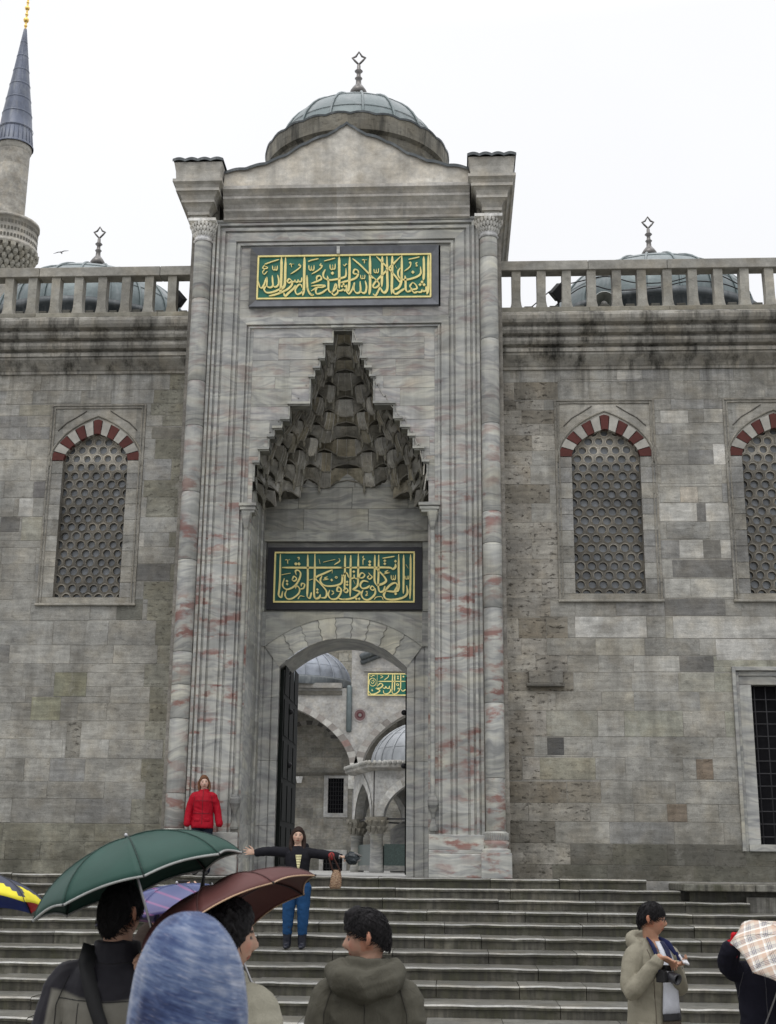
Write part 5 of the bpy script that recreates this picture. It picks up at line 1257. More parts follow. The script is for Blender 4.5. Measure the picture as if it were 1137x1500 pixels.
# ------------------------------------------------------------------ people
def head_mat(pos, yaw=0, pitch=0, s=1.0, roll=0):
    return Matrix.Translation(Vector(pos)) @ Matrix.Rotation(yaw, 4, 'Z') @ Matrix.Rotation(roll, 4, 'Y') @ Matrix.Rotation(pitch, 4, 'X') @ Matrix.Scale(s, 4)
HX, HY, HZ = .073, .093, .116
def g_(x, c, w_): return math.exp(-((x-c)/w_)**2)
def add_head(mb, Mh):
    rows = []; n, m = 44, 32
    for j in range(m+1):
        t = math.pi*(j+.01)/(m+.02); z = -math.cos(t); row = []
        for i in range(n):
            a = 2*math.pi*i/n; x, y = math.sin(t)*math.cos(a), math.sin(t)*math.sin(a)
            px, py, pz = x*HX, y*HY, z*HZ
            if z < 0:
                px *= 1-.30*(-z)**1.4
                if y > 0: py *= 1-.30*(-z)
                else: py *= 1+.05*(-z)
            if y > 0: py *= 1.05
            fr_ = max(0, -y)**1.5
            py -= fr_*(.027*g_(x, 0, .15)*(g_(z, -.20, .16)+.45*g_(z, .02, .16)) + .006*g_(abs(x), .38, .25)*g_(z, .26, .10) + .009*g_(x, 0, .30)*g_(z, -.52, .09) + .010*g_(x, 0, .30)*g_(z, -.86, .16) + .005*g_(abs(x), .55, .2)*g_(z, -.12, .16))
            py += fr_*(.011*g_(abs(x), .40, .18)*g_(z, .08, .10) + .004*g_(x, 0, .3)*g_(z, -.38, .05) + .005*g_(x, 0, .3)*g_(z, -.68, .06))
            row.append((px, py, pz))
        rows.append(row)
    st_ = len(mb.v); a = mb.grid(rows, closed=True); mb.idx([a+i for i in range(n)][::-1]); b = a+n*m; mb.idx([b+i for i in range(n)])
    for sx in (-1, 1):
        mb.tube([(sx*.070, .012, -.030), (sx*.080, .014, -.012), (sx*.085, .022, .012), (sx*.080, .02, .030), (sx*.070, .008, .032)], [.008, .011, .012, .011, .008], 8)
        mb.ball((sx*.074, .012, .002), .010, .016, .026, 10, 8)
    mb.xf(Mh, st_)
def face_col(skin, brow=(.03, .022, .018), lips=None, stubble=None):
    lips = lips or (skin[0]*.70, skin[1]*.40, skin[2]*.40)
    def f(p):
        x, y, z = p.x/HX, p.y/HY, p.z/HZ
        if y < -.35:
            ax = abs(x)
            e = ((ax-.40)/.165)**2+((z-.06)/.055)**2
            if e < 1: return (.02, .016, .014) if (ax-.40)**2/.0075+(z-.06)**2/.0065 < 1 else ((.17, .15, .135) if z < .09 else (.05, .035, .03))
            if .16 < ax < .68 and abs(z-(.245-.12*(ax-.42)**2*4)) < .038: return brow
            if ax < .34*(1-((z+.52)/.11)**2) and abs(z+.52) < .075: return (lips[0]*.45, lips[1]*.4, lips[2]*.4) if abs(z+.515) < .014 else lips
            if abs(ax-.11) < .06 and abs(z+.335) < .03: return (skin[0]*.45, skin[1]*.35, skin[2]*.3)
            if stubble and z < -.38 and ax < .75: return tuple(s_*.8 for s_ in skin)
            ck = g_(ax, .58, .22)*g_(z, -.18, .22)
            return (skin[0]*(1+.04*ck), skin[1]*(1-.16*ck), skin[2]*(1-.16*ck))
        if .75 < abs(x) and -.4 < z < .35 and -.25 < y < .35: return (skin[0]*1.0, skin[1]*.80, skin[2]*.74)
        return skin
    return f
def add_hand(mb, wr, d, pn, th, curl=.3, s=1.0, spread=.16):
    """wr wrist, d towards the fingers, pn out of the palm, th towards the thumb side"""
    wr, d, pn = Vector(wr), Vector(d).normalized(), Vector(pn); pn = (pn-d*pn.dot(d)).normalized(); th_ = d.cross(pn); th_ = th_ if th_.dot(Vector(th)) > 0 else -th_
    kn = wr+d*.085*s
    mb.tube([wr-d*.02*s, wr+d*.02*s, wr+d*.055*s, kn], [.024*s, .032*s, .041*s, .039*s], 12, flat=.38, upv=pn)
    for k, (off, L_) in enumerate(((.030, .068), (.010, .078), (-.010, .073), (-.029, .056))):
        base = kn-d*.012*s+th_*off*s; dr = (d+th_*spread*(off/.03)).normalized(); p = base; pts = [p]; c = 0
        for seg in (.42, .32, .26):
            c += curl*(.7+.12*k); q = dr*math.cos(c)+pn*math.sin(c); p = p+q*L_*seg*s*1.15; pts.append(p)
        mb.tube(pts, [.0095*s, .0088*s, .008*s, .0066*s], 8)
    b = wr+d*.03*s+th_*.026*s; t1 = (d*.62+th_*.78+pn*.25).normalized(); t2 = (d*.85+th_*.45+pn*(.2+curl*.5)).normalized()
    mb.tube([b, b+t1*.036*s, b+t1*.036*s+t2*.028*s, b+t1*.036*s+t2*.050*s], [.014*s, .0115*s, .0098*s, .0075*s], 8)
def tube_limb(mb, pts, rad, sub=4, **k):
    P_ = [Vector(p) for p in pts]; out = []; rr = []
    for i in range(len(P_)-1):
        for j in range(sub):
            f = j/sub; out.append(P_[i].lerp(P_[i+1], f)); rr.append(rad[i]+(rad[i+1]-rad[i])*f)
    out.append(P_[-1]); rr.append(rad[-1])
    for _ in range(2): out = [out[0]]+[(out[i-1]+out[i]*2+out[i+1])/4 for i in range(1, len(out)-1)]+[out[-1]]
    mb.tube(out, rr, 12, **k)
def folds(amp, sc_=(14, 14, 7), amp2=.0):
    def f(co, n):
        p = Vector((co.x*sc_[0], co.y*sc_[1], co.z*sc_[2]))
        q = Vector((co.x*sc_[0]*.55+co.z*5, co.y*sc_[1]*.55, co.z*sc_[2]*2.4+co.x*4))
        return amp*(1-2*abs(noise.noise(p)))+amp*.9*(.5-2*abs(noise.noise(q)))*max(0, .6+noise.noise(p*.6))+amp*.4*noise.noise(p*2.7)
    return f
TORSO = [(0, 0, .80, .155, .115), (0, 0, .90, .165, .122), (0, 0, 1.02, .142, .108), (0, 0, 1.14, .145, .108), (0, 0, 1.27, .168, .118), (0, .005, 1.36, .172, .108), (0, .008, 1.42, .125, .085), (0, .008, 1.46, .062, .062)]
SK_A, SK_B = (.50, .31, .225), (.56, .37, .285)
class Person:
    def __init__(s, label, loc, rz, H=1.70, head_yaw=0, head_pitch=0, skin=SK_B, arms=None, legs=None, vox=.008, hands=None, head_off=(0, 0), lean=0, hroll=0, hs=1.07, brow=(.03, .022, .018), stubble=None, female=False):
        s.root = thing('person', label, 'person', loc, rz); s.k = k = H/1.70; s.vox = vox
        s.Mh = head_mat((head_off[0]*k, (-.012+head_off[1])*k, 1.592*k), head_yaw, head_pitch, hs*k, hroll)
        s.arms = arms or [[(-.175, 0, 1.365), (-.225, .02, 1.10), (-.235, -.03, .86)], [(.175, 0, 1.365), (.225, .02, 1.10), (.235, -.03, .86)]]
        s.arms = [[Vector(p)*k for p in a] for a in s.arms]
        s.legs = legs or [[(-.09, 0, .87), (-.10, -.01, .48), (-.10, .02, .07)], [(.09, 0, .87), (.10, -.01, .48), (.10, .02, .07)]]
        s.legs = [[Vector(p)*k for p in a] for a in s.legs]
        mb = MB(); add_head(mb, s.Mh)
        hc = s.Mh @ Vector((0, .01, -.06)); mb.tube([(0, .008*k, 1.40*k), (0, .004*k, 1.47*k), hc], [.062*k, .054*k, .056*k], 12)
        mb.loft([(a*k, b*k, c*k, d*k*.94, e*k*.94) for a, b, c, d, e in TORSO], 20)
        for a in s.arms: tube_limb(mb, [a[0]-Vector((0, 0, .03*k)), *a[1:]], [.038*k, .040*k, .028*k])
        for a in s.legs:
            tube_limb(mb, a, [.082*k, .056*k, .040*k]); mb.tube([a[-1]+Vector((0, .03, -.03))*k, a[-1]+Vector((0, -.05, -.035))*k, a[-1]+Vector((0, -.14, -.05))*k], [.036*k, .038*k, .026*k], 10, flat=.8)
        if hands:
            for h in hands:
                if h: add_hand(mb, Vector(h[0])*k, h[1], h[2], h[3], h[4], k*h[5] if len(h) > 5 else k, h[6] if len(h) > 6 else .16)
        inv = s.Mh.inverted(); fc = face_col(skin, brow, None, stubble); zc = 1.47*k
        def col(co):
            if co.z < zc-.04 and (co.xy-s.Mh.translation.xy).length > .02*0: 
                if (co-s.Mh.translation).length > .16*k: return skin
            return fc(inv @ co)
        s.body = fuse(mb, 'body', MT['skin'], s.root, vox, 2, col)
    def jacket(s, mat, hem=.78, fat=1.13, arm=(.078, .064, .052), cut=1.0, fold=.007, vox=.011, colfn=None, name='jacket', collar=.07, secs=None, flare=1.05, label=None, extra=None, armcut=.97, fs=(14, 14, 7)):
        k = s.k; mb = MB()
        secs = secs or [(0, 0, hem, .175*flare, .135*flare), (0, 0, hem+.06, .178*flare, .138*flare), (0, 0, 1.02, .165, .130), (0, 0, 1.14, .165, .130), (0, 0, 1.27, .182, .136), (0, .005, 1.35, .178, .122), (0, .008, 1.405, .140, .098), (0, .008, 1.44, .088, .08), (0, .006, 1.44+collar*.4, .080, .08)]
        mb.loft([(a*k, b*k, c*k, d*fat*k/1.05, e*fat*k/1.05) for a, b, c, d, e in secs], 24)
        for a in s.arms:
            end = a[-2].lerp(a[-1], armcut); tube_limb(mb, [Vector((a[0].x*.62, a[0].y+.004*k, 1.385*k)), Vector((a[0].x*.97, a[0].y, min(a[0].z, 1.355*k))), *a[1:-1], end], [.055*k, arm[0]*.95*k]+[arm[1]*k]*(len(a)-2)+[arm[2]*k])
        if extra: extra(mb, k)
        return fuse(mb, name, mat, s.root, vox, 3, colfn, folds(fold*.8, fs), label)
    def trousers(s, mat, rad=(.098, .078, .062), vox=.012, fold=.005, top=.98, name='trousers', end=1.0, label=None):
        k = s.k; mb = MB(); mb.loft([(0, 0, .80*k, .165*k, .125*k), (0, 0, .90*k, .172*k, .13*k), (0, 0, top*k, .155*k, .118*k)], 20)
        for a in s.legs: tube_limb(mb, [a[0], a[1], a[1].lerp(a[2], end)], [r*k for r in rad])
        return fuse(mb, name, mat, s.root, vox, 3, None, folds(fold, (12, 12, 9)), label)
    def shoes(s, mat, name='shoe', high=0.0, rad=.048):
        k = s.k
        for a in s.legs:
            mb = MB(); q = a[-1]
            mb.tube([q+Vector((0, .055, -.03))*k, q+Vector((0, 0, -.025))*k, q+Vector((0, -.09, -.04))*k, q+Vector((0, -.165, -.048))*k], [.042*k, .046*k, .044*k, .028*k], 12, flat=.75)
            mb.tube([q+Vector((0, .01, -.03))*k, q.lerp(a[1], .25)], [rad*k, rad*k*1.05], 12)
            if high: tube_limb(mb, [q+Vector((0, .01, -.02))*k, q.lerp(a[1], high)], [rad*k*.95, rad*1.28*k])
            fuse(mb, name, mat, s.root, .009, 2, None, folds(.003, (18, 18, 12)))
    def hair(s, mat, build, vox=.008, amp=.004, sc_=(70, 70, 18), name='hair', smooth=1):
        mb = MB(); build(mb); mb.xf(s.Mh)
        def f(co, n):
            return amp*noise.noise(Vector((co.x*sc_[0], co.y*sc_[1], co.z*sc_[2])))+amp*.6*noise.noise(Vector((co.x*sc_[0]*2.1, co.y*sc_[1]*2.1, co.z*sc_[2]*2)))
        return fuse(mb, name, mat, s.root, vox, smooth, None, f)
def hair_low(a, front, low, nape):
    fr_ = max(0, -math.sin(a)); bk = max(0, math.sin(a)); sd = abs(math.cos(a))
    return max(-.9, min(.7, front*fr_**1.2+(low*sd**2)*(1-fr_*.6)+nape*bk**1.2))
def strands(p, mat, n, L, thick=.016, front=.42, low=-.12, nape=-.62, up=.006, rad=.0022, curl=.0, seed=3, lift=.004, backonly=False):
    """single locks of hair lying over the cap"""
    r_ = random.Random(seed); mb = MB()
    for _ in range(n):
        a = r_.uniform(0, 2*math.pi) if not backonly else r_.uniform(.0, math.pi); zm = hair_low(a, front, low, nape); z = zm+(1-zm)*r_.random()**1.3+.02; t = math.acos(min(1, z)); da = r_.uniform(-.12, .12); pts = []; o = r_.uniform(0, lift)
        for j in range(5):
            tt = min(t+L*j/4/.105, math.acos(zm)+.03*j*r_.random()); aa = a+da*j; fz = min(1, j/4)
            th = thick*(1-.5*max(0, (zm-math.cos(tt))*1.5))+up*max(0, math.cos(tt))+o*(1+.5*j)
            x, y, zz = math.sin(tt)*math.cos(aa), math.sin(tt)*math.sin(aa), math.cos(tt)
            q = Vector((x*(HX+th), y*(HY*(1.05 if y > 0 else 1)+th), zz*(HZ+th)))
            if curl: q += Vector((math.cos(j*2.1+_), math.sin(j*2.1+_), math.cos(j*1.3+_)))*curl
            pts.append(q)
        mb.tube(pts, [rad*.7, rad, rad, rad*.8, rad*.3], 4, cap=False)
    mb.xf(p.Mh); return mb.build('hair_lock', mat, p.root, world=False)
def cap_hair(mb, thick=.012, front=.30, low=-.35, up=.0, nape=-.55):
    """hair that hugs the skull: thick shell cut back from the face"""
    n, m = 40, 26; outer = []; inner = []
    for j in range(m+1):
        ro, ri = [], []
        for i in range(n):
            a = 2*math.pi*i/n; fr_ = max(0, -math.sin(a)); bk = max(0, math.sin(a))
            sd = abs(math.cos(a)); zmin = front*fr_**1.2+(low*sd**2)*(1-fr_*.6)+nape*bk**1.2
            zmin = max(-.9, min(.7, zmin)); t1 = math.acos(max(-1, min(1, zmin))); t = t1*j/m
            x, y, z = math.sin(t)*math.cos(a), math.sin(t)*math.sin(a), math.cos(t)
            th = thick*(1-.85*(j/m)**5)+up*max(0, z)
            ro.append((x*(HX+th), y*(HY*(1.05 if y > 0 else 1)+th), z*(HZ+th))); ri.append((x*HX*.9, y*HY*.9, z*HZ*.9))
        outer.append(ro); inner.append(ri)
    mb.grid(outer+inner[::-1], closed=True)
MT['hair_black'] = hair_mat('black_hair', (.011, .010, .011)); MT['hair_dark'] = hair_mat('dark_brown_hair', (.022, .012, .009)); MT['hair_brown'] = hair_mat('brown_hair', (.12, .055, .028))
def grab(px, py, Y, root):
    """photo point at depth Y, in the frame of a figure"""
    return root.matrix_world.inverted() @ at(px, py, Y)
def feet_loc(px, Y, z): return (at(px, 1300, Y).x, Y, z)

from mathutils.bvhtree import BVHTree
def skin_of(o): return BVHTree.FromPolygons([v.co.copy() for v in o.data.vertices], [tuple(q.vertices) for q in o.data.polygons])
def seam(o, k, lines, mat, back=True, rad=.0022, off=.0005, name='seam'):
    """stitched seams laid on the cloth; lines of (x, z)"""
    tr = skin_of(o); s_ = 1 if back else -1; out = []
    for L_ in lines:
        pts = []
        for (x0, z0), (x1, z1) in zip(L_[:-1], L_[1:]):
            for j in range(8):
                f = j/8; h = tr.ray_cast(Vector(((x0+(x1-x0)*f)*k, 1.0*s_, (z0+(z1-z0)*f)*k)), Vector((0, -s_, 0)))
                if h[0]: pts.append(h[0]+h[1]*off)
        if len(pts) > 3:
            m = MB(); m.tube(pts, rad, 5); m.build(name, mat, o, world=False)
def flap(o, k, x0, x1, z0, z1, mat, back=False, off=.006, name='pocket_flap', tilt=0.0):
    tr = skin_of(o); s_ = 1 if back else -1; rows = []
    for j in range(5):
        row = []
        for i in range(7):
            x = (x0+(x1-x0)*i/6)*k; z = (z0+(z1-z0)*j/4+tilt*(i/6))*k; h = tr.ray_cast(Vector((x, s_, z)), Vector((0, -s_, 0)))
            if not h[0]: return
            row.append(h[0]+Vector((0, s_*off*k, 0)))
        rows.append(row)
    m = MB(); m.grid(rows); m.build(name, mat, o, world=False, solid=.006)
# --- woman with her arms stretched out, on the sixth step
Yw = -3.98; zf = -RZ*6+.004; xw = at(435, 1300, Yw).x; Hw = at(438, 1214, Yw).z-zf
sh = at(365, 1251, Yw); kx = 1.70/Hw
aL = [(-.165, .0, 1.385), (-.42, .02, 1.375), ((at(374, 1250, Yw).x-xw)*kx, 0, (at(374, 1249, Yw).z-zf)*kx)]
aR = [(.165, .0, 1.385), (.40, .02, 1.325), ((at(497, 1255, Yw).x-xw)*kx, -.05, (at(497, 1255, Yw).z-zf)*kx)]
wr = Vector(aL[-1])
p = Person('woman in black jacket and blue jeans on the steps, both arms stretched out', (xw, Yw, zf), 0, Hw, head_yaw=.12, skin=(.56, .38, .29), arms=[aL, aR], vox=.008, hroll=.06,
    legs=[[(-.10, 0, .87), (-.115, -.02, .48), (-.13, .03, .07)], [(.10, 0, .87), (.105, -.02, .48), (.09, .03, .07)]],
    hands=[(aL[-1], (-1, -.05, .12), (0, -1, .1), (0, 0, 1), .12, 1.12, .30), (aR[-1], (1, -.15, -.05), (0, -.3, -1), (0, -1, 0), .9, 1.05)])
K = p.k
def opening(mb, k): mb.loft([(.02*k, .06*k, 1.40*k, .10*k, .06*k), (.05*k, .10*k, 1.44*k, .11*k, .05*k), (.06*k, .10*k, 1.49*k, .08*k, .03*k)], 14)
p.jacket(cloth_mat('black_jacket', (.014, .014, .018), .8), hem=.85, fat=1.10, arm=(.078, .070, .060), fold=.006, flare=.97, extra=opening, armcut=.90, collar=.02)
p.trousers(cloth_mat('blue_denim', (.016, .058, .145), .85), rad=(.115, .086, .068), end=.66)
p.shoes(plain_mat('dark_leather_boot', (.016, .018, .028), .38), 'boot', 0.62, .058)
def long_hair(mb):
    cap_hair(mb, .014, .52, -.2, .004, -.8)
    for sx in (-1, 1):
        mb.tube([(sx*.066, .01, .07), (sx*.084, .015, 0), (sx*.088, .01, -.08), (sx*.088, -.03, -.16), (sx*.075, -.065, -.21)], [.018, .026, .030, .028, .014], 10)
    mb.tube([(0, .07, .03), (0, .085, -.06), (0, .08, -.17)], [.07, .08, .06], 12, flat=.6)
p.hair(MT['hair_dark'], long_hair)
m = MB(); k = K
for i in range(6):
    z0, z1 = (1.10+.037*i)*k, (1.10+.037*(i+1))*k; w0 = .010+.006*i; w1 = .010+.006*(i+1)
    m.grid([[((x+.03)*k+dx, (-.148-.006*(1-abs(x)/.06))*k, z) for x in (-w_, 0, w_)] for z, w_, dx in ((z0, w0, 0), (z1, w1, 0))])
m.build('top', cloth_mat('pale_yellow_top', (.62, .58, .33)), p.root, world=False, solid=.006)
m = MB(); a = Vector(aL[-1])*k; m.tube([a+Vector((.012, 0, 0)), a+Vector((.085, 0, -.003))], [.040, .046], 14, flat=.9); m.build('shirt_cuff', cloth_mat('grey_cuff', (.32, .33, .36)), p.root, world=False)
m = MB(); b = Vector(aR[-1])*k; m.tube([b+Vector((-.085, .01, .006)), b+Vector((-.01, 0, 0))], [.048, .040], 14); m.build('shirt_cuff', bpy.data.materials['grey_cuff'], p.root, world=False)
# bag hanging from her forearm, folded umbrella in her hand
bx = at(493, 1270, Yw-.06); t = thing('shoulder_bag', 'tan and brown striped bag hanging from the forearm of the woman with outstretched arms', 'bag', (bx.x, Yw-.06, at(492, 1301, Yw).z))
m = MB(); tz = at(493, 1274, Yw).z; bz = at(492, 1302, Yw).z; hwb = .085
m.loft([(bx.x-.012, Yw-.06, bz, hwb*.80, .035), (bx.x-.012, Yw-.06, bz+.03, hwb, .055), (bx.x, Yw-.06, bz+(tz-bz)*.6, hwb*.92, .05), (bx.x+.005, Yw-.06, tz, hwb*.62, .022)], 16)
tm = NT('striped_canvas'); co = tm.obj(); wv = tm.noise(tm.vec('MULTIPLY', co, (16, 4, 34)), 1.0, 3, .5, 1.2)
mt_ = tm.done(tm.ramp(wv, [(.36, (.24, .14, .08)), (.44, (.36, .26, .17)), (.50, (.10, .035, .02)), (.56, (.40, .30, .20)), (.66, (.20, .08, .04))]), .8)
m.build('body', mt_, t)
m = MB(); wz = (b.z+zf)+.05; fx = xw+b.x-.10
for dy in (-.045, .045): m.tube([(bx.x-.05, Yw-.06+dy*.5, tz-.02), (fx-.035, Yw-.06+dy, wz-.08), (fx, Yw-.05+dy, wz), (fx+.045, Yw-.06+dy, wz-.09), (bx.x+.055, Yw-.06+dy*.5, tz-.02)], .010, 8)
m.build('strap', plain_mat('brown_strap', (.05, .018, .012), .6), t)
m = MB(); m.tube([(fx-.012, Yw-.05, wz-.045), (fx+.005, Yw-.05, wz-.043)], .056, 16); tag(m.build('scarf_band', cloth_mat('red_band', (.28, .04, .04)), p.root if False else t), 'red band tied round the strap')
u0_ = at(508, 1257, Yw-.1); t = thing('folded_umbrella', 'crumpled dark wet folding umbrella held out by the woman on the steps', 'umbrella', (u0_.x, Yw-.1, u0_.z-.08))
m = MB(); rg = random.Random(4)
for i in range(12):
    a = 2*math.pi*i/12; o = Vector((0, math.cos(a)*.04, math.sin(a)*.045)); q0 = Vector((u0_.x-.02, Yw-.08, u0_.z+.0)); q1 = at(526, 1258, Yw-.1)
    m.tube([q0+o*.4, q0.lerp(q1, .35)+o*rg.uniform(1, 1.5), q0.lerp(q1, .7)+o*rg.uniform(.9, 1.5), q1+o*.35], [.012, .03, .03, .01], 7)
fo = fuse(m, 'canopy', plain_mat('wet_dark_nylon', (.010, .016, .020), .4, .4), t, .008, 1, None, folds(.006, (30, 30, 30)))
for v in fo.data.vertices: v.co -= t.location
m = MB(); m.tube([at(520, 1250, Yw-.12), at(529, 1254, Yw-.12)], [.018, .014], 8); m.tube([at(522, 1262, Yw-.12), at(528, 1260, Yw-.12)], [.016, .012], 8); m.build('handle', plain_mat('grey_handle', (.12, .115, .11), .4), t)
# --- woman in the red jacket on the landing
Yr = -.42; xr = at(293, 1286, Yr).x; Hr = at(292, 1138, Yr).z
p = Person('woman in a bright red jacket standing at the top of the steps beside the portal', (xr, Yr, .004), .10, Hr, head_yaw=.15, skin=(.60, .41, .33), vox=.009, hroll=-.05, arms=[[(-.18, 0, 1.385), (-.25, .02, 1.11), (-.27, -.03, .86)], [(.18, 0, 1.385), (.26, .03, 1.11), (.30, -.01, .86)]])
def coll(mb, k): mb.loft([(0, .008*k, 1.41*k, .105*k, .095*k), (0, .006*k, 1.455*k, .088*k, .088*k), (0, .004*k, 1.475*k, .082*k, .082*k)], 18)
jk = p.jacket(cloth_mat('red_shell', (.34, .006, .018), .55, 300, .1, .3), hem=.80, fat=1.12, arm=(.075, .066, .062), fold=.009, extra=coll, fs=(11, 11, 6))
dr_ = plain_mat('dark_red_seam', (.12, .004, .01), .6)
seam(jk, p.k, [[(.0, 1.46), (.0, 1.2), (.0, .82)], [(-.17, 1.06), (0, 1.05), (.17, 1.06)], [(-.15, 1.36), (-.165, 1.2), (-.17, 1.08)], [(.15, 1.36), (.165, 1.2), (.17, 1.08)], [(-.13, 1.27), (.13, 1.27)]], dr_, False, .005)
for q in ((-.14, -.04), (.04, .14)): flap(jk, p.k, q[0], q[1], .92, .97, bpy.data.materials['red_shell'])
p.trousers(cloth_mat('navy_trousers', (.010, .013, .024)), rad=(.10, .082, .072)); p.shoes(plain_mat('dark_shoe', (.015, .015, .016), .5))
def bob(mb):
    cap_hair(mb, .013, .55, -.3, .004, -.7)
    for sx in (-1, 1): mb.tube([(sx*.066, .01, .06), (sx*.082, .015, 0), (sx*.085, .01, -.07), (sx*.085, -.01, -.13)], [.016, .026, .030, .016], 10)
    mb.tube([(0, .07, .03), (0, .085, -.06), (0, .08, -.13)], [.07, .078, .05], 12, flat=.6)
p.hair(MT['hair_brown'], bob)
# --- man in a beige coat with a camera, on the right
Yb_ = -13.7; xb_ = at(955, 1400, Yb_).x; zt_ = at(957, 1321, Yb_).z; Hb = zt_-GZ-.015; k = Hb/1.70; rzb = .62
rb_ = Matrix.Rotation(-rzb, 4, 'Z')
def loc_b(px, py, dy): v = at(px, py, Yb_+dy); q = rb_ @ Vector((v.x-xb_, dy, v.z-GZ)); return q/k
wl_ = loc_b(967, 1402, -.30); wr_ = loc_b(988, 1412, -.26)
p = Person('man in a beige hooded coat and white shirt looking aside, a phone in his hands', (xb_, Yb_, GZ), rzb, Hb, head_yaw=.72, head_pitch=.06, hs=.95, skin=(.40, .22, .145), vox=.007,
    arms=[[(-.185, 0, 1.385), (-.255, -.02, 1.08), tuple(wl_)], [(.185, 0, 1.385), (.23, -.03, 1.10), tuple(wr_)]],
    hands=[(wl_, (.75, -.55, -.35), (.1, -.5, -.9), (.3, -1, .2), .45, .9), (wr_, (.1, -.95, .1), (-.2, .1, 1), (-.6, -.5, .2), .55, .9)])
beige = cloth_mat('beige_coat', (.25, .232, .18), .8)
secs = [(0, .02, .62, .20, .15), (0, .02, .70, .20, .15), (0, .015, 1.02, .178, .132), (0, .01, 1.14, .175, .13), (0, .015, 1.27, .188, .13), (0, .02, 1.36, .186, .115), (0, .03, 1.43, .135, .085), (0, .04, 1.47, .09, .06)]
def hood(mb, k):
    mb.tube([Vector(q)*k for q in ((-.12, -.01, 1.43), (-.115, .08, 1.45), (-.06, .125, 1.455), (0, .14, 1.45), (.06, .125, 1.455), (.115, .08, 1.45), (.12, -.01, 1.43))], [.022*k, .036*k, .05*k, .056*k, .05*k, .036*k, .022*k], 12, flat=1.25)
jk = p.jacket(beige, secs=secs, fat=1.10, arm=(.074, .060, .046), fold=.0065, extra=hood, vox=.008, fs=(13, 13, 6), armcut=.92, label='open beige coat with a hood')
bs_ = plain_mat('beige_stitch', (.12, .10, .075), .8)
seam(jk, p.k, [[(-.10, 1.40), (-.095, 1.2), (-.09, .9), (-.09, .66)], [(-.15, 1.37), (-.17, 1.25), (-.172, 1.12)], [(-.18, .72), (-.09, .72)]], bs_, False, .003)
flap(jk, p.k, -.19, -.105, .88, .93, beige); flap(jk, p.k, -.165, -.105, 1.22, 1.26, beige)
def strip(pts, w_, name, mat, th=.012):
    m = MB(); rows = [[(x-w1, y, z), (x+w1, y, z)] for (x, y, z), w1 in zip(pts, w_)]; m.grid(rows); return m.build(name, mat, p.root, world=False, solid=th)
def front(z, off=.012): # skin of the coat at the front
    z /= 1; zs_ = [(q[2], q[3], q[4], q[1]) for q in secs]
    for a, b in zip(zs_[:-1], zs_[1:]):
        if a[0] <= z <= b[0]:
            f = (z-a[0])/(b[0]-a[0]); return (b[3]-(b[2])*1.05)*f+(a[3]-a[2]*1.05)*(1-f)-off
    return -.12
def bib(z0, z1, half0, half1, name, mat, off=.012, cx0=.035, cx1=.035, n=8, curve=.25):
    m = MB(); rows = []
    for i in range(n+1):
        f = i/n; z = z0+(z1-z0)*f; hw = half0+(half1-half0)*f; cx = cx0+(cx1-cx0)*f
        rows.append([((cx+hw*u)*k, (front(z, off)+curve*((cx+hw*u)**2)*4)*k, z*k) for u in (-1, -.6, -.2, .2, .6, 1)])
    m.grid(rows); return m.build(name, mat, p.root, world=False, solid=.008)
wh = cloth_mat('white_shirt', (.62, .64, .70), .8)
bib(.985, 1.45, .085, .05, 'shirt', wh, .014)
bib(1.18, 1.45, .016, .022, 'necktie', cloth_mat('dark_tie', (.03, .035, .07)), .024, .05, .045)
bib(.94, .985, .088, .088, 'belt', plain_mat('black_belt', (.012, .012, .014), .4), .018)
bib(.60, .94, .09, .088, 'fly', cloth_mat('brown_trousers', (.075, .062, .048)), .014)
nav = cloth_mat('navy_lining', (.014, .018, .06))

for pts_, nm, r_ in (([(-.055, -.02, 1.475), (-.075, -.085, 1.44), (-.085, -.135, 1.36)], 'collar', [.012, .026, .018]), ([(.055, -.02, 1.475), (.08, -.08, 1.44), (.10, -.13, 1.37)], 'collar', [.012, .024, .014]), ([(.105, -.135, 1.38), (.13, -.15, 1.28), (.135, -.155, 1.18)], 'placket', [.012, .014, .012])):
    m = MB(); tube_limb(m, [Vector(q)*k for q in pts_], [q*k for q in r_], flat=.5, upv=(0, -1, 0)); m.build(nm, nav, p.root, world=False)
p.trousers(bpy.data.materials['brown_trousers'], rad=(.10, .085, .075)); p.shoes(MT['rubber'])
p.hair(MT['hair_black'], lambda mb: cap_hair(mb, .009, .42, -.05, .006, -.55)); strands(p, MT['hair_black'], 1000, .03, .009, .42, -.05, -.55, .006, .0015, 0, 3, .003)
m = MB()
for sx in (-1, 1):
    for i in range(16):
        a0, a1 = 2*math.pi*i/16, 2*math.pi*(i+1)/16; m.tube([(sx*.030+.022*math.cos(a), -.099, .008+.016*math.sin(a)) for a in (a0, a1)], .0016, 5, cap=False)
    m.tube([(sx*.052, -.096, .012), (sx*.074, -.04, .014), (sx*.077, .012, .012)], .0018, 5)
m.tube([(-.008, -.102, .01), (.008, -.102, .01)], .0018, 5); m.xf(p.Mh); m.build('glasses', MT['iron'], p.root, world=False)
cp = at(975, 1429, Yb_-.26); t = thing('camera', 'black camera with a lens hanging on the chest of the man in the beige coat', 'camera', cp, rzb+.1)
m = MB(); m.box(-.065, .065, -.028, .03, -.042, .04); m.box(-.026, .026, -.03, .028, .04, .066); m.box(-.066, -.03, -.045, -.02, -.04, .03); m.build('camera_body', MT['rubber'], t, world=False, bevel=.006)
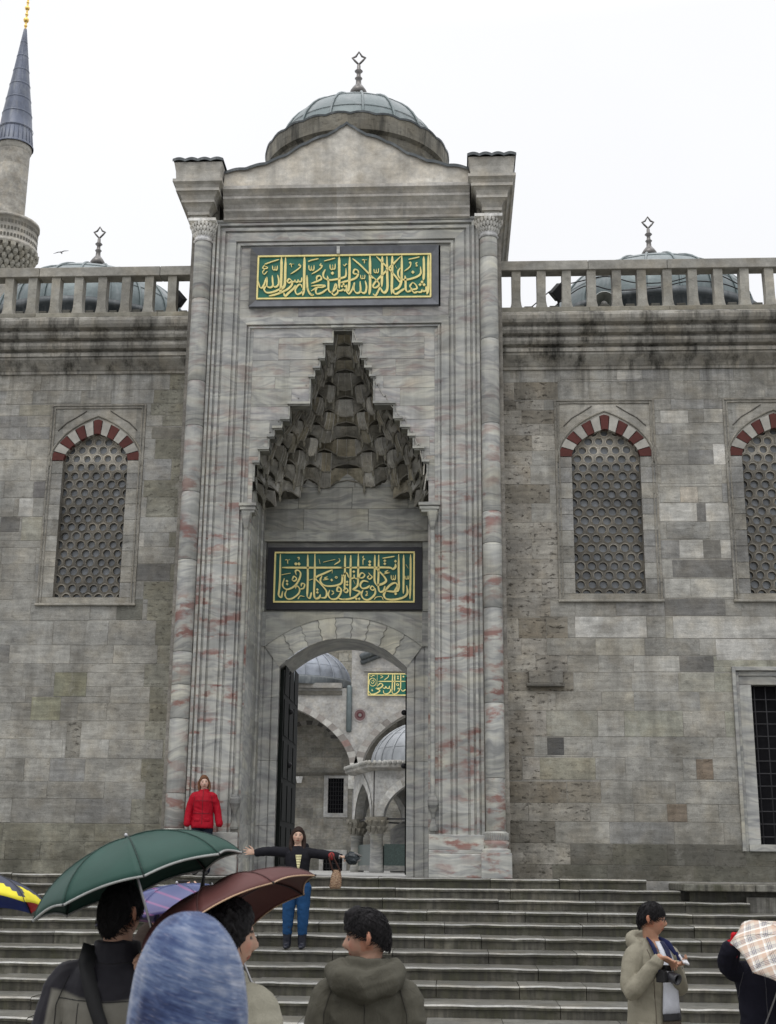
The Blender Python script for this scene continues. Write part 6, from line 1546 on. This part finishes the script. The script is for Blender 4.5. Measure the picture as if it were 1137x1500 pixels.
m = MB(); m.lathe([(.034, 0), (.036, .02), (.033, .03), (.036, .06), (.036, .075), (.028, .072), (.02, .05)], 0, 0, 24); m.xf(Matrix.Translation((.008, -.028, -.002)) @ Matrix.Rotation(math.pi/2+.25, 4, 'X')); m.build('lens', plain_mat('lens_barrel', (.03, .03, .035), .3, .5), t, world=False)
m = MB(); m.box(-.055, .055, -.0295, -.0285, .018, .03); m.build('silver_trim', plain_mat('camera_trim', (.45, .45, .47), .3), t, world=False)
m = MB(); Q = t.matrix_world.inverted() if False else None
for sx in (-1, 1): m.tube([(sx*.066, .0, .03), (sx*.062, .0, .10), (sx*.06, .02, .17), (sx*.06, .05, .20)], .006, 6)
m.build('neck_strap', plain_mat('navy_strap', (.012, .015, .05), .7), t, world=False)
ph = at(1002, 1406, Yb_-.34); t = thing('phone', 'silver phone held by the man in the beige coat', 'phone', ph, .9)
m = MB(); m.box(-.024, .024, -.008, .008, -.045, .045); m.xf(Matrix.Rotation(-.9, 4, 'X') @ Matrix.Rotation(.5, 4, 'Y')); m.build('case', plain_mat('silver_case', (.5, .5, .52), .3, .5, .3), t, world=False, bevel=.006)
m = MB(); m.box(-.019, .019, -.0095, -.0082, 0, .035); m.xf(Matrix.Rotation(-.9, 4, 'X') @ Matrix.Rotation(.5, 4, 'Y')); m.build('screen', MT['black_stone'], t, world=False)
# --- man in the olive coat, seen from behind, face turned left
Yo = -17.1; xo = at(538, 1400, Yo).x; Ho = at(545, 1336, Yo).z-GZ-.012
p = Person('man in an olive grey hooded coat with short black hair, face turned to the left', (xo, Yo, GZ), math.pi, Ho, head_yaw=1.48, hs=1.0, head_pitch=.08, skin=(.43, .26, .19), vox=.006, stubble=True, head_off=(.0, .01))
oli = cloth_mat('olive_coat', (.080, .076, .060), .85)
def hood2(mb, k):
    mb.tube([Vector(q)*k for q in ((-.12, -.03, 1.47), (-.135, .05, 1.455), (-.10, .12, 1.425), (0, .155, 1.40), (.10, .12, 1.425), (.135, .05, 1.455), (.12, -.03, 1.47))], [.038*k, .05*k, .062*k, .070*k, .062*k, .05*k, .038*k], 14)
    mb.loft([(0, .02*k, 1.40*k, .12*k, .10*k), (0, .02*k, 1.47*k, .11*k, .10*k), (0, .01*k, 1.515*k, .092*k, .095*k)], 18)
jk = p.jacket(oli, hem=.70, fat=1.10, arm=(.085, .072, .06), fold=.011, extra=hood2, vox=.008, fs=(9, 9, 8))
os_ = plain_mat('olive_stitch', (.03, .028, .022), .8)
seam(jk, p.k, [[(.0, 1.33), (.0, 1.1), (.0, .75)], [(-.20, 1.24), (0, 1.225), (.20, 1.24)], [(-.155, 1.38), (-.185, 1.28), (-.185, 1.1)], [(.155, 1.38), (.185, 1.28), (.185, 1.1)], [(-.18, 1.0), (0, .99), (.18, 1.0)]], os_, True, .0025)
p.trousers(bpy.data.materials['navy_trousers']); p.shoes(MT['rubber'])
def short_hair(mb):
    cap_hair(mb, .011, .48, .10, .012, -.50)
    mb.tube([(0, -.085, .075), (0, -.075, .11), (0, -.03, .132)], [.018, .026, .02], 8, flat=1.2)
p.hair(MT['hair_black'], short_hair, vox=.006); strands(p, MT['hair_black'], 1500, .026, .010, .48, .12, -.45, .012, .0014, 0, 5, .003)
# --- man under the green umbrella, seen from behind
Yg = -17.9; xg = at(172, 1400, Yg).x; Hg = at(176, 1291, Yg).z-GZ-.015; kg = Hg/1.70
rim = at(205, 1298, -18.05)
gx = -(at(226, 1400, -18.02).x-xg)/kg; gz = (at(226, 1400, -18.02).z-GZ)/kg
p = Person('man in grey jacket with black yoke seen from behind under the green umbrella', (xg, Yg, GZ), math.pi, Hg, head_yaw=-.42, hs=.90, skin=(.46, .28, .20), vox=.006,
    arms=[[(-.19, 0, 1.385), (-.30, -.03, 1.14), (gx+.01, .07, gz-.10)], [(.19, 0, 1.385), (.25, .02, 1.11), (.26, -.03, .86)]], hands=[((gx+.01, .07, gz-.10), (.1, .3, 1), (.9, 0, -.1), (0, -1, .3), 1.1), None])
tw = attr_mat('two_tone_shell', .7, .3, .1, 20, .25, 60)
def yoke(co):
    z = co.z/kg; lim = 1.315-.02*math.cos(co.x*12); d = z-lim
    if z > 1.05: d = max(d, abs(co.x)/kg-(.222+(1.3-z)*.13))
    f = max(0, min(1, d/.012+.5)); return tuple(a+(b-a)*f for a, b in zip((.155, .148, .125), (.012, .011, .016)))
def col2(mb, k): mb.loft([(0, .01*k, 1.42*k, .105*k, .10*k), (0, .006*k, 1.475*k, .088*k, .09*k), (0, .004*k, 1.50*k, .083*k, .085*k)], 18)
jk = p.jacket(tw, hem=.72, fat=1.15, arm=(.082, .07, .058), fold=.007, extra=col2, vox=.006, colfn=yoke, fs=(9, 9, 6))
seam(jk, p.k, [[(-.20, 1.305), (-.1, 1.30), (0, 1.296), (.1, 1.30), (.20, 1.305)], [(-.16, 1.38), (-.195, 1.28), (-.20, 1.1)], [(.16, 1.38), (.195, 1.28), (.20, 1.1)], [(.10, 1.29), (.11, 1.1), (.105, .9)], [(-.10, 1.29), (-.11, 1.1), (-.105, .9)], [(-.09, 1.43), (0, 1.425), (.09, 1.43)]], MT['rubber'], True, .002)
p.trousers(bpy.data.materials['navy_trousers']); p.shoes(MT['rubber'])
p.hair(MT['hair_black'], lambda mb: (cap_hair(mb, .009, .4, -.05, .008, -.70), mb.tube([(0, .070, .0), (0, .072, -.04), (0, .066, -.07)], [.064, .058, .04], 12, flat=.5)), vox=.006, amp=.006); strands(p, MT['hair_black'], 1500, .035, .009, .4, -.05, -.68, .008, .0016, 0, 6, .003)
m = MB(); P_ = [(.09, .04, 1.485), (.085, .115, 1.42), (.03, .158, 1.28), (-.05, .165, 1.10), (-.12, .155, .96), (-.17, .10, .84)]
rows = []
for x, y, z in P_: rows.append([((x-.03)*kg, y*kg+.004, (z-.008)*kg), ((x+.03)*kg, y*kg+.004, (z+.008)*kg)])
rows = [[(x, y+.0, z) for x, y, z in r_] for r_ in rows]; m.grid(rows); m.build('shoulder_strap', MT['rubber'], p.root, world=False, solid=.008)
# --- woman with curly hair under the brown umbrella
Yc = -18.05; xc = at(329, 1400, Yc).x; Hc = at(345, 1331, Yc).z-GZ; kc = Hc/1.70
p = Person('woman with dark curly hair and pale coat, in profile under the brown umbrella', (xc, Yc, GZ), R(150), Hc, head_yaw=-R(43), head_pitch=.06, skin=(.47, .30, .22), vox=.006, head_off=(-.0, .0),
    arms=[[(-.18, 0, 1.385), (-.24, .02, 1.11), (-.2, -.14, 1.0)], [(.18, 0, 1.385), (.26, .0, 1.12), (.20, -.10, 1.30)]], hands=[None, ((.20, -.10, 1.30), (0, -.1, 1), (0, -1, 0), (-1, 0, 0), 1.1)])
jk = p.jacket(cloth_mat('pale_raincoat', (.27, .258, .205), .75), hem=.70, fat=1.12, arm=(.08, .07, .058), fold=.011, extra=coll, vox=.008, fs=(9, 9, 7))
seam(jk, p.k, [[(-.20, 1.25), (0, 1.235), (.20, 1.25)], [(-.155, 1.38), (-.185, 1.28), (-.19, 1.1)], [(.155, 1.38), (.185, 1.28), (.19, 1.1)], [(0, 1.42), (0, 1.1)]], plain_mat('raincoat_stitch', (.14, .13, .10), .8), True, .0025)
p.trousers(bpy.data.materials['navy_trousers']); p.shoes(MT['rubber'])
def curls(mb):
    cap_hair(mb, .018, .50, -.62, .012, -.85); r_ = random.Random(8)
    for i in range(190):
        a = r_.uniform(-.12, math.pi+.12); z = r_.uniform(-.13, .10); rr = r_.uniform(.85, 1.12)
        x, y = rr*.095*math.cos(a), rr*.105*math.sin(a)+.01
        h = .045; q = [(x+.012*math.cos(j*1.7+i), y+.012*math.sin(j*1.7+i), z-h*j*.28) for j in range(5)]
        mb.tube(q, [.010, .013, .013, .011, .006], 6)
p.hair(MT['hair_black'], curls, vox=.006, amp=.006, sc_=(60, 60, 60)); strands(p, MT['hair_black'], 900, .06, .022, .50, -.45, -.85, .012, .002, .006, 7, .014, True)
# --- person in the blue knitted hat, nearest the camera
Yh = -20.45; xh = at(277, 1440, Yh).x; Hh = at(280, 1341, Yh).z-GZ-.03; kh = Hh/1.70
p = Person('person in a mottled blue knitted hat, nearest the camera and seen from behind', (xh, Yh, GZ), math.pi, Hh, skin=SK_B, vox=.008)
p.jacket(cloth_mat('dark_blue_coat', (.02, .025, .045)), hem=.75, fat=1.14, vox=.012, fold=.008)
p.trousers(bpy.data.materials['navy_trousers']); p.shoes(MT['rubber'])
kn = NT('space_dyed_knit'); co = kn.obj()
rot = kn.n('Mapping'); kn.l(co, rot.inputs[0]); rot.inputs['Rotation'].default_value = (0, .32, 0)
ns = kn.noise(kn.vec('MULTIPLY', rot.outputs[0], (15, 15, 85)), 1.0, 4, .6, .5); nb_ = kn.noise(co, 6.5, 4, .6); nw = kn.noise(kn.vec('MULTIPLY', rot.outputs[0], (26, 26, 230)), 1.0, 2, .5)
mixf = kn.math('ADD', kn.math('MULTIPLY', ns, .42), kn.math('MULTIPLY', nb_, .62))
base = kn.ramp(mixf, [(.38, (.022, .032, .08)), (.46, (.045, .066, .145)), (.53, (.09, .125, .22)), (.60, (.165, .20, .29)), (.68, (.27, .295, .37)), (.78, (.40, .40, .45))])
base = kn.mix(kn.rng(nw, .60, .72, 0, .22), base, (.48, .46, .52))
kn.bump(kn.math('ADD', nw, kn.math('MULTIPLY', ns, .6)), .5, .004)
m = MB(); rows = []; n = 64
sec = [(-.12, .121, .122), (-.09, .122, .124), (-.04, .119, .122), (.0, .114, .119), (.04, .107, .115), (.08, .093, .102), (.11, .075, .084), (.13, .055, .062), (.143, .034, .039), (.149, .014, .017), (.150, .002, .002)]
for z, rx, ry in sec:
    rows.append([((rx+.0022*math.sin(i*1.5+z*20)+.009*noise.noise((math.cos(2*math.pi*i/n)*1.7, math.sin(2*math.pi*i/n)*1.7, z*14)))*math.cos(2*math.pi*i/n)*kh, (.006+(ry+.0022*math.sin(i*1.5))*math.sin(2*math.pi*i/n))*kh, (1.585+z)*kh) for i in range(n)])
m.grid(rows, closed=True); ho = m.build('knitted_hat', (kn.done(base, .95, .1), kn.p.inputs['Sheen Weight'].__setattr__('default_value', .2))[0], p.root, world=False, solid=.006)
sb = ho.modifiers.new('s', 'SUBSURF'); sb.levels = 1; sb.render_levels = 2
# --- person raising a small camera, half hidden by the umbrellas
Yq = -14.6; xq_ = at(246, 1330, Yq).x; zh = at(268, 1297, Yq-.0).z-GZ; kq = 1.0
p = Person('dark clad person behind the purple umbrella raising a small camera in both hands', (xq_, Yq, GZ), math.pi, 1.66, skin=(.52, .33, .25), vox=.008,
    arms=[[(-.185, 0, 1.38), (-.26, -.20, 1.33), (-(at(261, 1299, Yq).x-xq_)-.02, -.33, zh-.03)], [(.185, 0, 1.38), (.24, -.16, 1.42), (-(at(261, 1300, Yq).x-xq_)+.055, -.30, zh-.03)]],
    hands=[((-(at(271, 1299, Yq).x-xq_)-.05, -.33, zh-.03), (.95, -.05, .35), (.2, -1, 0), (0, .2, 1), .6), ((-(at(261, 1299, Yq).x-xq_)+.055, -.30, zh-.03), (-1, -.05, .25), (-.2, -1, 0), (0, .2, 1), .6)])
p.jacket(cloth_mat('dark_brown_coat', (.03, .022, .018)), hem=.75, fat=1.1, vox=.011, fold=.008)
p.trousers(bpy.data.materials['navy_trousers']); p.shoes(MT['rubber']); p.hair(MT['hair_dark'], lambda mb: cap_hair(mb, .018, .45, -.2, .008, -.7))
q = at(269, 1296, Yq+.36); t = thing('camera', 'slim compact camera raised in two hands above the purple umbrella', 'camera', q)
m = MB(); m.box(-.048, .048, -.012, .012, -.03, .03); m.build('camera_body', MT['rubber'], t, world=False, bevel=.005); m = MB(); m.lathe([(.02, 0), (.02, .02), (.014, .022)], 0, 0, 18); m.xf(Matrix.Translation((0, .012, 0)) @ Matrix.Rotation(-math.pi/2, 4, 'X')); m.build('lens', MT['iron'], t, world=False)
# --- person with the plaid umbrella at the right edge
Yp = -13.5; xp_ = at(1116, 1450, Yp).x
rzp = R(165)
p = Person('person in navy coat with a red glove, half hidden behind the plaid umbrella', (xp_, Yp, GZ), 0, 1.54, skin=SK_B, vox=.008,
    arms=[[(-.185, 0, 1.385), ((at(1062, 1412, Yp).x-xp_)*1.70/1.54, -.06, (at(1062, 1412, Yp).z-GZ)*1.70/1.54), ((at(1066, 1383, Yp).x-xp_)*1.70/1.54, -.16, (at(1066, 1385, Yp).z-GZ)*1.70/1.54)], [(.185, 0, 1.385), (.24, .02, 1.11), (.18, -.2, 1.12)]])
nv = cloth_mat('navy_coat', (.012, .012, .02))
jk = p.jacket(nv, hem=.70, fat=1.12, vox=.010, fold=.009, arm=(.085, .08, .07))
seam(jk, p.k, [[(-.15, 1.36), (-.18, 1.25), (-.185, 1.1)], [(0, 1.4), (0, .8)], [(-.18, .98), (.18, .98)]], plain_mat('navy_stitch', (.05, .05, .06), .7), False, .003)
p.trousers(bpy.data.materials['navy_trousers']); p.shoes(MT['rubber']); p.hair(MT['hair_dark'], lambda mb: cap_hair(mb, .018, .45, -.2, .008, -.7))
gw = p.arms[0][-1]; m = MB(); add_hand(m, gw-Vector((0, 0, .02)), (.15, -.1, 1), (.9, -.3, 0), (0, -1, .2), 1.05, 1.25, .05); m.tube([gw-Vector((0, 0, .05)), gw+Vector((0, 0, .02))], .042, 12)
fuse(m, 'glove', cloth_mat('red_wool', (.42, .012, .02), .9), p.root, .006, 2)

# ------------------------------------------------------------------ umbrellas
def umbrella(label, center, axis, rad, h, cols, mat, trim=None, shaft=.75, n=8, spin=0, sag=.10, strap=None, shaft_col=(.35, .35, .36)):
    ax = Vector(axis).normalized(); t = thing('umbrella', label, 'umbrella', center)
    Mx = ax.to_track_quat('Z', 'Y').to_matrix().to_4x4()
    def S(a, t_):   # a in panels, t from apex to rim
        fr_ = a-math.floor(a); sg = 4*fr_*(1-fr_)
        rr = rad*math.sin(t_*1.25)/math.sin(1.25)*(1-sag*sg*t_**1.5); z = h*(math.cos(t_*1.25)-math.cos(1.25))/(1-math.cos(1.25))+sg*t_**3*.016-sg**.8*math.sin(math.pi*t_**.8)*.11*h
        an = 2*math.pi*a/n+spin; return Vector((rr*math.cos(an), rr*math.sin(an), z))
    m = MB(); q = 12; T = [i/10 for i in range(11)]
    for k in range(n):
        c = cols[k % len(cols)] if not callable(cols) else None
        an = 2*math.pi*(k+.5)/n+spin; f0 = len(m.f)
        m.grid([[S(k+i/q if i < q else k+.99999, t_) for i in range(q+1)] for t_ in T], c or (.1, .1, .1))
        if not c:
            dv = Mx @ Vector((math.cos(an), math.sin(an), 0))
            for jf in range(len(m.f)-f0): m.c[f0+jf] = (*cols(dv, (jf % q+.5)/q, (jf//q+.5)/10), 0)
        m.tube([S(k+.0, t_)+Vector((0, 0, .0012)) for t_ in T], .0016, 4, tuple(v*.5 for v in (c or (.05, .05, .06))[:3]), cap=False)
    m.xf(Mx); can = m.build('canopy', mat, t, world=False)
    s_ = can.modifiers.new('solid', 'SOLIDIFY'); s_.thickness = .0015
    if trim:
        m = MB()
        for k in range(n): m.tube([S(k+i/q if i < q else k+.99999, 1.0) for i in range(q+1)], .0048 if trim[1] else .003, 6, cap=False)
        m.xf(Mx); m.build('trim', trim[0], can, world=False)
    for k in range(n):
        m = MB(); m.tube([S(k+.0, t_)-Vector((0, 0, .006)) for t_ in T[::2]], .0022, 5); m.tube([Vector((0, 0, h*.38)), S(k, .55)-Vector((0, 0, .006))], .002, 5); m.tube([S(k, .99), S(k, 1.0)*1.012], .004, 6); m.xf(Mx); m.build('rib', MT['iron'], t, world=False)
    m = MB(); m.tube([(0, 0, h+.012), (0, 0, h*.3), (0, 0, -shaft)], .0052, 8); m.ball((0, 0, h+.010), .008, .008, .010, 8, 6); m.ball((0, 0, h*.38), .013, .013, .02, 10, 6); m.xf(Mx); m.build('shaft', plain_mat('steel_shaft', shaft_col, .3, .5, .8, .1), t, world=False)
    m = MB(); m.tube([(0, 0, -shaft+.02), (0, 0, -shaft-.04), (0, 0, -shaft-.09)], [.014, .018, .015], 12); m.xf(Mx); m.build('handle', MT['rubber'], t, world=False)
    if strap:
        m = MB(); p0 = S(strap[0], .86); p1 = S(strap[0], 1.0)
        m.tube([Mx @ (p0+Vector((0, 0, .008))), Mx @ (p1+Vector((0, 0, .004))), Mx @ p1+Vector((-.003, 0, -.03)), Mx @ p1+Vector((-.008, 0, -.085))], [.003, .006, .007, .011], 8); m.build('closing_strap', MT['rubber'], can, world=False)
    return t
nylon = attr_mat('wet_nylon', .6, .3, .14, 5, .12, 25)
umbrella('dark green umbrella with a pale reflective edge held over the man in the grey jacket', rim, (-.35, .01, 1), .42, .195, [(.013, .050, .038), (.015, .055, .042)], nylon, (plain_mat('reflective_tape', (.30, .31, .30), .5), True), .62, spin=.30, strap=(3.02,))
umbrella('reddish brown umbrella with a thin tan edge, tilted over the curly haired woman', at(332, 1350, -17.95), (-.45, .13, .89), .395, .150, [(.095, .034, .031), (.088, .030, .028)], nylon, (plain_mat('tan_piping', (.45, .30, .19), .6), False), .62, spin=.2)
ps = NT('striped_nylon'); co = ps.obj(); sp_ = ps.n('SeparateXYZ'); ps.l(co, sp_.inputs[0])
sn = ps.math('SINE', ps.math('ADD', ps.math('MULTIPLY', sp_.outputs['Z'], 120.0), ps.math('MULTIPLY', sp_.outputs['X'], 30.0)))
pm = ps.done(ps.mix(ps.rng(sn, .78, .92, 0, .8), ps.ramp(ps.rng(sp_.outputs['Z'], -.06, .16, 0, 1), [(0, (.012, .012, .04)), (.35, (.04, .028, .12)), (.7, (.05, .05, .16)), (1, (.06, .08, .19))]), (.20, .075, .19)), .4, .5)
umbrella('purple and blue umbrella with pink stripes behind the man with the green umbrella', at(262, 1345, -16.2), (-.12, .05, 1), .44, .17, [(.1, .08, .25)], pm, None, .6, spin=.1)
umbrella('yellow, red, blue and slate umbrella cut by the left edge', at(-38, 1319, -15.2), (.10, .16, 1), .46, .17, lambda d, f, t_: ((.45, .012, .02) if d.x > .5 else (.012, .03, .17)) if d.y > .1 else ((.66, .58, .03) if t_ > .50+.42*abs(2*f-1)**1.6 else (.045, .05, .075)), nylon, None, .6, spin=.0)
pt = NT('plaid_cloth'); co = pt.obj()
mp = pt.n('Mapping'); pt.l(co, mp.inputs[0]); mp.inputs['Rotation'].default_value = (.4, .3, .5); mp.inputs['Scale'].default_value = (1, 1, 1)
sp_ = pt.n('SeparateXYZ'); pt.l(mp.outputs[0], sp_.inputs[0])
base = (.56, .52, .45)
def lines(b, ax_, per, ph, wd, c, f):
    v = pt.math('FRACT', pt.math('ADD', pt.math('MULTIPLY', sp_.outputs[ax_], 1/per), ph)); a = pt.math('LESS_THAN', v, wd); return pt.mix(pt.math('MULTIPLY', a, f), b, c)
for ax_ in ('X', 'Z'):
    base = lines(base, ax_, .10, .05, .30, (.50, .30, .20), .40)
    for ph in (.55, .45, .35): base = lines(base, ax_, .10, ph, .035, (.04, .05, .13), .75)
    base = lines(base, ax_, .10, .75, .10, (.75, .74, .70), .8)
umbrella('cream plaid umbrella with navy and tan lines at the right edge', at(1156, 1404, -14.0), (.22, -.50, .80), .40, .16, [(.5, .5, .4)], pt.done(base, .6, .3), None, .6, spin=.35)
